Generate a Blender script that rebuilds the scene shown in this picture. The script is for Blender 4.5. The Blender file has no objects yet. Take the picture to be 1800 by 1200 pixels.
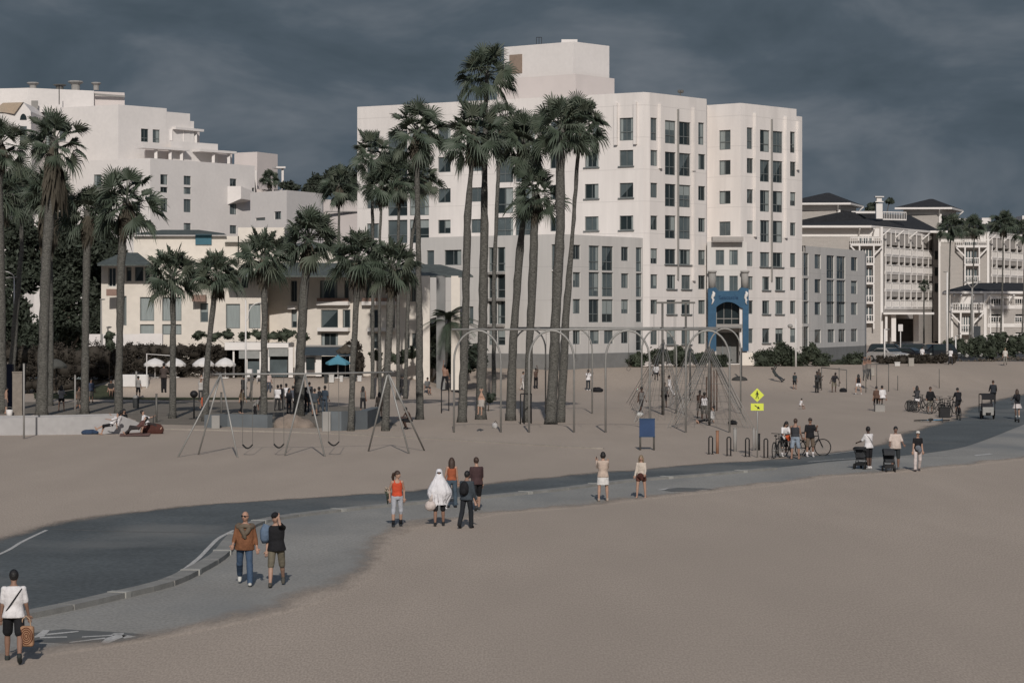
import bpy, bmesh, math, random
import numpy as np
from mathutils import Vector, Matrix
R = math.radians
random.seed(7); np.random.seed(7)
S = bpy.context.scene
COL = S.collection
# ---------------- camera (standing on the pier deck, level lens with a small downward shift) ----------------
F, HZ, CH = 4200.0, 550.0, 6.4           # focal length and horizon in photograph pixels, eye height in metres
cam_d = bpy.data.cameras.new('camera'); cam = bpy.data.objects.new('camera', cam_d); COL.objects.link(cam)
cam.location = (0, 0, CH); cam.rotation_euler = (R(90), 0, 0)
cam_d.sensor_width = 36.0; cam_d.lens = F / 1800 * 36.0; cam_d.shift_y = -50 / 1800.0
cam_d.clip_start = 0.5; cam_d.clip_end = 9000
S.camera = cam
# ---------------- exposure ----------------
S.view_settings.view_transform = 'Standard'; S.view_settings.look = 'None'
S.view_settings.exposure = 0.0; S.view_settings.gamma = 1.0
# ---------------- sun ----------------
SUN_EL = R(30)
sd = Vector((-0.033 * math.cos(SUN_EL), math.cos(SUN_EL), -math.sin(SUN_EL))).normalized()
sl = bpy.data.lights.new('sun', 'SUN'); sl.energy = 3.0; sl.angle = R(0.6); sl.color = (1.0, 0.94, 0.88)
so = bpy.data.objects.new('sun', sl); COL.objects.link(so); so.location = (0, -40, 60)
so.rotation_euler = sd.to_track_quat('-Z', 'Y').to_euler()
# ---------------- world: storm cloud low down, broken cloud above ----------------
W = bpy.data.worlds.new('World'); S.world = W; W.use_nodes = True
nt = W.node_tree; nt.nodes.clear()
def nd(t, ty, **k):
    n = t.nodes.new(ty)
    for a, b in k.items(): setattr(n, a, b)
    return n
out = nd(nt, 'ShaderNodeOutputWorld'); mix = nd(nt, 'ShaderNodeMixShader')
b1 = nd(nt, 'ShaderNodeBackground'); b2 = nd(nt, 'ShaderNodeBackground')
sky = nd(nt, 'ShaderNodeTexSky', sky_type='NISHITA'); sky.sun_disc = False
sky.sun_elevation = SUN_EL; sky.sun_rotation = R(178); sky.air_density = 1.0; sky.dust_density = 1.5
nt.links.new(sky.outputs[0], b1.inputs[0]); b1.inputs[1].default_value = 0.09
tc = nd(nt, 'ShaderNodeTexCoord'); mp = nd(nt, 'ShaderNodeMapping'); mp.inputs['Scale'].default_value = (1, 1, 2.3)
nt.links.new(tc.outputs['Generated'], mp.inputs['Vector'])
n1 = nd(nt, 'ShaderNodeTexNoise'); n1.inputs['Scale'].default_value = 9.0; n1.inputs['Detail'].default_value = 5; n1.inputs['Roughness'].default_value = .58; n1.inputs['Distortion'].default_value = .35
nt.links.new(mp.outputs[0], n1.inputs['Vector'])
cr = nd(nt, 'ShaderNodeValToRGB')
e = cr.color_ramp.elements
e[0].position = .30; e[0].color = (.052, .073, .092, 1)
e[1].position = .74; e[1].color = (.160, .180, .205, 1)
m_ = e.new(.5); m_.color = (.078, .102, .127, 1)
nt.links.new(n1.outputs['Fac'], cr.inputs[0]); nt.links.new(cr.outputs[0], b2.inputs[0])
sep = nd(nt, 'ShaderNodeSeparateXYZ'); nt.links.new(tc.outputs['Generated'], sep.inputs[0])
mr = nd(nt, 'ShaderNodeMapRange'); mr.inputs['From Min'].default_value = .15; mr.inputs['From Max'].default_value = .6
mr.inputs['To Min'].default_value = 1.0; mr.inputs['To Max'].default_value = .35
nt.links.new(sep.outputs['Z'], mr.inputs['Value']); nt.links.new(mr.outputs[0], mix.inputs[0])
nt.links.new(b1.outputs[0], mix.inputs[1]); nt.links.new(b2.outputs[0], mix.inputs[2]); nt.links.new(mix.outputs[0], out.inputs[0])

# ---------------- helpers ----------------
def X_(px, Y): return (px - 900.0) / F * Y
def Z_(py, Y): return CH + (HZ - py) * Y / F
def sm(a, b, t):
    t = min(1, max(0, (t - a) / (b - a))); return t * t * (3 - 2 * t)
def gz(x, y):
    """height of the ground: level beach that climbs to street level behind"""
    sh = sm(34, 58, x) * 30
    yy = y - sh
    z = 1.4 * sm(196, 215, yy)
    t = 1.3 * sm(181, 186, y) * sm(-33.5, -30.5, x) * (1 - sm(-9, -4, x))     # raised terrace before the cream house
    return max(z, t)
def G(px, py):
    """where the sight line through a photograph pixel meets the ground"""
    lo, hi = 20.0, 600.0
    for _ in range(50):
        m = (lo + hi) / 2
        if Z_(py, m) > gz(X_(px, m), m): lo = m
        else: hi = m
    return Vector((X_(px, lo), lo, gz(X_(px, lo), lo)))
def V(px, py, Y): return Vector((X_(px, Y), Y, Z_(py, Y)))

def tag(o, label=None, cat=None, group=None, kind=None):
    if label: o['label'] = label
    if cat: o['category'] = cat
    if group: o['group'] = group
    if kind: o['kind'] = kind
    return o
def empty(name, loc=(0, 0, 0), rz=0, label=None, cat=None, group=None):
    o = bpy.data.objects.new(name, None); COL.objects.link(o); o.location = loc; o.rotation_euler = (0, 0, rz)
    o.empty_display_size = .2
    return tag(o, label, cat, group)

class MB:
    """collects shapes (points in the parent's space) and links them as one mesh object"""
    def __init__(s): s.v = []; s.f = []; s.m = []
    def add(s, vs, fs, mi=0):
        b = len(s.v); s.v += [tuple(v) for v in vs]; s.f += [tuple(b + i for i in f) for f in fs]; s.m += [mi] * len(fs); return s
    def quad(s, a, b, c, d, mi=0): return s.add([a, b, c, d], [(0, 1, 2, 3)], mi)
    def box(s, c, d, mi=0, rz=0, M=None):
        x, y, z = [q / 2 for q in d]; vs = []
        for i in (-1, 1):
            for j in (-1, 1):
                for k in (-1, 1):
                    p = Vector((i * x, j * y, k * z))
                    if rz: p = Matrix.Rotation(rz, 3, 'Z') @ p
                    if M is not None: p = M @ p
                    vs.append(p + Vector(c))
        return s.add(vs, [(0, 1, 3, 2), (4, 6, 7, 5), (0, 4, 5, 1), (2, 3, 7, 6), (0, 2, 6, 4), (1, 5, 7, 3)], mi)
    def ebox(s, a, b, w, h, mi=0, up=(0, 0, 1)):
        """bar from a to b with w across and h along up"""
        a = Vector(a); b = Vector(b); d = (b - a)
        if d.length < 1e-6: return s
        d.normalize(); u = Vector(up)
        sd_ = d.cross(u)
        if sd_.length < 1e-4: sd_ = d.cross(Vector((1, 0, 0)))
        sd_.normalize(); u = sd_.cross(d).normalized()
        vs = []
        for p in (a, b):
            for i, j in ((-1, -1), (1, -1), (1, 1), (-1, 1)): vs.append(p + sd_ * i * w / 2 + u * j * h / 2)
        return s.add(vs, [(0, 1, 2, 3), (7, 6, 5, 4), (0, 4, 5, 1), (1, 5, 6, 2), (2, 6, 7, 3), (3, 7, 4, 0)], mi)
    def tube(s, pts, rad, n=8, mi=0, cap=True):
        pts = [Vector(p) for p in pts]; m = len(pts)
        if not hasattr(rad, '__len__'): rad = [rad] * m
        vs = []; prev = None
        for i, p in enumerate(pts):
            d = (pts[min(i + 1, m - 1)] - pts[max(i - 1, 0)])
            d = d.normalized() if d.length > 1e-9 else Vector((0, 0, 1))
            if prev is None:
                a = d.cross(Vector((0, 0, 1)))
                if a.length < .05: a = d.cross(Vector((1, 0, 0)))
            else: a = prev - d * prev.dot(d)
            a.normalize(); prev = a; b = d.cross(a)
            r = rad[i]; rx, ry = (r if hasattr(r, '__len__') else (r, r))
            for k in range(n):
                t = 2 * math.pi * k / n; vs.append(p + a * math.cos(t) * rx + b * math.sin(t) * ry)
        fs = [(i * n + k, i * n + (k + 1) % n, (i + 1) * n + (k + 1) % n, (i + 1) * n + k) for i in range(m - 1) for k in range(n)]
        if cap: fs += [tuple(range(n - 1, -1, -1)), tuple((m - 1) * n + k for k in range(n))]
        return s.add(vs, fs, mi)
    def ball(s, c, r, n=10, mi=0, M=None):
        rx, ry, rz = r if hasattr(r, '__len__') else (r, r, r)
        vs = []; h = n // 2 + 1
        for i in range(1, h):
            a = math.pi * i / h
            for k in range(n):
                t = 2 * math.pi * k / n
                vs.append(Vector((rx * math.sin(a) * math.cos(t), ry * math.sin(a) * math.sin(t), rz * math.cos(a))))
        q = len(vs); vs += [Vector((0, 0, rz)), Vector((0, 0, -rz))]
        if M is not None: vs = [M @ v for v in vs]
        vs = [v + Vector(c) for v in vs]
        fs = [(i * n + k, (i + 1) * n + k, (i + 1) * n + (k + 1) % n, i * n + (k + 1) % n) for i in range(h - 2) for k in range(n)]
        fs += [(q, k, (k + 1) % n) for k in range(n)] + [(q + 1, (h - 2) * n + (k + 1) % n, (h - 2) * n + k) for k in range(n)]
        return s.add(vs, fs, mi)
    def prism(s, poly, z0, z1, mi=0):
        """upright prism over a plan polygon"""
        n = len(poly); vs = [(x, y, z0) for x, y in poly] + [(x, y, z1) for x, y in poly]
        return s.add(vs, [tuple(range(n - 1, -1, -1)), tuple(range(n, 2 * n))] + [(i, (i + 1) % n, n + (i + 1) % n, n + i) for i in range(n)], mi)
    def plate(s, poly, th, mi=0):
        """flat 3-D polygon given depth along +Y"""
        n = len(poly); vs = [Vector(p) for p in poly] + [Vector(p) + Vector((0, th, 0)) for p in poly]
        return s.add(vs, [tuple(range(n)), tuple(range(2 * n - 1, n - 1, -1))] + [(i, n + i, n + (i + 1) % n, (i + 1) % n) for i in range(n)], mi)
    def build(s, name, mats, parent=None, smooth=False, loc=None):
        me = bpy.data.meshes.new(name); me.from_pydata(s.v, [], s.f)
        if not isinstance(mats, (list, tuple)): mats = [mats]
        for m in mats: me.materials.append(m)
        me.polygons.foreach_set('material_index', s.m)
        if smooth: me.polygons.foreach_set('use_smooth', [True] * len(s.f))
        me.update()
        o = bpy.data.objects.new(name, me); COL.objects.link(o)
        if parent is not None: o.parent = parent
        if loc is not None: o.location = loc
        return o
def merge(o, d=1e-4):
    bm = bmesh.new(); bm.from_mesh(o.data); bmesh.ops.remove_doubles(bm, verts=bm.verts, dist=d)
    bmesh.ops.recalc_face_normals(bm, faces=bm.faces); bm.to_mesh(o.data); bm.free(); return o
def copy_tree(o, parent=None):
    c = o.copy(); COL.objects.link(c); c.parent = parent
    for ch in list(o.children): copy_tree(ch, c)
    return c

# ---------------- materials ----------------
MATS = {}
def mat(name, col, rough=.8, spec=.3, var=.12, scale=3.0, bump=0.0, bscale=None, metal=0.0, fine=0.0, fscale=60, dirt=None, coord='Object', stretch=(1, 1, 1)):
    if name in MATS: return MATS[name]
    m = bpy.data.materials.new(name); m.use_nodes = True; t = m.node_tree; b = t.nodes['Principled BSDF']
    b.inputs['Roughness'].default_value = rough; b.inputs['Specular IOR Level'].default_value = spec; b.inputs['Metallic'].default_value = metal
    tc = nd(t, 'ShaderNodeTexCoord'); mpp = nd(t, 'ShaderNodeMapping'); mpp.inputs['Scale'].default_value = stretch
    t.links.new(tc.outputs[coord], mpp.inputs[0])
    n = nd(t, 'ShaderNodeTexNoise'); n.inputs['Scale'].default_value = scale; n.inputs['Detail'].default_value = 6; n.inputs['Roughness'].default_value = .6
    t.links.new(mpp.outputs[0], n.inputs['Vector'])
    r = nd(t, 'ShaderNodeValToRGB'); el = r.color_ramp.elements
    c0 = [c * (1 - var) for c in col]; c1 = [c * (1 + var) for c in col]
    el[0].position = .3; el[0].color = (*c0, 1); el[1].position = .7; el[1].color = (*c1, 1)
    t.links.new(n.outputs['Fac'], r.inputs[0]); last = r.outputs[0]
    if fine:
        n2 = nd(t, 'ShaderNodeTexNoise'); n2.inputs['Scale'].default_value = fscale; n2.inputs['Detail'].default_value = 2
        t.links.new(mpp.outputs[0], n2.inputs['Vector'])
        r2 = nd(t, 'ShaderNodeValToRGB'); r2.color_ramp.elements[0].position = .35; r2.color_ramp.elements[0].color = (1 - fine,) * 3 + (1,)
        r2.color_ramp.elements[1].position = .65; r2.color_ramp.elements[1].color = (1 + fine,) * 3 + (1,)
        t.links.new(n2.outputs['Fac'], r2.inputs[0])
        mx = nd(t, 'ShaderNodeMix', data_type='RGBA', blend_type='MULTIPLY'); mx.inputs[0].default_value = 1
        t.links.new(last, mx.inputs[6]); t.links.new(r2.outputs[0], mx.inputs[7]); last = mx.outputs[2]
    if dirt:
        dc, ds, lo, hi = dirt
        n3 = nd(t, 'ShaderNodeTexNoise'); n3.inputs['Scale'].default_value = ds; n3.inputs['Detail'].default_value = 5
        t.links.new(mpp.outputs[0], n3.inputs['Vector'])
        r3 = nd(t, 'ShaderNodeMapRange'); r3.inputs['From Min'].default_value = lo; r3.inputs['From Max'].default_value = hi
        t.links.new(n3.outputs['Fac'], r3.inputs[0])
        mx = nd(t, 'ShaderNodeMix', data_type='RGBA'); t.links.new(r3.outputs[0], mx.inputs[0])
        t.links.new(last, mx.inputs[6]); mx.inputs[7].default_value = (*dc, 1); last = mx.outputs[2]
    t.links.new(last, b.inputs['Base Color'])
    if bump:
        nb = nd(t, 'ShaderNodeTexNoise'); nb.inputs['Scale'].default_value = bscale or scale * 4; nb.inputs['Detail'].default_value = 5
        t.links.new(mpp.outputs[0], nb.inputs['Vector'])
        bp = nd(t, 'ShaderNodeBump'); bp.inputs['Strength'].default_value = 1; bp.inputs['Distance'].default_value = bump
        t.links.new(nb.outputs['Fac'], bp.inputs['Height']); t.links.new(bp.outputs[0], b.inputs['Normal'])
    MATS[name] = m; return m
def cmat(r, g, b, rough=.85, kind='cloth'):
    """material by colour; the bump makes folds or grain"""
    k = f'{kind}_{int(r*999)}_{int(g*999)}_{int(b*999)}'
    if kind == 'cloth': return mat(k, (r, g, b), rough, .2, .16, 7, .05, 5)
    if kind == 'skin': return mat(k, (r, g, b), .6, .35, .06, 12)
    if kind == 'hair': return mat(k, (r, g, b), .55, .4, .3, 30, .01, 60)
    if kind == 'metal': return mat(k, (r, g, b), .45, .5, .15, 20, metal=.6)
    return mat(k, (r, g, b), rough, .35, .1, 6)

sand = mat('beach_sand', (.385, .322, .266), .95, .15, .06, .35, .008, 3.5, fine=.15, fscale=26, dirt=((.345, .29, .24), .08, .45, .70), stretch=(1, .22, 1))
asph = mat('bike_path_asphalt', (.092, .103, .106), .9, .25, .20, .5, .004, 30, fine=.15, fscale=14, dirt=((.185, .185, .175), .26, .50, .74), stretch=(.55, .45, 1))
walk = mat('walkway_concrete', (.275, .266, .245), .9, .25, .12, .3, .004, 30, fine=.12, fscale=14, dirt=((.20, .205, .20), .22, .46, .70), stretch=(1, .5, 1))
kerbm = mat('kerb_concrete', (.235, .23, .215), .9, .2, .15, 2, .004, 20, fine=.1)
paint_w = mat('road_paint', (.44, .43, .41), .8, .3, .15, 3, fine=.2, fscale=20)
stucco = mat('white_stucco', (.67, .635, .61), .9, .2, .035, .35, .004, 12, fine=.02, fscale=2.5)
stucco_pk = mat('pale_pink_stucco', (.60, .545, .52), .9, .2, .04, .4)
grey_st = mat('grey_stucco', (.335, .315, .295), .9, .2, .05, .4, .004, 12, fine=.03, fscale=2)
stone_b = mat('stone_base', (.20, .20, .195), .9, .2, .1, 1.2)
cream = mat('cream_stucco', (.64, .59, .525), .9, .2, .05, .4, fine=.03, fscale=2)
trim_w = mat('white_trim', (.68, .65, .62), .8, .3, .04, 1)
frame_g = mat('window_frame_metal', (.13, .145, .145), .5, .4, .1, 2)
frame_w = mat('window_frame_white', (.5, .5, .48), .6, .4, .05, 2)
glass_d = mat('window_glass_dark', (.020, .028, .030), .08, .5, .25, .5)
glass_m = mat('window_glass_mid', (.085, .105, .110), .12, .5, .25, .6)
curtain = mat('window_curtain', (.25, .28, .275), .8, .3, .12, 1.5, stretch=(6, 6, .4))
roofd = mat('dark_roof_shingle', (.030, .031, .034), .9, .2, .2, 1.5, fine=.2, fscale=6)
roofg = mat('green_roof_tile', (.085, .098, .093), .85, .2, .2, 1, fine=.2, fscale=5)
shingle = mat('grey_shingle_wall', (.36, .335, .31), .9, .2, .06, 1, fine=.08, fscale=5, stretch=(1, 1, 3))
bluep = mat('blue_portal_paint', (.030, .085, .150), .7, .3, .12, .8, fine=.06, fscale=4)
conc = mat('concrete', (.27, .26, .245), .9, .2, .1, 1, fine=.08)
steel = mat('galvanised_steel', (.27, .265, .25), .5, .5, .12, 3, metal=.25)
steel_d = mat('weathered_steel', (.12, .115, .105), .6, .4, .15, 3, metal=.2)
black = mat('black_paint', (.013, .013, .014), .6, .3, .2, 4)
rubber = mat('black_rubber', (.018, .018, .018), .8, .3, .2, 6)
white_p = mat('white_paint', (.62, .60, .58), .7, .3, .05, 3)
trunkm = mat('palm_bark', (.104, .101, .091), .95, .15, .32, 5, .06, 9, fine=.3, fscale=10, stretch=(1, 1, 3))
leafm = mat('palm_leaf', (.056, .074, .051), .6, .35, .35, .9)
leafm2 = mat('palm_leaf_grey', (.076, .090, .064), .65, .3, .35, .9)
deadm = mat('palm_dead_leaf', (.070, .062, .048), .9, .15, .3, 1.2)
folm = mat('ficus_leaf', (.036, .045, .032), .7, .3, .4, .6)
hedm = mat('hedge_leaf', (.045, .055, .037), .75, .25, .4, .8)
brownhed = mat('brown_hedge_leaf', (.042, .036, .029), .8, .2, .35, .7)
barkm = mat('tree_bark', (.09, .075, .06), .95, .1, .25, 3, .03, 8)
grassm = mat('lawn_grass', (.050, .055, .034), .95, .1, .25, .5, .03, 8, fine=.25, fscale=6)

# =====================================================================================
# THE SETTING: ground, paths, street
# =====================================================================================
def ground_sheet():
    ys = list(np.concatenate([[-30, 0, 20], np.arange(30, 176, 8), np.arange(176, 190, 1), np.arange(190, 275, 2.5), np.arange(280, 460, 15), [500, 700, 1200, 3000]]))
    xs = list(np.concatenate([[-1500, -500, -250], np.arange(-140, -40, 5), np.arange(-40, 0, 1.5), np.arange(0, 141, 5), [250, 500, 1500]]))
    vs = [(x, y, gz(x, y)) for y in ys for x in xs]; n = len(xs)
    fs = [(j * n + i, j * n + i + 1, (j + 1) * n + i + 1, (j + 1) * n + i) for j in range(len(ys) - 1) for i in range(n - 1)]
    me = bpy.data.meshes.new('sand_beach'); me.from_pydata(vs, [], fs); me.materials.append(sand)
    me.polygons.foreach_set('use_smooth', [True] * len(fs))
    o = bpy.data.objects.new('sand_beach', me); COL.objects.link(o)
    return tag(o, kind='structure')
ground_sheet()
def densify(pts, step):
    out = []
    for a, b in zip(pts, pts[1:] + pts[:1]):
        a = Vector(a); b = Vector(b); n = max(1, int((b - a).length / step))
        for i in range(n): out.append(a.lerp(b, i / n))
    return out
def smooth_px(pts, n=6):
    """Catmull-Rom through pixel points"""
    P = [Vector((*p, 0)) for p in pts]; out = []
    for i in range(len(P) - 1):
        p0 = P[max(i - 1, 0)]; p1 = P[i]; p2 = P[i + 1]; p3 = P[min(i + 2, len(P) - 1)]
        for k in range(n):
            t = k / n
            out.append(.5 * ((2 * p1) + (-p0 + p2) * t + (2 * p0 - 5 * p1 + 4 * p2 - p3) * t * t + (-p0 + 3 * p1 - 3 * p2 + p3) * t ** 3))
    out.append(P[-1]); return [(p.x, p.y) for p in out]
def ground_poly(name, px, m, dz, jit=.0, step=1.0, kind='structure', seed=1):
    rnd = random.Random(seed)
    g = [G(*p) for p in px]; g = densify(g, step)
    a = []; w = 0
    for i, p in enumerate(g):
        w = .75 * w + rnd.uniform(-1, 1) * jit
        a.append(Vector((p.x + w * .6, p.y + w * 1.6, 0)))
    from mathutils.geometry import delaunay_2d_cdt
    n = len(a); co, _, fc, _, _, _ = delaunay_2d_cdt([Vector((p.x, p.y)) for p in a], [(i, (i + 1) % n) for i in range(n)], [list(range(n))], 1, 1e-4)
    me = bpy.data.meshes.new(name); me.from_pydata([(p.x, p.y, gz(p.x, p.y) + dz) for p in co], [], [tuple(f) for f in fc]); me.materials.append(m)
    o = bpy.data.objects.new(name, me); COL.objects.link(o); return tag(o, kind=kind)
low_dark = [(-120, 1118), (0, 1092), (100, 1072), (200, 1049), (290, 1027), (345, 1002), (384, 977), (404, 952), (436, 924), (490, 909), (600, 895), (700, 885), (850, 872), (980, 859), (1100, 844), (1250, 832), (1400, 818), (1450, 812), (1537, 805), (1605, 799), (1683, 788), (1732, 773), (1790, 750), (1880, 715), (1960, 690)]
up_dark = [(-120, 985), (0, 945), (60, 926), (130, 913), (250, 897), (400, 884), (560, 873), (700, 864), (850, 850), (1000, 835), (1150, 822), (1300, 811), (1400, 803), (1508, 788), (1559, 775), (1590, 760), (1635, 747), (1683, 733), (1693, 721), (1732, 708), (1777, 697), (1850, 684), (1960, 672)]
low_walk = [(-120, 1185), (0, 1166), (80, 1148), (180, 1133), (300, 1113), (420, 1089), (520, 1064), (600, 1034), (648, 1000), (670, 962), (700, 934), (770, 916), (833, 909), (880, 901), (1020, 890), (1100, 880), (1167, 872), (1263, 862), (1400, 846), (1450, 838), (1537, 832), (1640, 823), (1720, 815), (1800, 806), (1960, 792)]
L1, U1, L2 = smooth_px(low_dark, 4), smooth_px(up_dark, 4), smooth_px(low_walk, 5)
ground_poly('walkway', [p for p in L1] + L2[::-1], walk, .006, .02, .7, seed=3)
ground_poly('bike_path', L1 + U1[::-1], asph, .012, .04, .7, seed=5)
def strip_on_ground(name, px, w, m, dz, z2=0, kind='structure'):
    pts = [G(*p) for p in px]; vs = []; fs = []
    for i, p in enumerate(pts):
        d = (pts[min(i + 1, len(pts) - 1)] - pts[max(i - 1, 0)]); d.z = 0; d.normalize(); s = Vector((-d.y, d.x, 0)) * w / 2
        for q in (p + s, p - s): vs.append((q.x, q.y, gz(q.x, q.y) + dz))
    fs = [(2 * i, 2 * i + 1, 2 * i + 3, 2 * i + 2) for i in range(len(pts) - 1)]
    me = bpy.data.meshes.new(name); me.from_pydata(vs, [], fs); me.materials.append(m)
    o = bpy.data.objects.new(name, me); COL.objects.link(o); return tag(o, kind=kind)
strip_on_ground('painted_line', smooth_px([(-100, 1010), (0, 974), (40, 952), (82, 932)], 6), .11, paint_w, .018)
strip_on_ground('painted_line', smooth_px([(412, 932), (385, 946), (368, 962), (345, 985), (305, 1012), (225, 1044), (150, 1060), (60, 1078), (-60, 1100)], 6), .12, paint_w, .018)
strip_on_ground('painted_line', smooth_px([(1400, 801), (1450, 799), (1520, 790), (1530, 788)], 6), .12, paint_w, .018)
strip_on_ground('painted_line', smooth_px([(1420, 812), (1500, 806), (1600, 802), (1668, 800)], 6), .14, paint_w, .018)
strip_on_ground('seam', smooth_px([(90, 930), (200, 934), (330, 936), (425, 938)], 6), .10, mat('asphalt_joint', (.14, .138, .13), .9), .016)
# arrows painted on the walkway (on two dark patches)
darkpatch = mat('dark_patch', (.125, .128, .125), .9, .2, .15, 1)
ground_poly('dark_patch', [(60, 1112), (110, 1106), (190, 1110), (265, 1116), (215, 1128), (120, 1131), (60, 1128)], darkpatch, .010, .02, .3)
ground_poly('dark_patch', [(1160, 861), (1190, 857), (1235, 858), (1262, 860), (1230, 864), (1180, 864)], darkpatch, .010, .02, .3)
def marking(*polys):
    m = MB()
    for px in polys: g = [G(*p) for p in px]; m.add([(p.x, p.y, .015) for p in g], [tuple(range(len(g)))])
    tag(m.build('painted_arrow', paint_w), kind='structure')
marking([(58, 1121.5), (76, 1107.5), (88, 1107.5), (78, 1119)], [(80, 1114.5), (137, 1109.3), (139, 1110.8), (82, 1117)], [(70, 1120), (118, 1119), (118, 1120.8), (70, 1122.5)])
marking([(176, 1131.5), (188, 1131.5), (224, 1117.5), (206, 1115.5), (186, 1122)], [(195, 1115.5), (200, 1113.5), (218, 1113), (216, 1117)], [(214, 1116.5), (222, 1116.5), (240, 1119.3), (218, 1123), (216, 1120)], [(122, 1130.2), (122, 1128.8), (184, 1121), (186, 1123)], [(144, 1120.8), (144, 1119.2), (198, 1116), (198, 1118)])
marking([(1152, 861.8), (1172, 858.2), (1178, 857.2), (1168, 861.4)])
marking([(1221, 864.5), (1234, 861.2), (1247, 860.6), (1236, 863.4)])
marking([(1712, 800), (1740, 797), (1745, 798.5), (1716, 801.5)])
# kerb of cast segments between the bike path and the walkway
def kerb():
    px = smooth_px([(-120, 1121), (0, 1095), (100, 1075), (200, 1052), (290, 1030), (345, 1005), (386, 980), (407, 954), (439, 926), (490, 912), (600, 898), (700, 888), (850, 875), (980, 862), (1100, 847), (1250, 835), (1400, 821)], 14)
    pts = [G(*p) for p in px]; L = [0]
    for a, b in zip(pts, pts[1:]): L.append(L[-1] + (b - a).length)
    def at(s):
        for i in range(len(L) - 1):
            if L[i + 1] >= s: return pts[i].lerp(pts[i + 1], (s - L[i]) / (L[i + 1] - L[i]))
        return pts[-1]
    m = MB(); s = 0; k = 0
    while s < L[-1] - 2.4:
        a = at(s + .03); b = at(s + 2.37); j0 = at(s + 2.28); j1 = at(s + 2.52); mid = at(s + 1.2)
        hgt = .13 if a.y < 66 else .09
        for p, q in ((a, mid), (mid, b)):
            m.ebox(p + Vector((0, 0, hgt / 2)), q + Vector((0, 0, hgt / 2)), .42, hgt, 0)
        if k % 2 == 0:
            m.ebox(j0 + Vector((0, 0, hgt / 2 + .006)), j1 + Vector((0, 0, hgt / 2 + .006)), .48, hgt + .012, 1)
        s += 2.4; k += 1
    tag(m.build('kerb', [kerbm, mat('kerb_joint', (.33, .325, .30), .9)]), kind='structure')
kerb()
ground_poly('lawn', [(60, 701), (204, 702), (204, 686), (60, 686)], grassm, .02, .05, 1.0)
ground_poly('lawn', [(205, 702), (300, 703.5), (480, 702), (484, 699), (300, 698.5), (205, 698.5)], grassm, .02, .03, 1.0)
ground_poly('promenade', [(-150, 680), (200, 680), (200, 672), (-150, 672)], mat('promenade_paving', (.15, .135, .115), .9, .2, .15, .5), .02, .0, 3.0)
ground_poly('shaded_playground_paving', [(255, 745), (560, 752), (700, 748), (640, 716), (480, 706), (100, 706), (-150, 708), (-150, 728), (215, 728)], mat('palm_shaded_ground', (.175, .155, .13), .95, .15, .18, .5, fine=.1, fscale=8), .008, .08, .8)  # paving, its colour darkened to carry the shade of the palms
m = MB(); m.add([(-300, 236, 1.42), (400, 260, 1.42), (400, 300, 1.42), (-300, 300, 1.42)], [(0, 1, 2, 3)])
tag(m.build('street', mat('street_asphalt', (.06, .062, .065), .9)), kind='structure')

# =====================================================================================
# BUILDINGS
# =====================================================================================
class Frame:
    """a wall line from A to B (plan) : u along it, z up, d inwards"""
    def __init__(s, A, B):
        s.A = Vector((*A, 0)); s.B = Vector((*B, 0)); d = s.B - s.A; s.L = d.length; s.d = d.normalized(); s.n = Vector((-s.d.y, s.d.x, 0))
    def pt(s, u, z, d=0): return s.A + s.d * u + s.n * d + Vector((0, 0, z))
    def u(s, px):
        k = (px - 900) / F; dx, dy = s.d.x, s.d.y
        return (k * s.A.y - s.A.x) / (dx - k * dy)
    def Y(s, px): return s.A.y + s.d.y * s.u(px)
    def z(s, px, py): return Z_(py, s.Y(px))
def wall_holes(mb, fr, z0, z1, rects, rec=.22, mi=0, u0=0, u1=None):
    u1 = fr.L if u1 is None else u1
    us = sorted({u0, u1} | {a for r in rects for a in (r[0], r[1])}); zs = sorted({z0, z1} | {a for r in rects for a in (r[2], r[3])})
    us = [u for u in us if u0 - 1e-6 <= u <= u1 + 1e-6]; zs = [z for z in zs if z0 - 1e-6 <= z <= z1 + 1e-6]
    for i in range(len(us) - 1):
        j = 0
        while j < len(zs) - 1:
            um = (us[i] + us[i + 1]) / 2
            def hole(j): return any(r[0] < um < r[1] and r[2] < (zs[j] + zs[j + 1]) / 2 < r[3] for r in rects)
            if hole(j): j += 1; continue
            k = j
            while k + 1 < len(zs) - 1 and not hole(k + 1): k += 1
            mb.quad(fr.pt(us[i], zs[j]), fr.pt(us[i + 1], zs[j]), fr.pt(us[i + 1], zs[k + 1]), fr.pt(us[i], zs[k + 1]), mi); j = k + 1
    for r in rects:
        a, b, c, d = r[:4]; q = r[4] if len(r) > 4 and r[4] else rec
        mb.quad(fr.pt(a, c), fr.pt(a, d), fr.pt(a, d, q), fr.pt(a, c, q), mi); mb.quad(fr.pt(b, d), fr.pt(b, c), fr.pt(b, c, q), fr.pt(b, d, q), mi)
        mb.quad(fr.pt(b, c), fr.pt(a, c), fr.pt(a, c, q), fr.pt(b, c, q), mi); mb.quad(fr.pt(a, d), fr.pt(b, d), fr.pt(b, d, q), fr.pt(a, d, q), mi)
def bar(mb, fr, ua, za, ub, zb, d, w, t, mi=0):
    """rectangular bar standing on the wall plane"""
    a = fr.pt(ua, za, d); b = fr.pt(ub, zb, d); mb.ebox(a, b, t if abs(ua - ub) > abs(za - zb) else w, w if abs(ua - ub) > abs(za - zb) else t, mi, up=(0, 0, 1) if abs(ua - ub) > abs(za - zb) else tuple(fr.n))
WR = random.Random(11)
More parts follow.
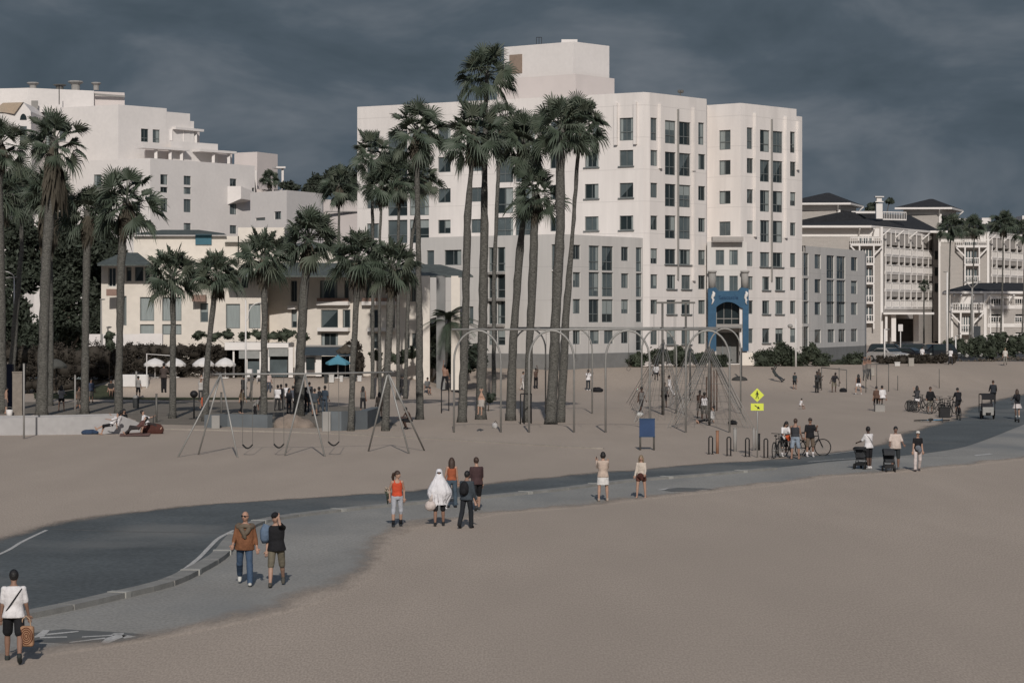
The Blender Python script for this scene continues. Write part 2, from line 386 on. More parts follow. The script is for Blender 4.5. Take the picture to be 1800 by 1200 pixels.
def window(par, fr, r, nm=1, hb=None, fm=None, dark=None, d=.14, fw=.07, name='window', sill=False, gl=None):
    """framed window set in a hole: r=(u0,u1,z0,z1); nm vertical mullions; hb = fraction of a horizontal bar; dark = chance the glass is dark"""
    a, b, c, e = r[:4]; m = MB(); fm = fm or frame_g
    if len(r) > 4 and r[4]: d = r[4] - .05
    for (p, q) in (((a, c + fw / 2), (b, c + fw / 2)), ((a, e - fw / 2), (b, e - fw / 2))): bar(m, fr, p[0], p[1], q[0], q[1], d, fw, .06)
    for u in (a + fw / 2, b - fw / 2): bar(m, fr, u, c + fw, u, e - fw, d, fw, .06)
    for i in range(nm):
        u = a + (b - a) * (i + 1) / (nm + 1); bar(m, fr, u, c + fw, u, e - fw, d + .003, fw * .7, .05)
    if hb is not None:
        z = c + (e - c) * hb; bar(m, fr, a + fw, z, b - fw, z, d - .004, fw * 1.1, .06)
    if sill: m.ebox(fr.pt(a - .12, c - .06, -.06), fr.pt(b + .12, c - .06, -.06), .18, .1)
    mats = [fm]
    if sill: mats = [fm]
    o = m.build(name, mats, par)
    g = MB(); gd = d + .03
    p = WR.random() if dark is None else dark
    g.quad(fr.pt(a + .01, c + .01, gd), fr.pt(b - .01, c + .01, gd), fr.pt(b - .01, e - .01, gd), fr.pt(a + .01, e - .01, gd), 0 if p > .45 else 1)
    # drawn curtains and blinds seen through the glass, each hung a little differently; some panes halved diagonally
    w = b - a; k = WR.random()
    if k < .38:
        s = WR.uniform(.15, .45) * w; x0 = a + .03 if WR.random() < .5 else b - .03 - s
        zt = c + .03 if WR.random() < .8 else c + (e - c) * WR.uniform(.2, .5)
        g.quad(fr.pt(x0, zt, gd - .006), fr.pt(x0 + s, zt, gd - .006), fr.pt(x0 + s, e - .03, gd - .006), fr.pt(x0, e - .03, gd - .006), 2)
    elif k < .52:
        s = WR.uniform(.12, .25) * w
        for x0 in (a + .03, b - .03 - s): g.quad(fr.pt(x0, c + .03, gd - .006), fr.pt(x0 + s, c + .03, gd - .006), fr.pt(x0 + s, e - .03, gd - .006), fr.pt(x0, e - .03, gd - .006), 2)
    elif k < .62:
        zt = c + (e - c) * WR.uniform(.3, .7); g.quad(fr.pt(a + .03, zt, gd - .006), fr.pt(b - .03, zt, gd - .006), fr.pt(b - .03, e - .03, gd - .006), fr.pt(a + .03, e - .03, gd - .006), 2)
    elif k < .72:
        g.add([fr.pt(a + .03, e - .03, gd - .006), fr.pt(b - .03, e - .03, gd - .006), fr.pt(a + .03, c + .03, gd - .006)], [(0, 1, 2)], 1)  # diagonal half of the pane in its second tone
    g.build('pane', [glass_d, gl or glass_m, curtain], o)
    return o
def block(par, front, back, z0, z1, m, rects={}, name='wall', cap=True, rec=.22, parapet=.0):
    """walls over a plan; front/back = lists of (px, Y); rects[i] = holes in front edge i (u0,u1,z0,z1)"""
    P = [(X_(px, Y), Y) for px, Y in front] + [(X_(px, Y), Y) for px, Y in back]
    mb = MB(); frs = []
    for i in range(len(P)):
        fr = Frame(P[i], P[(i + 1) % len(P)]); frs.append(fr)
        wall_holes(mb, fr, z0, z1, rects.get(i, []), rec)
    if cap:
        mb.add([(x, y, z1 - parapet) for x, y in P], [tuple(range(len(P)))])
        if parapet:
            cx = sum(p[0] for p in P) / len(P); cy = sum(p[1] for p in P) / len(P)
            for fr in frs:
                mb.quad(fr.pt(0, z1), fr.pt(fr.L, z1), fr.pt(fr.L - .25, z1, .25), fr.pt(.25, z1, .25))
                mb.quad(fr.pt(.25, z1, .25), fr.pt(fr.L - .25, z1, .25), fr.pt(fr.L - .25, z1 - parapet, .25), fr.pt(.25, z1 - parapet, .25))
    return mb.build(name, m, par)
def FR(a, b): return Frame((X_(*a), a[1]), (X_(*b), b[1]))
def cols_rows(fr, cols, rows):
    """pixel columns x metre rows -> holes"""
    return [(fr.u(a), fr.u(b), z0, z1) for a, b in cols for z0, z1 in rows]

# ---- the tall white apartment tower ----
tower = empty('apartment_tower', (0, 0, 0), 0, 'tall white stuccoed apartment block with a rooftop penthouse and a blue arched entrance', 'building')
ZT = 27.2
TF = [(628, 241.5), (1131, 225.2), (1142, 225.6), (1242, 232.5), (1243, 239.4), (1302, 236.9), (1310, 237.4), (1400, 244)]
TB = [(1398, 264), (636, 268)]
rowL = [(20.3, 21.8), (17.3, 18.7), (14.25, 15.6)]
topL = (22.7, 24.85)
low = [(11.05, 12.5), (8.7, 10.05), (6.3, 7.65), (3.4, 4.85)]
fL, fC, fR, fL2, fR2 = FR(TF[0], TF[1]), FR(TF[1], TF[2]), FR(TF[2], TF[3]), FR(TF[4], TF[5]), FR(TF[6], TF[7])
hL = []; specs = []
def addw(lst, fr, cols, rows, **k):
    for r in cols_rows(fr, cols, rows): lst.append(r); specs.append((fr, r, k))
tall = (22.7, 24.85)
addw(hL, fL, [(1089, 1113)], [tall], hb=.38, dark=.2); addw(hL, fL, [(1028, 1052), (1089, 1113)], rowL, sill=True)
addw(hL, fL, [(1041, 1053)], [(22.9, 24.5)]) ; addw(hL, fL, [(967, 985)], [tall], hb=.38, dark=.2)
addw(hL, fL, [(770, 792), (828, 850), (967, 985)], rowL); addw(hL, fL, [(770, 792), (828, 850)], [tall], hb=.38)
addw(hL, fL, [(645, 666)], [(22.6, 24.3), (19.9, 21.4), (16.9, 18.5), (13.9, 15.4)])
addw(hL, fL, [(682, 716), (720, 754)], [(22.0, 24.6), (19.1, 21.6), (16.1, 18.6), (13.35, 15.7)], hb=.35, nm=1)
addw(hL, fL, [(872, 902), (906, 940)], [(22.0, 24.6), (19.1, 21.6), (16.1, 18.6), (13.8, 15.7)], hb=.35, nm=1)
hR = []
addw(hR, fR, [(1143.6, 1155)], [tall], hb=.35, nm=0, dark=.2); addw(hR, fR, [(1143.6, 1156)], rowL + low, nm=1)
addw(hR, fR, [(1169, 1188), (1193.5, 1214)], [(22.55, 24.75), (19.55, 21.75), (16.55, 18.7), (13.5, 15.7)], hb=.36, nm=1); addw(hR, fR, [(1169, 1188), (1193.5, 1214)], [low[0]], nm=1, sill=True)
addw(hR, fR, [(1172, 1188), (1198, 1214)], low[1:], nm=1, sill=True)
addw(hR, fR, [(1227.5, 1238)], [tall], hb=.35, nm=0, dark=.2); addw(hR, fR, [(1227.5, 1240)], rowL + low, nm=1)
hL2 = []
addw(hL2, fL2, [(1264, 1284)], [(22.65, 24.6)], hb=.4); addw(hL2, fL2, [(1264, 1284)], [(20.15, 21.6), (17.25, 18.55), (14.1, 15.5)])
hR2 = []
addw(hR2, fR2, [(1313, 1323)], [tall], hb=.4, nm=0); addw(hR2, fR2, [(1313, 1324)], rowL + low)
addw(hR2, fR2, [(1336, 1353), (1358, 1376)], [(22.55, 24.75), (19.55, 21.75), (16.55, 18.7), (13.5, 15.7)], hb=.36); addw(hR2, fR2, [(1336, 1353), (1358, 1376)], [low[0]], sill=True)
addw(hR2, fR2, [(1340, 1353), (1363, 1377)], low[1:], sill=True)
addw(hR2, fR2, [(1389, 1398)], [tall], hb=.4, nm=0); addw(hR2, fR2, [(1389, 1399)], rowL + low)
def joints(name, col, z0, per):
    """stucco with a fine horizontal joint at each floor and faint panel tone"""
    m = mat(name, col, .9, .2, .03, .3, .004, 12, fine=.03, fscale=2, dirt=(tuple(c * .86 for c in col), .55, .52, .80), stretch=(1, 1, .12)); t = m.node_tree; b = t.nodes['Principled BSDF']
    src = b.inputs['Base Color'].links[0].from_socket
    g = nd(t, 'ShaderNodeNewGeometry'); sp = nd(t, 'ShaderNodeSeparateXYZ'); t.links.new(g.outputs['Position'], sp.inputs[0])
    a = nd(t, 'ShaderNodeMath', operation='SUBTRACT'); a.inputs[1].default_value = z0; t.links.new(sp.outputs[2], a.inputs[0])
    q = nd(t, 'ShaderNodeMath', operation='WRAP'); q.inputs[1].default_value = per; q.inputs[2].default_value = 0; t.links.new(a.outputs[0], q.inputs[0])
    c = nd(t, 'ShaderNodeMath', operation='LESS_THAN'); c.inputs[1].default_value = .07; t.links.new(q.outputs[0], c.inputs[0])
    mx = nd(t, 'ShaderNodeMix', data_type='RGBA'); t.links.new(c.outputs[0], mx.inputs[0]); t.links.new(src, mx.inputs[6])
    mx.inputs[7].default_value = tuple(x * .86 for x in col) + (1,); t.links.new(mx.outputs[2], b.inputs['Base Color']); return m
stuc_j = joints('white_stucco_scored', (.69, .65, .62), 1.8, 3.02)
grey_j = joints('grey_stucco_scored', (.55, .53, .505), 1.5, 3.0)
block(tower, TF, TB, .2, ZT, stuc_j, {0: hL, 2: hR, 4: hL2, 6: hR2}, parapet=.8)
for fr, r, k in specs: window(tower, fr, r, **k)
# fins, rain pipes, crown band
def fins(par, fr, pxs, z0, z1, w, dep, m, name='pilaster'):
    for px in pxs:
        mb = MB(); u = fr.u(px); mb.ebox(fr.pt(u, z0, -dep / 2), fr.pt(u, z1, -dep / 2), w, dep, 0, up=tuple(fr.n)); mb.build(name, m, par)
fins(tower, fR, [1159, 1218], 20.1, 26.2, .28, .3, stuc_j); fins(tower, fR, [1218], 9.5, 20.0, .28, .28, stuc_j); fins(tower, fR2, [1326, 1380], 14.0, 26.3, .28, .3, stuc_j)
fins(tower, fL, [1118, 1084], 22.3, 26.3, .3, .3, stuc_j); fins(tower, fR2, [1401.5], 21, 26, .3, .25, stuc_j)
fins(tower, fR, [1190.8], 9.6, 25.9, .16, .16, conc, 'drain_pipe'); fins(tower, fR2, [1355.6], 9.6, 25.9, .16, .16, conc, 'drain_pipe')
for pts, za, zb in (([(1400, 244.1), (1410, 245)], 1.3, 26.5),):
    block(tower, pts, [(1408, 262), (1399.5, 262)], za, zb, stuc_j, name='stepped_corner')
block(tower, [(874, 241.5), (1012, 236.0), (1080, 240.8)], [(1078, 256), (876, 256)], ZT - .8, 30.0, stucco_pk, name='penthouse', parapet=.3)
block(tower, [(886, 242), (1008, 237), (1071, 241)], [(1068, 254), (888, 254)], 29.7, 33.3, stucco, name='penthouse', parapet=.3)
fp = FR((886, 242), (1008, 237)); mb = MB(); mb.ebox(fp.pt(fp.u(896), 31.5, -.03), fp.pt(fp.u(918), 31.5, -.03), .08, 1.9); mb.build('louvre', mat('rust_louvre', (.25, .19, .15)), tower)
mb = MB(); mb.box((X_(1001, 240), 241, 33.6), (1.6, 2, .5)); mb.build('roof_curb', stucco, tower)
mb = MB()
for px in (943, 947.5, 952): mb.tube([V(px, 78, 243), V(px, 66, 243)], .03, 5)
mb.tube([V(943, 66, 243), V(952, 66, 243)], .03, 5); mb.build('antenna', black, tower)
mb = MB(); mb.tube([V(1196, 168, 240), V(1196, 160, 240)], .06, 6); mb.ball(V(1194, 161, 240), .18, 8); mb.ball(V(1199, 161, 240), .18, 8); mb.build('roof_vent', steel_d, tower)

# ---- grey entrance bay with the blue portal ----
fE = FR((1243, 231.6), (1313, 231.6)); hE = []; specs = []
addw(hE, fE, [(1258, 1273), (1282, 1297)], [(11.05, 12.5), (8.5, 10.0)], dark=.3)
arch_w = (fE.u(1259), fE.u(1300), 5.1, 7.6)
hE.append(arch_w); hE.append((fE.u(1259), fE.u(1300), 1.5, 4.5, 2.0))
block(tower, [(1243, 231.6), (1313, 231.6)], [(1312.6, 243), (1243.4, 243)], 1.3, 13.3, grey_j, {0: hE}, name='entrance_bay')
for fr, r, k in specs: window(tower, fr, r, **k)
window(tower, fE, arch_w, nm=2, hb=.3, fm=conc, dark=.9)
mb = MB(); mb.ebox(fE.pt(fE.u(1260), 3.0, 1.8), fE.pt(fE.u(1299), 3.0, 1.8), .1, 2.9); ed_ = mb.build('entrance_door', mat('door_grey', (.16, .16, .155)), tower)
for px in (1273, 1286): mb = MB(); mb.ebox(fE.pt(fE.u(px), 1.6, 1.72), fE.pt(fE.u(px), 4.4, 1.72), .12, .08, 0, up=tuple(fE.n)); mb.build('door_mullion', frame_g, ed_)
mb = MB(); mb.box((X_(1279, 231), 231.2, 13.55), (3.0, 1.2, .42)); mb.build('canopy_slab', grey_st, tower)
mb = MB(); YP = 230.6
def arc_px(x0, x1, ys, yt, n=14): return [(x0 + (x1 - x0) * i / n, ys - (ys - yt) * math.sin(math.pi * i / n) ** .8) for i in range(n + 1)]
lint = [(1245, 507), (1258, 505), (1263, 511), (1298, 511), (1303, 505), (1316, 507), (1316, 541), (1303.5, 541)] + [(x, y) for x, y in arc_px(1259, 1301, 540, 530.5)][::-1] + [(1258, 541), (1245, 541)]
mb.plate([V(x, y, YP) for x, y in lint], .9)
mb.plate([V(1245, 541, YP), V(1245, 617, YP), V(1259, 617, YP), V(1259, 541, YP)][::-1], .9)
mb.plate([V(1305.5, 541, YP), V(1305.5, 617, YP), V(1316, 617, YP), V(1316, 541, YP)][::-1], .9)
port = merge(mb.build('portal', bluep, tower))
for px in (1252, 1309.5):
    mb = MB(); c = V(px, 0, YP + .45); zb, zt = Z_(506, YP), Z_(480, YP)
    mb.tube([(c.x, c.y, zb), (c.x, c.y, zt)], .33, 14); mb.tube([(c.x, c.y, zt), (c.x, c.y, zt + .1), (c.x, c.y, zt + .22)], [.36, .44, .44], 14); mb.build('column', conc, tower, True)
mb = MB(); mb.ebox(V(1258, 573, YP + .2), V(1304, 573, YP + .2), 1.2, .4); mb.build('balcony_slab', conc, tower)
mb = MB(); mb.plate([V(1300, 541, YP + .3), V(1300, 617, YP + .3), V(1305.3, 617, YP + .3), V(1305.3, 541, YP + .3)][::-1], .5); mb.build('side_panel', stucco, tower)
for s, px in ((1, 1253), (-1, 1311)):
    mb = MB(); pts = [V(px + dx, y, YP - .08) for dx, y in ((0, 512), (2, 515), (1, 519), (-1, 523), (1, 527), (0, 531), (-2 * s, 535))]
    mb.tube(pts, [.05, .14, .18, .12, .12, .08, .04], 8); mb.build('seahorse_ornament', white_p, tower, True)
def text(body, loc, size, m, par, name='lettering', rz=0, ext=.015, bold=0.0):
    c = bpy.data.curves.new(name, 'FONT'); c.body = body; c.size = size; c.extrude = ext; c.align_x = 'CENTER'; c.align_y = 'CENTER'; c.offset = bold
    o = bpy.data.objects.new('tmp', c); COL.objects.link(o)
    me = bpy.data.meshes.new_from_object(o.evaluated_get(bpy.context.evaluated_depsgraph_get())); bpy.data.objects.remove(o)
    me.materials.clear(); me.materials.append(m); q = bpy.data.objects.new(name, me); COL.objects.link(q); q.parent = par
    q.location = loc; q.rotation_euler = (R(90), 0, rz); return q
text('Seacastle', V(1280.5, 523, YP - .03), .52, mat('dark_blue_lettering', (.018, .05, .11)), tower)
for a, b, m_, z0, z1 in ((1302, 1325, cream, 1.3, 2.6), (1325, 1331, stone_b, 1.3, 2.5)):
    mb = MB(); mb.box((X_((a + b) / 2, 229), 229, (z0 + z1) / 2), ((b - a) / F * 229, .6, z1 - z0)); mb.build('plinth', m_, tower)

# ---- grey wings ----
def wing(label, front, back, ztop, faces):
    w = empty('apartment_wing', (0, 0, 0), 0, label, 'building'); rects = {}; sp = []
    for ei, lst in faces.items():
        fr = FR(front[ei], front[ei + 1]); rects[ei] = []
        for cols, rows, k in lst:
            for r in cols_rows(fr, cols, rows): rects[ei].append(r); sp.append((fr, r, k))
    block(w, front, back, 2.75, ztop, grey_j, rects, parapet=.6)
    fb = [(p[0], p[1] - .12) for p in front]; block(w, fb, [(back[0][0] + 1, back[0][1]), back[-1]], -.4, 2.75, stone_b, name='stone_base')
    for fr, r, k in sp: window(w, fr, r, **k)
    return w, FR(front[0], front[1])
rw = [(11.2, 12.5), (8.7, 10.05), (6.35, 7.65), (3.6, 4.85)]
rt = [(10.25, 12.5), (7.9, 10.1), (5.55, 7.65)]
WFl = [(740, 222.5), (985, 212.0), (1130, 223.2)]
lw, _ = wing('grey stuccoed apartment wing standing in front of the white tower, left of the blue portal', WFl, [(1128, 236), (742, 238)], 13.4,
    {0: [([(859, 873.5), (874, 888)], [(10.15, 12.35), (7.75, 10.0), (5.4, 7.45), (3.5, 5.0)], dict(nm=0, hb=.33, dark=.9)), ([(781, 811)], [(10.8, 12.2)], dict(nm=1, dark=.8)), ([(750, 763)], [(10.3, 12.2)], dict(nm=0)), ([(969, 981)], rt, dict(hb=.35, nm=0, dark=.9)), ([(824, 832)], [(5.4, 7.0)], dict(nm=0))],
     1: [([(1007, 1020.5)], rw, dict(nm=1)), ([(1035, 1053.5), (1058, 1078)], rt, dict(hb=.36, nm=1)), ([(1037, 1054), (1062, 1078.5)], [rw[3]], dict(nm=1)), ([(1092, 1105)], rw, dict(nm=1)), ([(1118, 1128.5)], rt + [(2.9, 5.0)], dict(nm=0, hb=.4))]})
for z in (10.0, 7.6, 5.25):
    mb = MB(); fr = FR(WFl[0], WFl[1]); mb.ebox(fr.pt(fr.u(857), z, -.15), fr.pt(fr.u(888), z, -.15), .3, .22); mb.build('balcony_slab', conc, lw)
WFr = [(1411.5, 246.5), (1520, 268)]
rwr = [(11.05, 12.55), (8.5, 9.95), (6.2, 7.55), (3.25, 4.65)]
wing('grey stuccoed apartment wing right of the white tower, beside the parking lot', WFr + [(1523, 290)], [(1412, 290)], 13.35,
    {0: [([(1412.5, 1421.5)], [(10.25, 12.6), (7.7, 10.0), (5.3, 7.6), (2.9, 5.0)], dict(nm=0, hb=.38, dark=.8)), ([(1432, 1443)], rwr, dict(nm=0)), ([(1453, 1466.5), (1470.5, 1486)], [(10.1, 12.55), (7.55, 9.95), (5.3, 7.6)], dict(hb=.36, nm=1)), ([(1455, 1467), (1474, 1486)], [rwr[3]], dict(nm=1)), ([(1496, 1507)], rwr, dict(nm=0))]})

# ---- cream house behind the palms, green roofs ----
ch = empty('cream_house', (0, 0, 0), 0, 'cream two storey beachfront house with low green hipped roofs behind the palm grove', 'building')
HF = [(178, 196), (470, 194.5)]
fr = FR(*HF); specs = []; h0 = []
def zr(*pys): return [(Z_(b, 195), Z_(a, 195)) for a, b in pys]
addw(h0, fr, [(190, 204)], zr((470, 504)), nm=1, fm=frame_w); addw(h0, fr, [(222, 231), (237, 252), (255, 263), (268, 276)], zr((467, 494)), nm=0, dark=.9)
addw(h0, fr, [(246, 271), (285, 319)], zr((522, 564)), nm=0, dark=.1, gl=curtain); addw(h0, fr, [(246, 271), (285, 319)], zr((570, 588)), nm=0, dark=.1, gl=curtain); addw(h0, fr, [(352, 366)], zr((533, 566)), nm=0)
addw(h0, fr, [(397, 422)], zr((534, 577)), nm=0, dark=.1, gl=curtain); addw(h0, fr, [(437, 458)], zr((534, 577)), nm=0, dark=.1, gl=curtain); addw(h0, fr, [(388, 401), (405, 414), (424, 436)], zr((480, 506)), nm=0, dark=.9)
addw(h0, fr, [(217, 222.5)], zr((520, 572)), nm=0, dark=.9)
block(ch, HF, [(468, 212), (182, 212)], .2, Z_(465, 195), cream, {0: h0})
for f_, r, k in specs: window(ch, f_, r, **k)
mb = MB(); e_ = [V(171, 465, 193.5), V(266, 465, 193), V(266, 462.5, 206), V(171, 462.5, 206)]; c_ = [V(214, 444, 199.5), V(242, 444, 199.5)]
mb.add(e_ + c_ + [p - Vector((0, 0, .1)) for p in e_], [(0, 1, 5, 4), (1, 2, 5), (2, 3, 4, 5), (3, 0, 4), (6, 7, 8, 9), (0, 6, 7, 1), (1, 7, 8, 2), (3, 9, 6, 0)]); mb.build('roof', roofg, ch)
mb = MB(); mb.plate([V(178, 469, 195.2), V(270, 469, 194.8), V(270, 465, 194.8), V(178, 465, 195.2)], .2); mb.build('cornice', trim_w, ch)
mb = MB()
for a, b, py in ((188, 206, 514), (338, 362, 524)): mb.box(V((a + b) / 2, py, 194.4), ((b - a) / F * 194, .7, .55))
mb.build('planter_box', mat('terracotta', (.24, .16, .13)), ch)
HF2 = [(470, 197), (748, 192)]
fr = FR(*HF2); specs = []; h1 = []
addw(h1, fr, [(511, 522), (562, 593), (605, 613), (643, 655), (723, 733), (780 - 60, 722)], zr((493, 530)), nm=1, dark=.7)
addw(h1, fr, [(512, 522), (564, 594), (602, 616), (650, 668), (690, 694)], zr((544, 576)), nm=0, dark=.7)
addw(h1, fr, [(564, 594), (655, 668), (711, 720), (724, 731)], zr((585, 612)), nm=1, dark=.8)
block(ch, HF2, [(752, 214), (470, 214)], .2, Z_(480, 194), cream, {0: h1})
for f_, r, k in specs: window(ch, f_, r, **k)
for a, b, py in ((561, 616, 533), (640, 700, 533), (510, 523, 540), (562, 616, 579), (650, 694, 579)): mb = MB(); mb.ebox(fr.pt(fr.u(a), Z_(py, 194), -.25), fr.pt(fr.u(b), Z_(py, 194), -.25), .5, .3); mb.build('balcony_slab', trim_w, ch)
for a, b in ((561, 616), (640, 700)): mb = MB(); mb.ebox(fr.pt(fr.u(a), Z_(528, 194), -.4), fr.pt(fr.u(b), Z_(528, 194), -.4), .1, .4); mb.build('planter_box', mat('terracotta', (.24, .16, .13)), ch)
mb = MB(); ev = [V(398, 484, 192), V(832, 485, 189.5), V(822, 478, 214), V(398, 478, 216)]; rd = [V(505, 461, 200), V(775, 465, 198)]
mb.add(ev + rd, [(0, 1, 5, 4), (1, 2, 5), (2, 3, 4, 5), (3, 0, 4)]); mb.add([p - Vector((0, 0, .12)) for p in ev], [(0, 1, 2, 3)]); mb.add(ev + [p - Vector((0, 0, .12)) for p in ev], [(0, 4, 5, 1), (1, 5, 6, 2), (2, 6, 7, 3), (3, 7, 4, 0)]); mb.build('roof', roofg, ch)
for px in (748, 775, 801): mb = MB(); mb.box(((X_(px, 190), 190, (Z_(485, 190) + .3) / 2)), (.7, .7, Z_(485, 190) - .3)); mb.build('porch_post', cream if px != 775 else stone_b, ch)
mb = MB()
for a, b, t in ((235, 420, 445), (418, 500, 430)): mb.box(((X_(a, 207) + X_(b, 207)) / 2, 210, (Z_(465, 207) + Z_(t - 30, 207)) / 2), (X_(b, 207) - X_(a, 207), 6, Z_(t - 30, 207) - Z_(465, 207)))
mb.build('upper_storey', cream, ch)
mb = MB()
for a, b, yb, yt in ((236, 398, 413, 404), (395, 520, 426, 417), (470, 640, 440, 428)):
    e_ = [V(a, yb, 206.4), V(b, yb, 206.4), V(b - 4, yb - 3, 220), V(a + 4, yb - 3, 220)]; c = [V(a + (b - a) * .3, yt, 214), V(a + (b - a) * .7, yt, 214)]
    mb.add(e_ + c, [(0, 1, 5, 4), (1, 2, 5), (2, 3, 4, 5), (3, 0, 4), (0, 3, 2, 1)])
mb.build('roof', roofg, ch)
mb = MB(); mb.box(V(358, 421, 207), (1.4, .3, .9)); mb.build('awning', mat('teal_cloth', (.05, .13, .17)), ch)
mb = MB(); mb.box(((X_(470, 205) + X_(560, 205)) / 2, 207, (Z_(462, 205) + Z_(440, 205)) / 2), (X_(640, 205) - X_(470, 205), 4, 1.2)); mb.build('upper_storey', cream, ch)
# terrace wall in front of the cream house
tw = MB(); tw.box(((X_(155, 192) + X_(281, 192)) / 2, 192.5, 2.35), (X_(281, 192) - X_(155, 192), .4, 4.7))
tw.box((X_(265, 192), 192.1, 4.3), (1.9, .5, .9)); tag(tw.build('terrace_wall', stucco), 'white stuccoed terrace wall below the cream house', 'wall')

# ---- low restaurant pavilion with blinds, behind the playground ----
rp = empty('beach_restaurant', (0, 0, 0), 0, 'low white beach restaurant with a flat white fascia and grey blinds behind the playground', 'building')
YR = 187.5
def rect(mb, a, b, yt, yb, Y, th=.3, mi=0): mb.box(((X_(a, Y) + X_(b, Y)) / 2, Y + th / 2, (Z_(yt, Y) + Z_(yb, Y)) / 2), (X_(b, Y) - X_(a, Y), th, Z_(yt, Y) - Z_(yb, Y)), mi)
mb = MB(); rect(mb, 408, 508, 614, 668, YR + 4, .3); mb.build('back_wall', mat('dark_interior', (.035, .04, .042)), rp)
mb = MB(); rect(mb, 395, 459, 602, 615, YR, 5); rect(mb, 468, 507, 603, 611, YR, 5); mb.build('fascia', trim_w, rp)
mb = MB(); rect(mb, 472, 506, 611, 626, YR + .1, .08); rect(mb, 420, 456, 616, 630, YR + .1, .08); mb.build('blind', mat('grey_blind', (.25, .255, .245)), rp)
for a in (409, 432, 456, 471, 507, 518):
    mb = MB(); rect(mb, a, a + (8 if a == 507 else 3), 610, 663, YR + .2, .25); mb.build('post', trim_w, rp)
for q_ in ((430, 456, 634, 660), (474, 505, 632, 662)): mb = MB(); rect(mb, *q_, YR + .5, .1); mb.build('glazing', glass_m, rp)
sb = empty('snack_stand', (0, 0, 0), 0, 'white snack stand with a slate blue awning beside the turquoise umbrella', 'kiosk')
for q_ in ((534, 565, 622, 660, 188, .3), (555, 565, 622, 661, 187.6, .3)): mb = MB(); rect(mb, *q_); mb.build('wall', trim_w, sb)
mb = MB(); rect(mb, 538, 553, 628, 650, 187.5, .05); mb.build('opening', glass_d, sb)
mb = MB(); mb.plate([V(534, 624, 187), V(616, 626, 187), V(616, 609, 189), V(534, 609, 189)], .1); mb.build('awning', mat('slate_awning', (.045, .06, .072)), sb)
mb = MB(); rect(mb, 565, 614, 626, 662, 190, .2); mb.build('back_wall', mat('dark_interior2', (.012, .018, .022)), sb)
mb = MB(); rect(mb, 534, 616, 606.5, 609.5, 188.8, .5); mb.build('fascia', conc, sb)

# ---- stepped white hotel at the far left ----
lh = empty('stepped_hotel', (0, 0, 0), 0, 'large white stepped hotel with terraces descending to the right, upper left', 'building')
specs = []
A1 = [(-260, 322), (208, 300), (293, 305.7)]; fa = FR(A1[1], A1[2]); fl = FR(A1[0], A1[1])
hA = []; addw(hA, fa, [(248, 261), (268.5, 281)], [(Z_(250, 303.5), Z_(227, 303.5))], nm=1, hb=.3)
hl = []; zz = lambda a, b, Y=304: (Z_(b, Y), Z_(a, Y))
addw(hl, fl, [(104, 116)], [zz(228, 248), zz(305, 330), zz(360, 385)], nm=1, hb=.3); addw(hl, fl, [(35, 47), (80, 92)], [zz(222, 262), zz(300, 330)], nm=1)
addw(hl, fl, [(148, 160)], [zz(390, 410), zz(340, 360)], nm=1)
block(lh, A1, [(290, 330), (-260, 340)], 1.3, 32.55, stucco, {0: hl, 1: hA}, parapet=.4)
for f_, r, k in specs: window(lh, f_, r, **k)
block(lh, [(293, 305.8), (334, 308.8)], [(333, 330), (293, 330)], 20, Z_(198, 307), stucco, parapet=.3)
block(lh, [(334, 308.9), (341, 309.4)], [(340, 330), (334, 330)], 20, Z_(213, 309), stucco)
block(lh, [(300, 303.5), (383, 309.5)], [(382, 330), (300, 330)], 20, Z_(250, 306), stucco, parapet=.3)
B1 = [(-200, 330), (60, 305), (264, 296), (448, 311.5)]; fb = FR(B1[2], B1[3]); specs = []; hB = []; hB1 = []
Yb = 303
addw(hB, fb, [(282, 295)], [zz(306, 324, 297), zz(328, 338, 297), zz(348, 372, 297)], nm=1); addw(hB, fb, [(323, 336)], [zz(309, 325, 301), zz(329, 341, 301), zz(350, 373, 301), zz(392, 404, 301)], nm=1)
addw(hB, fb, [(404, 416)], [zz(314, 328, 308), zz(358, 377, 308), zz(396, 411, 308)], nm=1); addw(hB, fb, [(443, 447.5)], [zz(330, 345, 311), zz(384, 400, 311)], nm=0)
fb1 = FR(B1[1], B1[2]); addw(hB1, fb1, [(230, 246)], [zz(355, 372, 298), zz(388, 410, 298)], nm=1); addw(hB1, fb1, [(165, 178)], [zz(307, 330, 300)], nm=1)
block(lh, B1, [(446, 330), (-200, 340)], 1.3, Z_(278, 296), stucco, {1: hB1, 2: hB}, parapet=.5)
for f_, r, k in specs: window(lh, f_, r, **k)
# bay balcony
mb = MB(); a = fb.u(400); b = fb.u(434)
mb.add([fb.pt(a, Z_(360, 308), 0), fb.pt(b, Z_(352, 308), 0), fb.pt(b, Z_(352, 308), -1.2), fb.pt(a + .8, Z_(350, 308), -1.6), fb.pt(a, Z_(328, 308), 0), fb.pt(b, Z_(336, 308), 0), fb.pt(b, Z_(336, 308), -1.2), fb.pt(a + .8, Z_(328, 308), -1.6)], [(0, 1, 2, 3), (4, 7, 6, 5), (0, 3, 7, 4), (3, 2, 6, 7), (2, 1, 5, 6)]); mb.build('bay_balcony', stucco, lh)
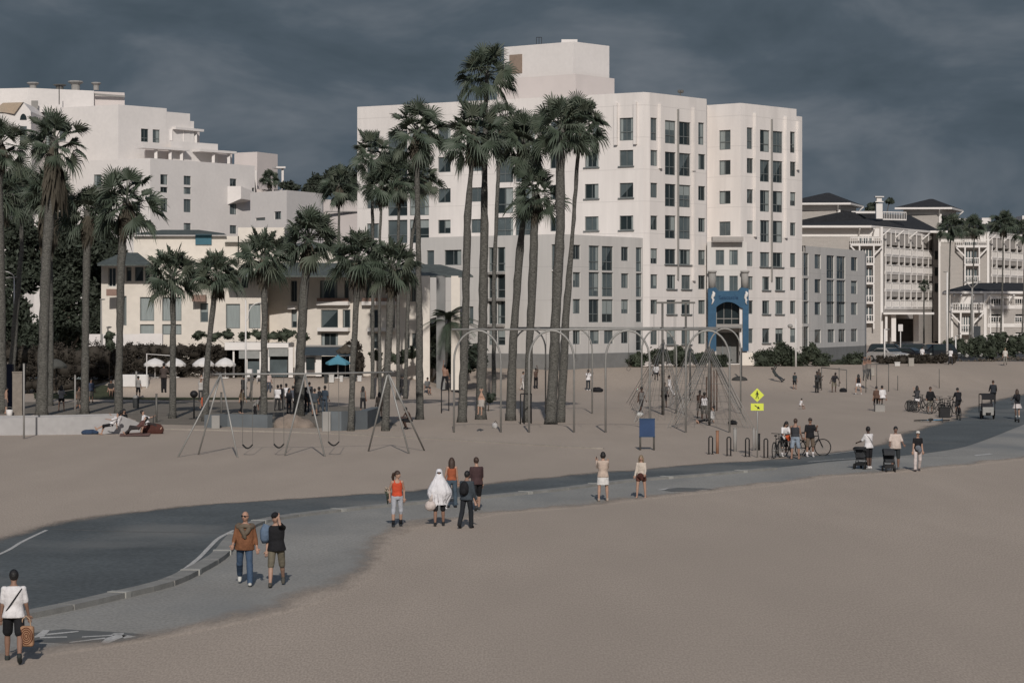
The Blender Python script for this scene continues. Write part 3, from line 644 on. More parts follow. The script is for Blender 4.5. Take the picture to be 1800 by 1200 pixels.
# roof terraces with pergolas
def pergola(x0, x1, yt, yb, Y0, Y1, xs):
    mb = MB(); a = V(x0, yt, Y0); b = V(x1, yt + 4, Y1); f_ = Frame((a.x, a.y), (b.x, b.y)); zt = a.z; zb = Z_(yb, Y0)
    mb.box(((a.x + b.x) / 2, (a.y + b.y) / 2 + .7, zt), (f_.L + .4, 1.5, .3), 0, math.atan2(f_.d.y, f_.d.x))
    for px in xs: mb.ebox(f_.pt(f_.u(px), zb, .3), f_.pt(f_.u(px), zt - .17, .3), .38, .38)
    mb.build('pergola', stucco, lh)
    mb = MB(); mb.box(((a.x + b.x) / 2, (a.y + b.y) / 2 + 2.6, (zt + zb) / 2), (f_.L - .6, .2, (zt - zb) - .1), 0, math.atan2(f_.d.y, f_.d.x)); mb.build('terrace_wall', stucco_pk, lh)
    mb = MB(); mb.box(((a.x + b.x) / 2 - 1.2, (a.y + b.y) / 2 + 2.4, zb + .8), (f_.L * .3, .3, 1.1), 0, math.atan2(f_.d.y, f_.d.x)); mb.build('terrace_door', glass_d, lh)
pergola(246, 324, 258, 279, 298.5, 304, (277, 302, 322)); pergola(346, 406, 264, 284, 305, 309.5, (378, 405)); pergola(302, 348, 225, 247, 306, 310, (304, 324, 347))
block(lh, [(-60, 306), (50, 304), (165, 308)], [(165, 322), (-60, 322)], 32, Z_(156, 305), stucco, name='roof_block', parapet=.3)
block(lh, [(165, 309), (219, 311)], [(218, 322), (165, 322)], 32, Z_(162, 310), stucco_pk, name='roof_block')
mb = MB(); mb.ebox(V(166, 166, 308.4), V(219, 170, 310.6), .3, .25); mb.build('roof_beam', conc, lh)
mb = MB(); mb.ebox(V(55, 184, 303.5), V(67, 184, 303.6), .1, 1.0); mb.build('roof_louvre', conc, lh)
for px, w, h in ((58, 20, 9), (105, 22, 6), (133, 25, 11), (169, 16, 9)):
    mb = MB(); c = V(px, 156, 311); s = 311 / F; mb.tube([c + Vector((0, 0, -h * s * .3)), c + Vector((0, 0, h * s * .6)), c + Vector((0, 0, h * s)), c + Vector((0, 0, h * s * 1.2))], [w * s * .3, w * s * .3, w * s * .55, w * s * .5], 10)
    mb.build('roof_ventilator', conc if px != 105 else steel_d, lh)
mb = MB(); mb.tube([V(104, 184, 303), V(104, 150, 303)], .06, 6); mb.build('roof_mast', black, lh)
gb = empty('gabled_house', (0, 0, 0), 0, 'white gabled house with a tan tiled roof and arched attic window at the left edge', 'building')
mb = MB(); yg = 296; c = [V(25, 200, yg), V(41, 180, yg), V(54, 196, yg), V(56, 300, yg), V(-80, 300, yg), V(-80, 200, yg)]; mb.plate(c, 12); mb.build('wall', stucco, gb)
mb = MB(); mb.add([V(25, 199.5, yg - .3), V(41, 179, yg - .3), V(41, 179, yg + 12), V(25, 199.5, yg + 12)], [(0, 1, 2, 3)]); mb.add([V(5, 181, yg + 6), V(41, 180, yg - .2), V(25, 200.5, yg - .4), V(-12, 195, yg)], [(0, 1, 2, 3)]); mb.build('roof', mat('tan_roof_tile', (.46, .36, .26)), gb)
mb = MB(); mb.add([V(41 + 6 * math.cos(t), 211 - 11 * math.sin(t), yg - .05) for t in np.linspace(0, math.pi, 12)], [tuple(range(12))][::-1]); mb.build('window', glass_d, gb)
mb = MB(); mb.quad(V(35, 262, yg - .05), V(47, 262, yg - .05), V(47, 222, yg - .05), V(35, 222, yg - .05)); mb.build('window', glass_m, gb)
# ---- white blocks in the middle distance ----
mw = empty('white_block', (0, 0, 0), 0, 'low white flat roofed block between the stepped hotel and the tower', 'building')
specs = []; Mf = [(440, 284), (504, 278), (567, 286)]; hm = []; fm0 = FR(Mf[0], Mf[1]); addw(hm, fm0, [(482, 494)], [zz(372, 386, 280)], nm=1, dark=.9); addw(hm, fm0, [(449, 466)], [zz(383, 388, 283)], nm=0)
block(mw, Mf, [(566, 300), (440, 300)], 1.3, Z_(335, 279), stucco, {0: hm}, parapet=.3)
for f_, r, k in specs: window(mw, f_, r, **k)
block(mw, [(567, 288), (640, 292)], [(640, 305), (567, 305)], 1.3, Z_(352, 290), stucco_pk, parapet=.3)
mb = MB(); mb.ebox(V(573, 372, 287.5), V(628, 372, 291.3), .3, .12); mb.build('cornice', conc, mw)
gbk = empty('grey_terrace_block', (0, 0, 0), 0, 'grey flat roofed block with a planted roof terrace behind the stepped hotel', 'building')
block(gbk, [(412, 332), (452, 330), (488, 335)], [(488, 350), (412, 350)], 1.3, Z_(268, 331), stucco_pk, parapet=.3)
block(gbk, [(448, 326), (498, 328)], [(498, 345), (448, 345)], 1.3, Z_(333, 327), stucco_pk, parapet=.3)
mb = MB(); mb.ebox(V(482, 295, 327), V(498, 295, 327.5), 2, .25); mb.ebox(V(497, 333, 327), V(497, 295, 327), .3, .3); mb.build('terrace_frame', stucco, gbk)
mb = MB(); mb.ebox(V(450, 333, 326.8), V(450, 300, 326.8), .3, .3); mb.build('terrace_post', stucco, gbk)

# ---- shingled hotel complex at the right ----
def rail(par, fr, a, b, z0, z1, d=-.05, m=None, solid=False):
    mb = MB(); m = m or trim_w
    mb.ebox(fr.pt(a, z1, d), fr.pt(b, z1, d), .14, .14); mb.ebox(fr.pt(a, z0, d), fr.pt(b, z0, d), .14, .2)
    n = max(2, int((b - a) / .32))
    for i in range(n + 1):
        u = a + (b - a) * i / n; mb.ebox(fr.pt(u, z0, d), fr.pt(u, z1, d), .07, .07, 0, up=tuple(fr.n))
    return mb.build('balcony_railing', m, par)
def hip(par, P, z, ridge, zr_, over=1.6, name='roof'):
    c = Vector((sum(p[0] for p in P) / 4, sum(p[1] for p in P) / 4, 0))
    e = [Vector((p[0] + math.copysign(over, p[0] - c.x), p[1] + math.copysign(over, p[1] - c.y), 0)) for p in P]
    e = [Vector((p.x, p.y, z)) for p in e]; r = [Vector((*ridge[0], zr_)), Vector((*ridge[1], zr_))]
    mb = MB(); mb.add(e + r, [(0, 1, 5, 4), (1, 2, 5), (2, 3, 4, 5), (3, 0, 4)]); mb.build(name, roofd, par)
    mb = MB(); mb.add([p - Vector((0, 0, .35)) for p in e] + [p - Vector((0, 0, .01)) for p in e], [(3, 2, 1, 0), (0, 1, 5, 4), (1, 2, 6, 5), (2, 3, 7, 6), (3, 0, 4, 7)]); mb.build('eaves', trim_w, par)
def bracket(mb, fr, u, z, s=1.3):
    mb.ebox(fr.pt(u, z - s, -.05), fr.pt(u, z - .35, -s), .2, .2); mb.ebox(fr.pt(u, z - s * 1.5, -.12), fr.pt(u, z - .36, -.12), .2, .12, 0, up=tuple(fr.n))
def shingle_hotel(label, front, back, z0, z1, left_bays, right_cols, right_rows, left_rects=()):
    h = empty('shingled_hotel', (0, 0, 0), 0, label, 'building')
    f0, f1 = FR(front[0], front[1]), FR(front[1], front[2]); rects = {0: [], 1: []}; sp = []
    for r in left_rects: q = (f0.u(r[0]), f0.u(r[1]), f0.z(r[0], r[3]), f0.z(r[0], r[2]), .5); rects[0].append(q); sp.append((f0, q))
    for a, b in right_cols:
        for r in right_rows: q = (f1.u(a), f1.u(b), r[0], r[1], .9); rects[1].append(q); sp.append((f1, q))
    block(h, front, back, z0, z1, shingle, rects, rec=.5)
    for f_, q in sp: window(h, f_, q, nm=1, fm=frame_w, dark=.3)
    for a, b in right_cols:
        for r in right_rows: rail(h, f1, f1.u(a) - .15, f1.u(b) + .15, r[0] - .35, r[0] + .75, -.08)
    for r in right_rows:
        mb = MB(); mb.ebox(f1.pt(f1.u(right_cols[0][0]) - .3, r[0] - .45, -.04), f1.pt(f1.u(right_cols[-1][1]) + .3, r[0] - .45, -.04), .1, .5); mb.build('floor_band', trim_w, h)
    for px in [right_cols[0][0]] + [b for a, b in right_cols]: mb = MB(); mb.ebox(f1.pt(f1.u(px) + .1, right_rows[-1][0] - .6, -.1), f1.pt(f1.u(px) + .1, z1 - .6, -.1), .2, .12, 0, up=tuple(f1.n)); mb.build('balcony_column', trim_w, h)
    for f_, u_, w_ in ((f1, 0, .4), (f1, f1.L, .3), (f0, 0, .3)): mb = MB(); mb.ebox(f_.pt(u_, z0, -.05), f_.pt(u_, z1, -.05), w_, w_); mb.build('corner_trim', trim_w, h)
    mb = MB(); mb.ebox(f0.pt(.2, z1 - .9, -.06), f0.pt(f0.L - .3, z1 - .9, -.06), .1, 1.3); mb.ebox(f1.pt(.3, z1 - .5, -.06), f1.pt(f1.L - .2, z1 - .5, -.06), .1, .6); mb.build('frieze', trim_w, h)
    for f_, u_ in [(f1, f1.L * i / 4) for i in range(5)] + [(f0, f0.u(q)) for px in left_bays for q in px[:2]] + [(f0, .1)]: mb = MB(); bracket(mb, f_, u_, z1, 1.5); mb.build('eaves_bracket', trim_w, h)
    for a, b, ztop, zbot in left_bays:
        ua, ub = f0.u(a), f0.u(b); k = 0
        zc = ztop
        while zc > zbot:
            wd = 1.4 if k == 0 else 0
            mb = MB(); mb.ebox(f0.pt(ua - wd, zc, -.6), f0.pt(ub + wd, zc, -.6), 1.2, .25); mb.build('balcony_floor', trim_w, h)
            rail(h, f0, ua - wd, ub + wd, zc + .1, zc + 1.15, -1.15)
            for s, u in ((-1, ua), (1, ub)):
                mb = MB(); mb.ebox(f0.pt(u, zc - (2.9 if zc - 3 > zbot else 1.0), -1.1), f0.pt(u, zc - .1, -1.1), .22, .22, 0, up=tuple(f0.n))
                if k == 0: mb.ebox(f0.pt(u, zc - 1.6, -1.1), f0.pt(u + s * wd, zc - .15, -1.1), .16, .2)
                mb.build('balcony_post', trim_w, h)
            mb = MB(); mb.quad(f0.pt(ua + .2, zc + .3, -.03), f0.pt(ub - .2, zc + .3, -.03), f0.pt(ub - .2, zc + 2.4, -.03), f0.pt(ua + .2, zc + 2.4, -.03), 0)
            for q in (.3, .5, .7): u = ua + (ub - ua) * q; mb.ebox(f0.pt(u, zc + .3, -.06), f0.pt(u, zc + 2.4, -.06), .14, .05, 1, up=tuple(f0.n))
            mb.build('balcony_door', [glass_m, trim_w], h); zc -= 3.0; k += 1
    return h, f0, f1
sh1, a0, a1 = shingle_hotel('grey shingled hotel with white balconies and a railed dark roof, beside the grey wing', [(1380, 372), (1549, 372), (1641, 398)], [(1640, 425), (1380, 410)], 1.0, Z_(401, 372) + .2,
    [(1509, 1534, Z_(431, 372), 2.5)], [(1556, 1565), (1568, 1579), (1582, 1589), (1590.5, 1600), (1603, 1610), (1612, 1621), (1623.5, 1631), (1632.5, 1639)], [(Z_(b, 385), Z_(a, 385)) for a, b in ((433, 446), (462, 476), (492, 506), (522, 536))], [(1424, 1442, 404, 417)])
hip(sh1, [(a0.A.x, a0.A.y), (a0.B.x, a0.B.y), (a1.B.x, a1.B.y), (X_(1600, 425), 425)], Z_(398, 372) + .1, [(X_(1480, 385), 385), (X_(1600, 400), 400)], Z_(372, 385), 1.8)
mb = MB(); cz = Z_(378, 382)
mb.box((X_(1545, 382), 382, cz + .6), (1.0, 1.0, 2.4)); mb.box((X_(1545, 382), 382, cz + 2.1), (1.3, 1.3, .15)); mb.box((X_(1545, 382), 382, cz + 2.5), (.8, .8, .6)); mb.box((X_(1545, 382), 382, cz + 2.9), (1.4, 1.4, .15)); mb.build('cupola', trim_w, sh1)
fw_ = FR((1552, 382), (1593, 384)); rail(sh1, fw_, 0, fw_.L, Z_(386, 383), Z_(373, 383), 0); fw2 = FR((1497, 388), (1540, 388)); rail(sh1, fw2, 0, fw2.L, Z_(374, 388), Z_(372, 388), 0)
for q_ in ((1556, 1560, 552, 600, 370.6, .6), (1567, 1575, 552, 600, 371, .6), (1606, 1615, 552, 600, 378, .6)): mb = MB(); rect(mb, *q_); mb.build('entrance_column', trim_w, sh1)
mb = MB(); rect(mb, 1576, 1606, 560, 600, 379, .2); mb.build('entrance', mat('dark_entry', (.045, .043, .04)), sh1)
mb = MB(); rect(mb, 1553, 1642, 549, 552.5, 370, 14.0); mb.build('canopy', trim_w, sh1)
sh2, b0, b1 = shingle_hotel('grey shingled hotel block with white balconies rising behind the low house, far right', [(1651, 392), (1736, 392), (1830, 420)], [(1830, 450), (1651, 440)], 1.0, Z_(411, 392) + .2,
    [(1694, 1719, Z_(434, 392), 4)], [(1743, 1751), (1754, 1764), (1766, 1774), (1777, 1787), (1789, 1797), (1800, 1810)], [(Z_(b, 405), Z_(a, 405)) for a, b in ((438, 452), (467, 481), (497, 511), (526, 540))])
hip(sh2, [(b0.A.x, b0.A.y), (b0.B.x, b0.B.y), (b1.B.x, b1.B.y), (X_(1700, 450), 450)], Z_(407, 392) + .1, [(X_(1690, 410), 410), (X_(1800, 425), 425)], Z_(392, 410), 1.8)
# dark link with stacked openings between the two blocks
lk = MB(); rect(lk, 1641.5, 1651, 408, 600, 396, .4); tag(lk.build('stair_link', shingle), 'narrow grey shingled link between the two hotel blocks', 'building')
for a, b in ((441, 456), (470, 485), (498, 513)):
    q = MB(); rect(q, 1643, 1650, a, b, 395.8, .1); o = q.build('opening', glass_d, bpy.data.objects['stair_link'])
sh3, c0, c1 = shingle_hotel('low grey shingled house with a dark hipped roof before the hotel, far right', [(1673, 330), (1731, 330), (1900, 334)], [(1900, 350), (1673, 350)], 1.2, Z_(517, 330) + .2,
    [(1686, 1708, Z_(548, 330), 3.4)], [(1739, 1761), (1785, 1806)], [(Z_(b, 331), Z_(a, 331)) for a, b in ((520, 534), (552, 566), (584, 597))])
hip(sh3, [(c0.A.x, c0.A.y), (X_(1900, 334), 334), (X_(1900, 350), 350), (X_(1676, 350), 350)], Z_(513, 330) + .1, [(X_(1712, 340), 340), (X_(1900, 342), 342)], Z_(497, 340), 1.4)
for lab, x0, xc, x1, ye, yt, yw, Y in (('pyramid roofed hotel pavilion half hidden behind the white tower', 1390, 1474, 1503, 357, 336, 352, 425), ('pyramid roofed hotel pavilion with flared white eaves, right of the cupola', 1588, 1652, 1679, 365, 347, 362, 440)):
    p = empty('roof_pavilion', (0, 0, 0), 0, lab, 'pavilion')
    fr_ = [(x0, Y + 1), (xc, Y), (x1, Y + 9)]; bk = [(x1 - 50, Y + 14)]
    block(p, fr_, bk, 1.0, Z_(ye - 1, Y), shingle)
    P = [(X_(*q), q[1]) for q in fr_ + bk]
    cx = sum(q[0] for q in P) / 4; cy = sum(q[1] for q in P) / 4
    hip(p, P, Z_(ye, Y), [(cx - .3, cy), (cx + .3, cy)], Z_(yt, Y), 1.9)
    f_ = FR(fr_[0], fr_[1]); mb = MB(); mb.ebox(f_.pt(.1, Z_(ye + 8, Y), -.05), f_.pt(f_.L, Z_(ye + 8, Y), -.05), .1, .9); f2 = FR(fr_[1], fr_[2]); mb.ebox(f2.pt(.1, Z_(ye + 8, Y), -.05), f2.pt(f2.L, Z_(ye + 8, Y), -.05), .1, .9)
    mb.ebox(f2.pt(0, 10, -.05), f2.pt(0, Z_(ye + 2, Y), -.05), .5, .5); bracket(mb, f_, f_.L - .1, Z_(ye, Y), 1.6); bracket(mb, f2, f2.L, Z_(ye, Y), 1.6); mb.build('frieze', trim_w, p)
fb_ = empty('far_building', (0, 0, 0), 0, 'distant white flat roofed building above the far palms', 'building')
for q_ in ((1676, 1702, 384, 400, 470, 6), (1726, 1742, 383, 402, 470, 6), (1797, 1830, 379, 386, 470, 6)): mb = MB(); rect(mb, *q_); mb.build('wall', stucco, fb_)

# =====================================================================================
# VEGETATION
# =====================================================================================
def np_mesh(name, verts, faces, mats, mi=None):
    me = bpy.data.meshes.new(name); me.from_pydata([tuple(v) for v in verts], [], faces)
    for m in mats: me.materials.append(m)
    if mi is not None: me.polygons.foreach_set('material_index', mi)
    me.update(); return me
def fan_crown(seed, n=42, nl=22, spread=(-50, 82), droop=.28, curl=.5):
    """a fan palm's head of leaves, radius about 1, centred on the growing point"""
    r = random.Random(seed); vs = []; fs = []; mi = []
    for k in range(n):
        az = k * 2.39996 + r.uniform(-.6, .6); q = (k + .5) / n
        el = R(spread[0] + (spread[1] - spread[0]) * (q ** .95)) + r.uniform(-.16, .16)
        d = Vector((math.cos(az) * math.cos(el), math.sin(az) * math.cos(el), math.sin(el)))
        up = Vector((0, 0, 1)); s = d.cross(up); s = s.normalized() if s.length > .05 else Vector((math.cos(az + 1.57), math.sin(az + 1.57), 0))
        tw = r.uniform(-1.15, 1.15); s = (Matrix.Rotation(tw, 3, d) @ s); nrm = s.cross(d).normalized()
        pl = r.uniform(.28, .60); fr_ = r.uniform(.34, .50); sag = droop * (1 - .6 * q) * r.uniform(.7, 1.3)
        P = d * pl - up * sag * .12
        ax = (d - up * sag).normalized()
        m_ = 0 if r.random() < .7 else 1
        b = len(vs); w = .012; vs += [s * w, -s * w, P - s * w, P + s * w]; fs.append((b, b + 1, b + 2, b + 3)); mi.append(1)
        half = R(r.uniform(82, 112)); c0 = len(vs); vs.append(P)
        prevm = None
        fold = r.uniform(.05, .3)
        for i in range(nl + 1):
            ph = -half + 2 * half * i / nl
            dl = (ax * math.cos(ph) + s * math.sin(ph) + nrm * fold * abs(math.sin(ph))).normalized()
            m1 = P + dl * fr_ * .40 * (1 - .12 * (ph / half) ** 2) - up * .02 + nrm * (.012 if i % 2 else -.012)
            vs.append(m1)
        for i in range(nl):
            fs.append((c0, c0 + 1 + i, c0 + 2 + i)); mi.append(m_)
            ph = -half + 2 * half * (i + .5) / nl
            dl = (ax * math.cos(ph) + s * math.sin(ph) + nrm * fold * abs(math.sin(ph))).normalized()
            L = fr_ * (1 - .22 * (ph / half) ** 2) * r.uniform(.86, 1.08)
            a, c = vs[c0 + 1 + i], vs[c0 + 2 + i]
            tip = P + dl * L - up * L * curl * (.25 + .3 * (1 - q)) * r.uniform(.5, 1.4)
            b = len(vs); mid = P + dl * L * .72 - up * L * curl * .10; wv = (c - a) * .42; vs += [a, c, mid + wv, mid - wv, tip]; fs += [(b, b + 1, b + 2, b + 3), (b + 3, b + 2, b + 4)]; mi += [m_, m_]
    return np_mesh('crown', vs, fs, [leafm, leafm2], mi)
def feather_crown(seed, n=34, nl=26):
    r = random.Random(seed); vs = []; fs = []
    for k in range(n):
        az = k * 2.4 + r.uniform(-.2, .2); el = R(r.uniform(-15, 80)); d = Vector((math.cos(az), math.sin(az), 0)); up = Vector((0, 0, 1)); s = Vector((-d.y, d.x, 0)); L = r.uniform(.8, 1.05)
        def pt(t): return d * (math.cos(el) * t * L + .25 * t * t) + up * (math.sin(el) * t * L - .75 * t * t * (1 - .4 * math.sin(el)))
        for i in range(nl):
            t = .15 + .85 * i / nl; p = pt(t); q = (pt(t + .03) - p).normalized()
            for sg in (-1, 1):
                e = (s * sg + q * .7 - up * .35).normalized() * .28 * (1 - .5 * abs(t - .5))
                b = len(vs); vs += [p - q * .016, p + q * .016, p + e]; fs.append((b, b + 1, b + 2))
        b = len(vs); w = s * .012; vs += [w, -w, pt(.5) - w, pt(.5) + w, pt(1), pt(1)]; fs += [(b, b + 1, b + 2, b + 3), (b + 3, b + 2, b + 4)]
    return np_mesh('crown', vs, fs, [leafm])
def skirt_mesh(seed, n=26):
    """dead leaves hanging under the head"""
    r = random.Random(seed); vs = []; fs = []
    for k in range(n):
        az = r.uniform(0, 6.28); z0 = -r.uniform(.05, .5); rr = r.uniform(.12, .26)
        for j in range(7):
            a = az + r.uniform(-.35, .35); p = Vector((math.cos(a) * .07, math.sin(a) * .07, z0)); e = Vector((math.cos(a) * rr, math.sin(a) * rr, z0 - r.uniform(.25, .55)))
            t = Vector((-math.sin(a), math.cos(a), 0)) * .03; b = len(vs); vs += [p - t, p + t, p.lerp(e, .6) + t * 1.5 + Vector((0, 0, .05)), e, p.lerp(e, .6) - t * 1.5 + Vector((0, 0, .05))]; fs.append((b, b + 1, b + 2, b + 3, b + 4))
    return np_mesh('dead_skirt', vs, fs, [deadm])
CROWNS = [fan_crown(1, 38, 24, (-46, 86), .3, .8), fan_crown(2, 42, 24, (-52, 84), .3, .9), fan_crown(3, 34, 26, (-48, 88), .25, .7), fan_crown(4, 40, 24, (-50, 82), .35, .9), fan_crown(7, 36, 24, (-56, 80), .4, .8), fan_crown(8, 40, 24, (-50, 86), .3, 1.0)]
BUSHY = [fan_crown(11, 50, 24, (-45, 86), .2, 1.0), fan_crown(12, 56, 24, (-38, 86), .15, 1.1), fan_crown(13, 48, 26, (-50, 88), .2, 1.1)]
FEATHER = feather_crown(5)
SKIRTS = [skirt_mesh(1), skirt_mesh(2, 40)]
def palm(name, label, group, path, widths, cr, kind=0, skirt=None, Y=None, squash=1.0, base_z=None):
    """path: pixel points from the foot up to the growing point; widths: trunk width in pixels at each"""
    g = G(*path[0]) if Y is None else None
    Y = g.y if Y is None else Y; rnd = random.Random(int(path[0][0] * 7 + path[-1][1]))
    z0 = gz(X_(path[0][0], Y), Y) if base_z is None else base_z
    base = Vector((X_(path[0][0], Y), Y, z0))
    t = empty(name, base, 0, label, 'palm tree', group)
    pts = []; rad = []; s = Y / F
    raw = [V(x, y, Y) - base for x, y in path]; raw[0] = Vector((0, 0, -.15))
    for i in range(len(raw) - 1):
        n = max(2, int((raw[i + 1] - raw[i]).length / .55))
        for k in range(n):
            q = k / n; p = raw[i].lerp(raw[i + 1], q); w = (widths[i] * (1 - q) + widths[i + 1] * q) * s / 2 * .79
            pts.append(p + Vector((rnd.uniform(-.02, .02), rnd.uniform(-.02, .02), 0))); rad.append(w * rnd.uniform(.92, 1.1))
    pts.append(raw[-1]); rad.append(widths[-1] * s / 2 * .79); rad[0] *= 1.25
    m = MB(); m.tube(pts, rad, 12); m.build('trunk', trunkm, t, True)
    me = (BUSHY if kind == 'b' else CROWNS)[rnd.randrange(3 if kind == 'b' else 6)] if kind != 'f' else FEATHER
    c = bpy.data.objects.new('crown', me); COL.objects.link(c); c.parent = t; c.location = raw[-1]; rr = cr * s * 1.06 * rnd.uniform(.95, 1.05); c.location.z -= cr * s * .12
    c.scale = (rr, rr, rr * squash); c.rotation_euler = (rnd.uniform(-.1, .1), rnd.uniform(-.1, .1), rnd.uniform(0, 6.28))
    if skirt is not None:
        k = bpy.data.objects.new('dead_skirt', SKIRTS[skirt % 2]); COL.objects.link(k); k.parent = t; k.location = raw[-1]; q = rr * (1.0 if skirt < 2 else 1.5); k.scale = (q, q, q * (1.0 if skirt < 2 else 1.4))
    return t
GP = 'fan palms of the grove at the edge of the beach'
P_ = palm
# centre group
P_('fan_palm', 'tallest fan palm, its head in the sky beside the rooftop penthouse', GP, [(845, 737), (849, 560), (851, 410), (852, 270), (856, 122)], [25, 20, 18, 11, 10], 66, 2, None)
P_('fan_palm', 'fan palm with a swollen lower trunk, left of the tallest palm', GP, [(812, 742), (818, 560), (822, 380), (828, 300), (833, 226)], [20, 17, 16, 9, 8], 72, 0, 0)
P_('fan_palm', 'fan palm with its head directly behind the tallest trunk', GP, [(868, 728), (868, 500), (876, 300), (884, 214)], [10, 9, 8, 7], 50, 2, 0, Y=175)
P_('fan_palm', 'leaning fan palm with a kinked trunk swollen below the kink', GP, [(897, 739), (902, 600), (914, 440), (921, 370), (920, 245)], [22, 17, 17, 9, 8], 66, 1, 0)
P_('fan_palm', 'shorter fan palm with a thick trunk and low head, between the leaning palms', GP, [(925, 742), (931, 600), (938, 450), (941, 335)], [17, 16, 20, 14], 60, 2, 1)
P_('fan_palm', 'thick straight fan palm with a broad dark head left of the tower windows', GP, [(968, 745), (975, 600), (985, 400), (985, 300), (986, 216)], [26, 22, 21, 20, 14], 68, 3, None)
P_('fan_palm', 'slim fan palm crossing behind the thick one, its head against the tower', GP, [(985, 742), (996, 540), (1006, 420), (1014, 300), (1022, 212)], [20, 17, 9, 9, 8], 66, 3, 0)
P_('fan_palm', 'tall fan palm left of centre with a full round head before the tower', GP, [(738, 737), (737, 560), (735, 420), (733, 300), (733, 224)], [18, 15, 12, 11, 10], 66, 0, 1)
P_('fan_palm', 'slim fan palm in front of the left corner of the white tower', GP, [(655, 720), (655, 560), (655, 400), (653, 262)], [9, 8, 7, 6], 48, 2, None, Y=178)
P_('fan_palm', 'slim fan palm with a small low head, second from the tower corner', GP, [(668, 720), (667, 560), (668, 420), (672, 318)], [8, 7, 6, 5], 50, 1, 0, Y=176)
P_('fan_palm', 'fan palm with a dark head beside the tall left palm', GP, [(700, 722), (700, 560), (700, 420), (703, 306)], [9, 8, 7, 6], 60, 3, 1, Y=176)
P_('fan_palm', 'slim fan palm leaning slightly, its head low against the tower', GP, [(712, 722), (716, 560), (724, 420), (744, 306)], [10, 8, 7, 5], 44, 2, 1, Y=178)
P_('fan_palm', 'thin pale trunked palm rising above the hedge, left of the tower corner', GP, [(596, 700), (596, 560), (596, 420), (596, 322)], [8, 7, 6, 5], 46, 1, 1, Y=200)
# mid row of shorter thick palms
P_('fan_palm', 'bushy fan palm with a stout trunk, right one of the low row', GP, [(678, 757), (681, 640), (687, 540), (690, 462)], [17, 15, 18, 17], 66, 'b', 1)
P_('fan_palm', 'bushy fan palm before the green roof, third from the right in the low row', GP, [(617, 757), (620, 640), (626, 540), (628, 448)], [15, 12, 14, 14], 66, 'b', 0)
P_('fan_palm', 'stout fan palm with tapering thick trunk, in front of the green eaves', GP, [(524, 731), (528, 620), (534, 520), (542, 414)], [25, 20, 19, 16], 68, 'b', 0)
P_('fan_palm', 'fan palm between the street lamp and the stout one', GP, [(463, 750), (464, 640), (465, 540), (463, 446)], [17, 14, 13, 14], 66, 'b', 1)
P_('fan_palm', 'low fan palm curving right, in front of the cream house', GP, [(360, 740), (364, 640), (372, 560), (383, 476)], [16, 13, 12, 11], 58, 'b', 0)
P_('fan_palm', 'low fan palm with a drooping leaf on its left, in front of the cream house', GP, [(303, 735), (304, 640), (304, 560), (303, 478)], [16, 14, 12, 12], 64, 'b', None)
P_('fan_palm', 'fan palm with a shaggy trunk at the left end of the cream house', GP, [(208, 729), (210, 600), (213, 460), (222, 348)], [20, 15, 19, 13], 74, 1, 1)
P_('fan_palm', 'fan palm with a low dark head before the trees at the left', GP, [(149, 727), (150, 600), (152, 460), (154, 370)], [20, 16, 17, 15], 66, 'b', 1)
P_('fan_palm', 'big shaggy fan palm with a long skirt of dead leaves, far left', GP, [(73, 731), (76, 600), (82, 440), (92, 320), (96, 240)], [26, 22, 22, 26, 18], 66, 3, 2)
P_('fan_palm', 'fan palm half hidden behind the big shaggy one', GP, [(88, 722), (90, 600), (88, 440), (84, 330)], [13, 11, 11, 10], 62, 'b', 3, Y=165)
P_('fan_palm', 'slender leaning fan palm near the left lamp', GP, [(18, 640), (27, 560), (38, 440), (38, 330)], [16, 13, 9, 8], 62, 1, 0, Y=185)
P_('fan_palm', 'fan palm at the left edge of the picture', GP, [(4, 726), (2, 600), (0, 450), (-2, 330), (0, 246)], [24, 20, 20, 17, 12], 66, 0, 1)
P_('fan_palm', 'low headed fan palm at the left edge', GP, [(-30, 700), (-22, 560), (-10, 420), (2, 340)], [16, 13, 11, 9], 60, 'b', 0, Y=176)
P_('feather_palm', 'low feathery palm in front of the porch posts', None, [(772, 690), (782, 640), (790, 560)], [12, 10, 8], 52, 'f', None, Y=190)
P_('feather_palm', 'small feathery palm behind the swollen trunk', None, [(812, 690), (812, 640), (812, 610)], [9, 8, 6], 30, 'f', None, Y=193)
for d_ in ('roof terrace palm on the grey block in the middle distance',):
    P_('fan_palm', d_, None, [(475, 334), (475, 322), (474, 312)], [4, 4, 3], 21, 'b', 0, Y=325.5, base_z=Z_(334, 325.5))
FG = 'slim palms before the shingled hotel'
for lab, path, cr in (('slim fan palm before the hotel, first to the right of its roof', [(1665, 640), (1668, 520), (1671, 396)], 30), ('slim fan palm before the hotel, second from the left', [(1703, 630), (1710, 500), (1713, 396)], 27), ('slim fan palm with the highest head before the hotel', [(1758, 625), (1762, 500), (1764, 390)], 30), ('slim fan palm at the right edge before the hotel', [(1796, 618), (1800, 500), (1802, 402)], 28),
    ('slim fan palm with a pale small head beside the hotel entrance', [(1624, 600), (1624, 540), (1625, 500)], 14)):
    P_('slim_fan_palm', lab, FG, path, [4.5, 3.5, 3], cr, 'b' if cr > 20 else 2, 0, Y=315 if cr > 20 else 340)

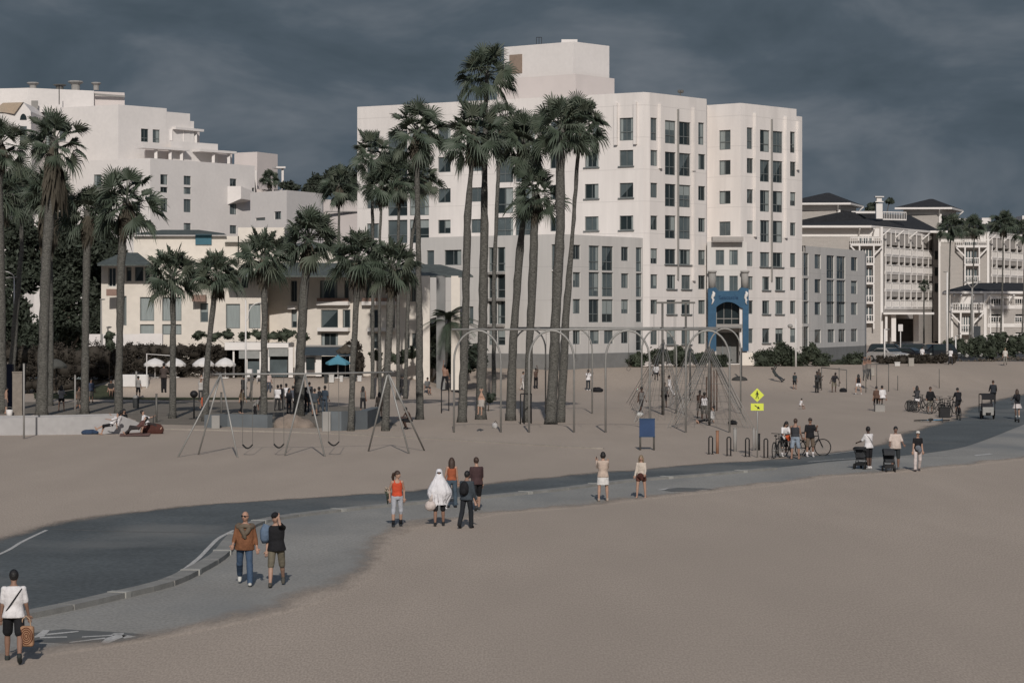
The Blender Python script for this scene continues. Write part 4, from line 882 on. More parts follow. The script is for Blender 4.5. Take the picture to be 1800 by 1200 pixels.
def leaf_cloud(name, blobs, n, size, m, parent=None, seed=1, holes=.0, origin=Vector((0, 0, 0))):
    """small leaves spread through overlapping clumps; blobs=(x,y,z,rx,ry,rz)"""
    r = np.random.RandomState(seed); vol = np.array([b[3] * b[5] for b in blobs]); w = vol / vol.sum(); allv = []
    for b, q in zip(blobs, w):
        k = max(20, int(n * q)); sub = max(6, int(k / 55))
        # sub-clumps give the crown its uneven outline and gaps
        u = r.normal(size=(sub, 3)); u /= np.linalg.norm(u, axis=1)[:, None]; u *= (r.rand(sub, 1) ** .4) * .86
        cen = u * np.array([b[3], b[4], b[5]]) + np.array(b[:3])
        cid = r.randint(0, sub, k); o = r.normal(size=(k, 3)) * .13 * np.array([b[3], b[4], b[5]]) * r.uniform(.6, 1.3, (sub, 1))[cid]
        p = cen[cid] + o
        a = r.normal(size=(k, 3)); a /= np.linalg.norm(a, axis=1)[:, None]; c = np.cross(a, r.normal(size=(k, 3))); c /= np.linalg.norm(c, axis=1)[:, None]
        s = size * r.uniform(.5, 1.3, (k, 1))
        allv.append(np.stack([p - a * s, p + c * s * .5, p + a * s, p - c * s * .5], 1))
    v = np.concatenate(allv) - np.array(origin); N = len(v); me = bpy.data.meshes.new(name)
    me.vertices.add(N * 4); me.vertices.foreach_set('co', v.reshape(-1)); me.loops.add(N * 4); me.loops.foreach_set('vertex_index', np.arange(N * 4)); me.polygons.add(N); me.polygons.foreach_set('loop_start', np.arange(0, N * 4, 4))
    me.update(); me.validate(); me.materials.append(m)
    o = bpy.data.objects.new(name, me); COL.objects.link(o)
    if parent is not None: o.parent = parent
    return o
def tree(label, px, py, Y, blobs, n=6000, size=.28, m=None, group=None, name='ficus_tree', tr=.3, cat='tree', core=.62):
    """blobs in pixels: (px, py, rx, ry)"""
    b = Vector((X_(px, Y), Y, gz(X_(px, Y), Y))); t = empty(name, b, 0, label, cat, group); s = Y / F; rnd = random.Random(int(px + py))
    B = []
    for (x, y, rx, ry) in blobs: c = V(x, y, Y + rnd.uniform(-1, 1) * rx * s * .4); B.append((c.x, c.y, c.z, rx * s, rx * s * .8, ry * s))
    leaf_cloud('crown', B, n, size, m or folm, t, int(px), origin=b)
    if core:
        kc = MB()
        for q in B:
            kc.ball(Vector(q[:3]) - b, (q[3] * core, q[4] * core, q[5] * core), 10)
        kc.build('inner_foliage', m or folm, t, True)
    k = MB()
    for q in B:
        e = Vector(q[:3]) - b; mid = Vector((e.x * .25, e.y * .25, e.z * .5)); k.tube([Vector((0, 0, -.1)), mid, e], [tr, tr * .55, tr * .2], 7)
    k.build('trunk', barkm, t, True); return t
tree('dark ficus mass behind the palms at the far left, beside the lamp', 30, 640, 205, [(10, 560, 45, 60), (40, 470, 40, 50), (30, 410, 45, 30), (60, 600, 40, 40)], 30000, .26, group='dark trees at the left')
tree('dark ficus tree between the big shaggy palm and the cream house', 115, 640, 208, [(110, 580, 42, 65), (110, 490, 40, 55), (140, 440, 48, 35), (160, 560, 24, 60), (95, 420, 35, 30)], 34000, .26, group='dark trees at the left')
tree('dark ficus tree pressed against the left end of the cream house', 180, 640, 212, [(168, 500, 26, 50), (190, 440, 30, 28), (165, 410, 36, 30), (165, 590, 18, 40)], 18000, .25, group='dark trees at the left')
tree('dark evergreen behind the white blocks, left of the tower', 590, 420, 300, [(600, 320, 34, 32), (565, 330, 28, 26), (625, 330, 22, 30), (612, 375, 18, 26)], 9000, .34)
tree('low dark tree line crest behind the middle white block', 520, 420, 310, [(512, 328, 26, 9), (545, 332, 20, 10)], 1500, .34)
tree('small round bush tree beside the tower corner', 618, 420, 296, [(618, 382, 14, 15)], 900, .3)
tree('dark bush tree behind the porch of the cream house', 757, 660, 197, [(757, 590, 20, 24), (770, 625, 28, 26), (840, 625, 22, 20), (800, 640, 40, 18)], 8000, .22, name='bush_tree', tr=.12)
tree('distant dark tree behind the hotel roofs', 1535, 560, 460, [(1533, 366, 14, 9), (1563, 353, 9, 6)], 1200, .4)
tree('dark foliage mass behind the slim palms over the hotel roof', 1730, 560, 440, [(1700, 398, 30, 16), (1735, 402, 34, 14), (1770, 398, 30, 14), (1800, 400, 20, 14)], 5000, .4)
# hedges and shrubs
def shrub(label, name, px, Y, blobs, n, m, size=.12, group=None, cat='shrub'): return tree(label, px, 0, Y, blobs, n, size, m, group, name, .05, cat)
shrub('long brown clipped hedge behind the grey pool wall at the left', 'hedge', 100, 190, [(20 + i * 24, 622 + (i % 3) * 4, 26, 24) for i in range(9)] + [(20 + i * 24, 650, 26, 20) for i in range(9)] + [(20 + i * 24, 676, 26, 16) for i in range(9)], 26000, brownhed, .10, cat='hedge')
shrub('tall dark brown hedge behind the white parasols', 'hedge', 320, 190.5, [(232 + i * 22, 616 + (i % 2) * 3, 24, 17) for i in range(9)] + [(232 + i * 22, 640, 24, 22) for i in range(9)] + [(170, 622, 20, 20), (200, 628, 20, 24), (180, 648, 20, 18)], 26000, brownhed, .10, cat='hedge')
shrub('round topped brown hedge beside the restaurant fascia', 'hedge', 412, 190, [(405, 628, 18, 24), (412, 650, 16, 20)], 4000, brownhed, .12, cat='hedge')
shrub('leafy planting on the restaurant roof edge', 'roof_planting', 440, 190, [(350 + i * 26, 588 + (i % 2) * 3, 16, 9) for i in range(8)] + [(500, 590, 18, 12)], 6000, hedm, .12, cat='plants')
shrub('rust red leaved shrub right of the snack stand', 'shrub', 628, 190, [(622, 610, 14, 16), (630, 640, 13, 26)], 4000, brownhed, .12)
shrub('green shrub beside the thin pale palm', 'shrub', 664, 190, [(662, 625, 12, 12), (690, 628, 14, 10), (720, 622, 14, 14), (700, 632, 18, 8)], 4000, hedm, .12)
shrub('dark green hedge below the grey wing behind the arches', 'hedge', 1100, 221, [(1066, 638, 12, 9), (1090, 636, 18, 12), (1120, 630, 18, 16), (1160, 628, 24, 17), (1195, 626, 26, 20), (1230, 630, 20, 16), (1265, 634, 22, 14)], 15000, hedm, .14, cat='hedge')
shrub('large dark green shrub right of the blue portal', 'shrub', 1352, 224, [(1345, 632, 24, 20), (1375, 624, 26, 24), (1400, 632, 20, 18), (1425, 622, 20, 20), (1445, 634, 18, 14)], 14000, hedm, .14)
shrub('rounded dark shrub below the right grey wing', 'shrub', 1500, 232, [(1502, 632, 20, 15), (1478, 640, 20, 8)], 4500, hedm, .14)
shrub('long dark hedge below the parking lot', 'hedge', 1640, 236, [(1552 + i * 17, 634 - i * .6, 14, 11) for i in range(8)], 12000, brownhed, .12, cat='hedge')
shrub('thick green hedge in front of the shingled house at the right', 'hedge', 1740, 255, [(1672 + i * 18, 612 - (i % 2) * 3, 16, 18) for i in range(9)] + [(1672 + i * 18, 598 - (i % 3) * 3, 14, 9) for i in range(3, 9)], 16000, hedm, .15, cat='hedge')
shrub('potted topiary against the white terrace wall', 'topiary', 192, 187, [(192, 588, 11, 10), (194, 604, 9, 16)], 1800, hedm, .11)
shrub('dune grass tuft at the foot of the tallest palm', 'dune_shrub', 858, 156, [(862, 698, 12, 10)], 900, folm, .12)
shrub('small olive bush by the restaurant terrace', 'shrub', 745, 205, [(748, 640, 12, 8)], 900, hedm, .12)
# scruffy beach plants along the fence line
m_ = []
for i in range(26):
    px = 1660 + i * 6 + random.uniform(-3, 3); m_.append((px, 640 - (i * .5) + random.uniform(-3, 3), 5, 4))
tree('dry scrub along the top of the sand at the right', 1740, 0, 246, m_, 2200, .09, mat('dry_scrub', (.13, .115, .095)), None, 'dune_scrub', .02, 'plants', 0)

# =====================================================================================
# PLAYGROUND, STREET FURNITURE, VEHICLES
# =====================================================================================
def thing(name, label, cat, loc, rz=0, group=None): return empty(name, loc, rz, label, cat, group)
def rel(o, p): return Vector(p) - o.location
# ---- swing set ----
sw = thing('swing_set', 'galvanised A frame swing set with three black belt seats on the sand', 'swing set', G(536, 801))
YS = 107.5
def bt(px, py=657.5, Y=None): return rel(sw, V(px, py, Y or YS))
apx = [(388, 657.5, 107.6), (536, 657, 107.8), (682, 654, 109.5)]
A = [rel(sw, V(*a)) for a in apx]
m = MB(); m.tube([A[0] + Vector((-.25, 0, 0)), A[1], A[2] + Vector((.25, 0, 0))], .045, 8); m.build('top_bar', steel, sw, True)
for i, feet in enumerate(([(313, 803), (348.6, 799), (417.6, 804)], [(500.6, 800.6), (571, 802)], [(647.6, 793), (719, 797), (746, 791.7)])):
    for f in feet:
        m = MB(); m.tube([A[i], rel(sw, G(*f))], .04, 8); m.build('leg', steel, sw, True)
for x0, x1, yy in ((426.5, 444, 781), (481.5, 499, 780), (577, 596, 776)):
    s_ = MB(); a = V(x0, yy, YS); b = V(x1, yy, YS); n = 8; pts = []
    for k in range(n + 1):
        t = k / n; p = a.lerp(b, t) - Vector((0, 0, .17 * math.sin(math.pi * t))); pts.append(rel(sw, p))
    for k in range(n): s_.ebox(pts[k], pts[k + 1], .17, .06)
    so_ = s_.build('swing_seat', rubber, sw)
    c = MB()
    for p, q in ((pts[0], (x0 + x1) / 2 - 8.5), (pts[-1], (x0 + x1) / 2 + 8.5)): c.tube([p, bt(q, 657.5)], .012, 5)
    c.build('chain', steel_d, so_)
# ---- arched travelling ring frames ----
def ring_frame(label, name, Y, yb, x0, x1, arches, rad, rings):
    t = thing(name, label, 'ring frame', Vector((X_(x0, Y), Y, 0))); zb = Z_(yb, Y)
    m = MB(); m.tube([rel(t, (X_(x0, Y), Y, zb)), rel(t, (X_(x1, Y), Y, zb))], rad * 1.05, 8); m.build('top_beam', steel, t, True)
    for xa, xb in arches:
        pts = []; w = X_(xb, Y) - X_(xa, Y); xm = (X_(xb, Y) + X_(xa, Y)) / 2; zs = zb - w * .66
        pts.append(rel(t, (xm - w / 2, Y, -.1)))
        for k in range(15): a = math.pi - math.pi * k / 14; pts.append(rel(t, (xm + math.cos(a) * w / 2, Y, zs + math.sin(a) * (zb - zs) - .05)))
        pts.append(rel(t, (xm + w / 2, Y, -.1)))
        m = MB(); m.tube(pts, rad, 8); m.build('arch', steel, t, True)
    for px, ln in rings:
        m = MB(); x = X_(px, Y); m.tube([rel(t, (x, Y, zb)), rel(t, (x, Y, zb - ln))], .012, 5)
        m.tube([rel(t, (x + .1 * math.cos(a), Y, zb - ln - .1 + .1 * math.sin(a))) for a in np.linspace(0, 6.283, 13)], .014, 5, cap=False); m.build('hanging_ring', steel_d, t, True)
    return t
ring_frame('front row of four galvanised arches carrying a long ring beam', 'ring_frame', 128, 579, 794, 1262, [(798, 880.5), (930, 1009), (1064.5, 1142), (1205.5, 1282.5)], .055, [(820, 1.6), (960, 2.0), (1035, 2.2), (1105, 2.0), (1172, 2.1), (1240, 2.0)])
ring_frame('rear row of thinner arches under a second ring beam', 'ring_frame', 152, 576, 902, 1300, [(903, 959), (984, 1041), (1128, 1189), (1246, 1302)], .05, [(930, 1.8), (1012, 1.9), (1158, 1.8)])
# ---- rope climbing gantry ----
g_ = thing('rope_gantry', 'tall gantry of two posts and a crossbar with climbing ropes', 'climbing frame', G(1164, 728))
Y = g_.location.y; zt = Z_(532, Y)
m = MB(); m.ebox(rel(g_, (X_(1154, Y), Y, zt)), rel(g_, (X_(1222, Y), Y, zt)), .12, .12); m.build('crossbar', steel_d, g_)
for px in (1164.5, 1205.6): m = MB(); m.tube([rel(g_, (X_(px, Y), Y, -.1)), rel(g_, (X_(px, Y), Y, zt))], .07, 8); m.build('post', steel_d, g_, True)
for px, b in ((1149.5, 600), (1185, 640), (1188, 640), (1219, 600)): m = MB(); m.tube([rel(g_, V(px, 533, Y)), rel(g_, V(px, b, Y))], .015, 5); m.build('climbing_rope', steel, g_)
# ---- net pyramids ----
def net(label, apex, corners, Y0, rows, twin):
    t = thing('climbing_net', label, 'climbing net', G(*corners[0])); a = rel(t, V(*apex)); C_ = [rel(t, G(*c)) for c in corners]
    m = MB(); m.tube([Vector((a.x, a.y, -.1)), a + Vector((0, 0, .15))], .07, 8); m.build('mast', steel_d, t, True)
    n = len(C_)
    for i, c in enumerate(C_):
        m = MB(); s = (c - a).cross(Vector((0, 0, 1))).normalized() * .16
        for k in range(twin): o_ = s * (k - (twin - 1) / 2) * 1.3; m.tube([a + o_ * .6, c + o_], .017, 5)
        m.build('stay_tube', steel, t, True)
    m = MB(); rp = .008
    for r_ in range(1, rows):
        q = (r_ / rows)
        for i in range(n): m.tube([a.lerp(C_[i], q), a.lerp(C_[(i + 1) % n], q)], rp, 4)
    for i in range(n):
        for k in range(1, 7): q = k / 7; m.tube([a.lerp(C_[i].lerp(C_[(i + 1) % n], q), .18), C_[i].lerp(C_[(i + 1) % n], q)], rp, 4)
    m.build('rope_net', mat('grey_rope', (.16, .155, .145)), t)
    return t
net('large rope net pyramid with twin steel stays, right of the gantry', (1247, 613, 136), [(1181, 752), (1318, 752), (1296, 716), (1198, 716)], 136, 9, 4)
net('rope net pyramid behind the blue board, left of the larger one', (1166, 601, 150), [(1118, 742), (1206, 735), (1196, 705), (1104, 708)], 150, 8, 2)
net('far rope net pyramid nearest to the hedge', (1213, 612, 175), [(1178, 716), (1258, 714), (1250, 696), (1172, 696)], 175, 7, 2)
pp = thing('climbing_pole_cluster', 'cluster of tall rusty brown climbing poles inside the large net pyramid', 'climbing poles', G(1246, 735))
for i, (px, y0, y1) in enumerate(((1242, 662, 738), (1247, 640, 742), (1250, 640, 730), (1255, 650, 726), (1260, 650, 722))):
    m = MB(); q = G(px, y1); Yq = q.y; m.tube([rel(pp, q), rel(pp, (X_(px, Yq), Yq, Z_(y0, Yq)))], .045, 7); m.build('pole', mat('rusty_steel', (.10, .065, .05)), pp, True)
# ---- blue notice board ----
nb = thing('notice_board', 'navy blue notice board on two steel posts facing the path', 'sign board', G(1137, 791)); Y = nb.location.y
m = MB(); m.box(rel(nb, V(1137.5, 751.5, Y)), (27 / F * Y, .06, 31 / F * Y)); m.build('panel', mat('navy_panel', (.022, .050, .12), .6, .3, .15, 2), nb)
m = MB()
for a, b in ((1124, 736), (1124, 767)): m.ebox(rel(nb, V(1123.5, b if a == 1124 and b != 736 else 736, Y)), rel(nb, V(1151.5, b, Y)), .09, .05)
m.build('panel_rim', mat('navy_rim', (.03, .06, .11)), nb)
for px in (1125.5, 1149.5): m = MB(); m.tube([rel(nb, (X_(px, Y), Y + .02, -.1)), rel(nb, V(px, 737, Y + .02))], .045, 8); m.build('post', steel_d, nb, True)
# ---- pedestrian crossing sign ----
ps = thing('crossing_sign', 'yellow diamond pedestrian sign above a yellow arrow plate on a thin post', 'road sign', G(1331.5, 804)); Y = ps.location.y
yel = mat('sign_yellow', (.60, .66, .07), .6, .4, .04, 2)
m = MB(); m.tube([Vector((0, .05, -.1)), rel(ps, V(1331.5, 683, Y + .05))], .03, 7); m.build('post', steel, ps, True)
c = rel(ps, V(1331, 694.2, Y)); r_ = 12.2 / F * Y; m = MB(); m.plate([c + Vector((r_, 0, 0)), c + Vector((0, 0, r_)), c + Vector((-r_, 0, 0)), c + Vector((0, 0, -r_))][::-1], .01); d_ = m.build('diamond_plate', yel, ps)
m = MB(); k = r_ / 12.2; yy = -.012
def seg(a, b, w): m.ebox(c + Vector((a[0] * k, yy, a[1] * k)), c + Vector((b[0] * k, yy, b[1] * k)), w * k, .006, 0, up=(0, 1, 0))
m.ball(c + Vector((0, yy, 6.3 * k)), (1.2 * k, .006, 1.2 * k), 8)
seg((0, 4.8), (0, -.3), 2.4); seg((-.6, 0), (-2.4, -6.2), 1.2); seg((.6, 0), (2.2, -6.2), 1.2); seg((-.8, 4.2), (-2.8, .6), .9); seg((.8, 4.2), (2.6, .9), .9)
m.build('walker_symbol', black, d_)
c = rel(ps, V(1331, 715, Y)); m = MB(); m.box(c, (22.5 / F * Y, .012, 12.5 / F * Y)); d2 = m.build('arrow_plate', yel, ps)
m = MB(); seg((-4.5, 3), (1.5, -1.2), 1.3); m.add([c + Vector((x * k, -.014, z * k)) for x, z in ((4.8, -3.6), (-.6, -3.2), (2.6, 1.6))], [(0, 1, 2)]); m.build('arrow_symbol', black, d2)
# ---- bike racks and posts ----
BR = 'black inverted U bicycle racks beside the path'
for lab, a, b, yt, yb in (('leftmost black bicycle rack, next to the rusty orange post', 1246, 1252.5, 767, 798), ('second black bicycle rack from the left', 1278, 1284.5, 768, 801), ('third black bicycle rack, left of the crossing sign post', 1310.5, 1317, 770, 802.5), ('rightmost black bicycle rack beside the cyclists', 1343, 1349.5, 771, 804.5)):
    g = G((a + b) / 2, yb); Y = g.y; t = thing('bike_rack', lab, 'bike rack', g, 0, BR)
    m = MB(); w = (b - a) / F * Y / 2; h = Z_(yt, Y); m.tube([(-w, 0, -.05), (-w, 0, h - .06), (-w + .04, 0, h), (w - .04, 0, h), (w, 0, h - .06), (w, 0, -.05)], .03, 7); m.build('hoop', black, t, True)
    m = MB()
    for s in (-w, w): m.tube([(s, 0, 0), (s, 0, .02)], .07, 10)
    m.build('base_plate', black, t, True)
def post(label, name, px, yt, yb, r=.05, m_=None, cat='post', cap=None):
    g = G(px, yb); t = thing(name, label, cat, g); h = Z_(yt, g.y) - g.z
    m = MB(); m.tube([(0, 0, -.1), (0, 0, h)], r, 8); m.build('shaft', m_ or steel, t, True)
    m = MB(); m.tube([(0, 0, h), (0, 0, h + .04)], r * 1.15, 8); m.build('cap', m_ or steel, t, True); return t
post('rusty orange post beside the leftmost bicycle rack', 'post', 1261, 758, 797, .07, mat('orange_rust', (.25, .13, .08)))
post('black post with a round cap, right of the crossing sign', 'bollard', 1334, 763, 791, .06, black, 'bollard')
for px, yt, yb, lab in ((1292, 753, 793, 'pale square wooden post behind the second bicycle rack'), (1325, 753, 792, 'pale wooden post left of the sign post'), (1330, 756, 791, 'thin pale post just behind the sign post'), (42, 640, 771, 'tall grey pole standing in the sand before the low white wall'), (132, 660, 728, 'slim grey pole behind the low white wall'), (1303, 612, 668, 'black pole with a dark mound at its foot, on the far sand')):
    post(lab, 'post', px, yt, yb, .08 if px in (1303, 1292) else .05, black if px == 1303 else conc)
m = MB(); m.ball((0, 0, 0), (.7, .5, .35), 12); o = m.build('sand_bag_mound', mat('dark_canvas', (.04, .04, .038)), None, True, G(1300, 668)); tag(o, 'dark canvas mound at the foot of the black pole', 'mound')
# workout bars
def bars(label, posts, tops, m_=steel_d, name='workout_bars', r=.035):
    g = G(*posts[0][:2]); t = thing(name, label, 'exercise bars', g)
    for px, yb, yt in posts:
        q = G(px, yb); m = MB(); m.tube([rel(t, q - Vector((0, 0, .1))), rel(t, (q.x, q.y, Z_(yt, q.y)))], r, 7); m.build('post', m_, t, True)
    for a, b in tops:
        qa = G(*a[:2]); qb = G(*b[:2]); m = MB(); m.tube([rel(t, (qa.x, qa.y, Z_(a[2], qa.y))), rel(t, (qb.x, qb.y, Z_(b[2], qb.y)))], r, 7); m.build('bar', m_, t, True)
bars('dip bars under the person standing on them, left of the arches', [(776, 726, 686), (789, 722, 684)], [((776, 726, 686), (789, 722, 684))], black)
bars('black pull up bars between the leaning palm and the arch', [(915, 745, 692), (921.5, 745, 692), (934, 744, 692)], [((915, 745, 692), (921.5, 745, 692)), ((921.5, 745, 692), (934, 744, 692))], black)
bars('grey swing frame of the far play area, below the right wing', [(1444, 686, 646), (1488, 689, 650), (1475, 679, 646)], [((1444, 686, 646), (1488, 689, 650))])
bars('tall ring station with high hoops where people hang, far right of the sand', [(1522, 690, 640), (1562, 688, 640), (1541, 684, 641)], [((1522, 690, 640), (1562, 688, 640))])
bars('pair of low parallel bars right of the ring station', [(1578, 686, 660), (1651, 682, 648)], [], steel_d)
# ---- lamps ----
def lamp(label, px, yb, yt, Y, arms, r=.07, head=(.5, .22, .12), name='street_lamp', m_=None, z=None):
    z0 = gz(X_(px, Y), Y) if z is None else z; t = thing(name, label, 'street lamp', Vector((X_(px, Y), Y, z0))); h = Z_(yt, Y) - z0
    m = MB(); m.tube([(0, 0, -.1), (0, 0, h)], [r, r * .65], 8); m.build('pole', m_ or white_p, t, True)
    for pts in arms:
        P = [rel(t, V(x, y, Y)) for x, y in pts]; m = MB(); m.tube(P, r * .45, 6); a = m.build('arm', m_ or white_p, t, True)
        e = P[-1]; m = MB(); m.ball(e + Vector((0, 0, -.05)), (head[0] / 2, head[1] / 2, head[2] / 2), 10); m.build('lamp_head', m_ or conc, a, True)
    return t
lamp('white street lamp with two drooping arms before the dark trees, far left', 25, 640, 487, 188, [[(25, 487), (22, 482), (14, 478), (6, 476)], [(25, 488), (29, 486)], [(25, 488), (15, 487)]])
lamp('white street lamp with a hooped arm before the cream house', 432, 700, 527, 178, [[(432, 565), (436, 560), (437, 548), (442, 538), (450, 533), (458, 532)]], .08)
lamp('slim grey lamp pole left of the low restaurant', 178, 700, 526, 192, [[(178, 527), (180, 525)]], .09, m_=conc)
lamp('white lamp pole with a box lantern before the blue portal shrubs', 1399, 648, 560, 221, [[(1399, 573), (1394, 572), (1389, 572)]], .09, (.5, .5, .4))
lamp('white lamp pole nearest to the right grey wing, before the parked cars', 1555, 642, 578, 236, [[(1555, 579), (1560, 578)]], .1)
lamp('white lamp pole before the hedge at the parking lot exit', 1665, 648, 478, 240, [[(1665, 480), (1662, 477)]], .12)
lamp('shorter white lamp pole right of the parking lot exit', 1680, 640, 590, 250, [[(1680, 590), (1683, 589)]], .1)
lamp('grey lamp post with two rising arms before the low shingled house', 1709, 602, 506, 290, [[(1709, 507), (1702, 500), (1696, 495)], [(1709, 507), (1716, 500), (1722, 494)]], .16, m_=conc)
# ---- signs by the parking lot ----
def sign(label, px, y0, y1, wpx, yb, Y, m_, name='road_sign', pm=None):
    z0 = gz(X_(px, Y), Y); t = thing(name, label, 'sign', Vector((X_(px, Y), Y, z0)))
    m = MB(); m.box(rel(t, V(px, (y0 + y1) / 2, Y - .08)), (wpx / F * Y, .05, (y1 - y0) / F * Y)); m.build('sign_panel', m_, t)
    m = MB(); m.tube([(0, 0, -.1), (0, 0, Z_(y0, Y) - z0)], .05, 7); m.build('post', pm or white_p, t, True)
sign('white road sign on a post between the parked cars', 1583, 570, 582, 8, 620, 250, white_p)
sign('dark information board on a white post before the low shingled house', 1717.5, 573, 593, 12, 605, 268, mat('dark_board', (.05, .055, .06)))
# ---- bins and small furniture ----
def bin_(label, px, yt, yb, wpx, m_, lid=None, name='litter_bin', sq=False, Y=None):
    g = G(px, yb); Y = g.y; t = thing(name, label, 'bin', g); w = wpx / F * Y / 2; h = (yb - yt) / F * Y
    m = MB()
    if sq: m.box((0, 0, h / 2), (2 * w, 1.4 * w, h))
    else: m.tube([(0, 0, 0), (0, 0, h * .12), (0, 0, h)], [w * .8, w * .86, w], 12)
    m.build('body', m_, t, not sq)
    m = MB()
    if lid == 'dome': m.ball((0, 0, h), (w, w, w * .8), 12)
    else: m.box((0, 0, h + .03), (2 * w + .06, (1.4 if sq else 2) * w + .06, .06))
    m.build('lid', conc if lid == 'dome' else m_, t, lid == 'dome')
binw = mat('bin_white', (.5, .49, .47)); binb = mat('bin_beige', (.30, .28, .25)); bind = mat('bin_dark', (.035, .037, .037))
bin_('dark litter bin with a pale domed lid on the lawn edge', 239, 699, 717, 12, bind, 'dome')
bin_('white bin below the turquoise umbrella', 582.5, 659, 672, 9, binw, sq=True); bin_('slim white bin right of the turquoise umbrella', 600, 661, 671, 5, binw, sq=True)
bin_('pale grey bin beside the dark bin and the rust red shrub', 632, 661, 670, 7, binw, sq=True); bin_('dark bin left of the white one, below the umbrella', 573, 659, 673, 6, bind, sq=True); bin_('black bin beside the pale grey bin', 624, 660, 670, 5, bind, sq=True)
bin_('beige litter bin on the promenade before the parked cars', 1601.5, 630, 643, 9, binb, sq=True); bin_('small white bin on the promenade left of the beige bin', 1577, 637, 643, 9, binw, sq=True)
bin_('beige bin on the sand beside the ring station', 1532, 647, 660, 9, binb, sq=True)
bl = thing('concrete_seat', 'rough concrete block seat under the two seated people', 'seat', G(1546, 723)); Y = bl.location.y
m = MB(); m.box((0, 0, .22), (17 / F * Y, .5, .44)); m.box((0, 0, .455), (17.6 / F * Y, .56, .03)); m.build('slab', conc, bl)
# grill on a post and sand pole
gr = thing('grill_post', 'round black grill bowl on a post beside the swings', 'grill', G(341, 736)); m = MB(); m.tube([(0, 0, 0), (0, 0, 1.35)], .05, 8); m.tube([(0, 0, 0), (0, 0, .04)], .3, 12); m.build('post', black, gr, True)
m = MB(); m.ball((0, 0, 1.5), (.25, .25, .22), 12); m.build('bowl', black, gr, True)
for px, yt, yb, lab in ((275, 693, 742, 'dark slackline post in the ground near the picnic group'), (389, 690, 738, 'dark post just right of the man in the orange shirt'), (441, 660, 705, 'tall thin dark post by the hooped lamp')): post(lab, 'post', px, yt, yb, .06, steel_d)
# ---- low walls at the left ----
w1 = thing('low_wall', 'long low white concrete wall at the left edge of the sand', 'wall', G(100, 764))
def wallpx(t, pts, ztop, th, m_, name='wall_body'):
    P = [G(*p) for p in pts]; m = MB()
    for a, b, za, zb in zip(P, P[1:], ztop, ztop[1:]):
        s = (b - a); s.z = 0; s = Vector((-s.y, s.x, 0)).normalized() * th
        a0, b0 = rel(t, a), rel(t, b); a1, b1 = a0 + Vector((0, 0, za)), b0 + Vector((0, 0, zb))
        vs = [a0, b0, b1, a1, a0 + s, b0 + s, b1 + s, a1 + s]; m.add(vs, [(0, 1, 2, 3), (5, 4, 7, 6), (3, 2, 6, 7), (0, 3, 7, 4), (1, 5, 6, 2)])
    return m.build(name, m_, t)
lowm = mat('wall_lilac_grey', (.37, .36, .355), .9, .2, .06, .8, fine=.04, fscale=3)
wallpx(w1, [(-120, 766), (0, 765), (120, 763.5), (212, 762), (246, 761)], [.9, .92, .94, .98, .55], .3, lowm)
wallpx(w1, [(-120, 764.6), (0, 763.6), (120, 762.2), (211, 760.8)], [.97, .99, 1.0, 1.04], .2, lowm, 'coping')
for lab, pts, zt, endp in (('low blue grey concrete wall behind the left swing', [(372, 752), (400, 750), (470, 752)], [.72, .72, .72], (378, 752)), ('low blue grey concrete wall with a pale end, right of the mound', [(566, 757), (600, 757), (646, 754), (668, 742)], [1.05, 1.05, 1.0, .9], (573, 757))):
    t = thing('playground_wall', lab, 'wall', G(*pts[0])); wallpx(t, pts, zt, .5, mat('blue_grey_concrete', (.13, .145, .155), .9, .2, .12, .8))
    e_ = [(endp[0] - 6, pts[0][1] + .8), (endp[0] + 8, pts[0][1] + .8)]; wallpx(t, e_, [zt[0] + .01] * 2, .2, conc, 'end_face')
mo = thing('rock_mound', 'rounded tan rock mound between the two low walls', 'rock', G(510, 752)); m = MB(); m.ball((0, .9, .0), (.85, .8, .75), 20); m.ball((.7, .8, -.1), (.7, .7, .6), 16); m.ball((-.5, .7, -.05), (.55, .6, .65), 16)
o = m.build('rock_body', mat('tan_rock', (.22, .18, .15), .95, .15, .2, 2, .1, 3), mo, True)
rr = random.Random(4)
for v in o.data.vertices: v.co += Vector((rr.uniform(-.04, .04), rr.uniform(-.04, .04), rr.uniform(-.04, .04)))
ed = thing('sand_edging', 'thin pale concrete edging round the play area', 'edging', G(280, 754)); e_ = smooth_px([(278, 753), (300, 755), (420, 758), (560, 762), (700, 769), (860, 778), (1010, 787), (1060, 789)], 5)
wallpx(ed, e_, [.07] * len(e_), .16, mat('pale_edging', (.30, .27, .235)))
# pool walls, pillar and column at the far left
for lab, a, b, yt, yb, m_ in (('grey green pool wall segment beside the stone pillar', 42, 67, 663, 682, 'g'), ('short grey blue pool wall segment behind the shaggy palm', 78, 94, 662, 676, 'g'), ('long grey blue pool wall behind the picnic lawn', 124, 207, 661, 680, 'g'), ('bright white boundary wall segment with rounded corners', 215, 261, 658, 676, 'w')):
    g = G((a + b) / 2, yb + 4); Y = g.y; t = thing('boundary_wall', lab, 'wall', g); m = MB(); h = Z_(yt, Y) - g.z
    m.box((0, 0, h / 2), ((b - a) / F * Y, .25, h)); o = m.build('wall_body', mat('pool_wall_grey', (.24, .285, .285)) if m_ == 'g' else white_p, t)
    bv = o.modifiers.new('b', 'BEVEL'); bv.width = .07; bv.segments = 2
    m = MB(); m.tube([(.1, -.2, 0), (.1, -.2, h + .25)], .07, 8); m.build('fence_post', conc, t, True)
sp = thing('stone_pillar', 'square tan stone gate pillar behind the low wall at the left', 'pillar', G(32, 733)); Y = sp.location.y; h = Z_(655, Y)
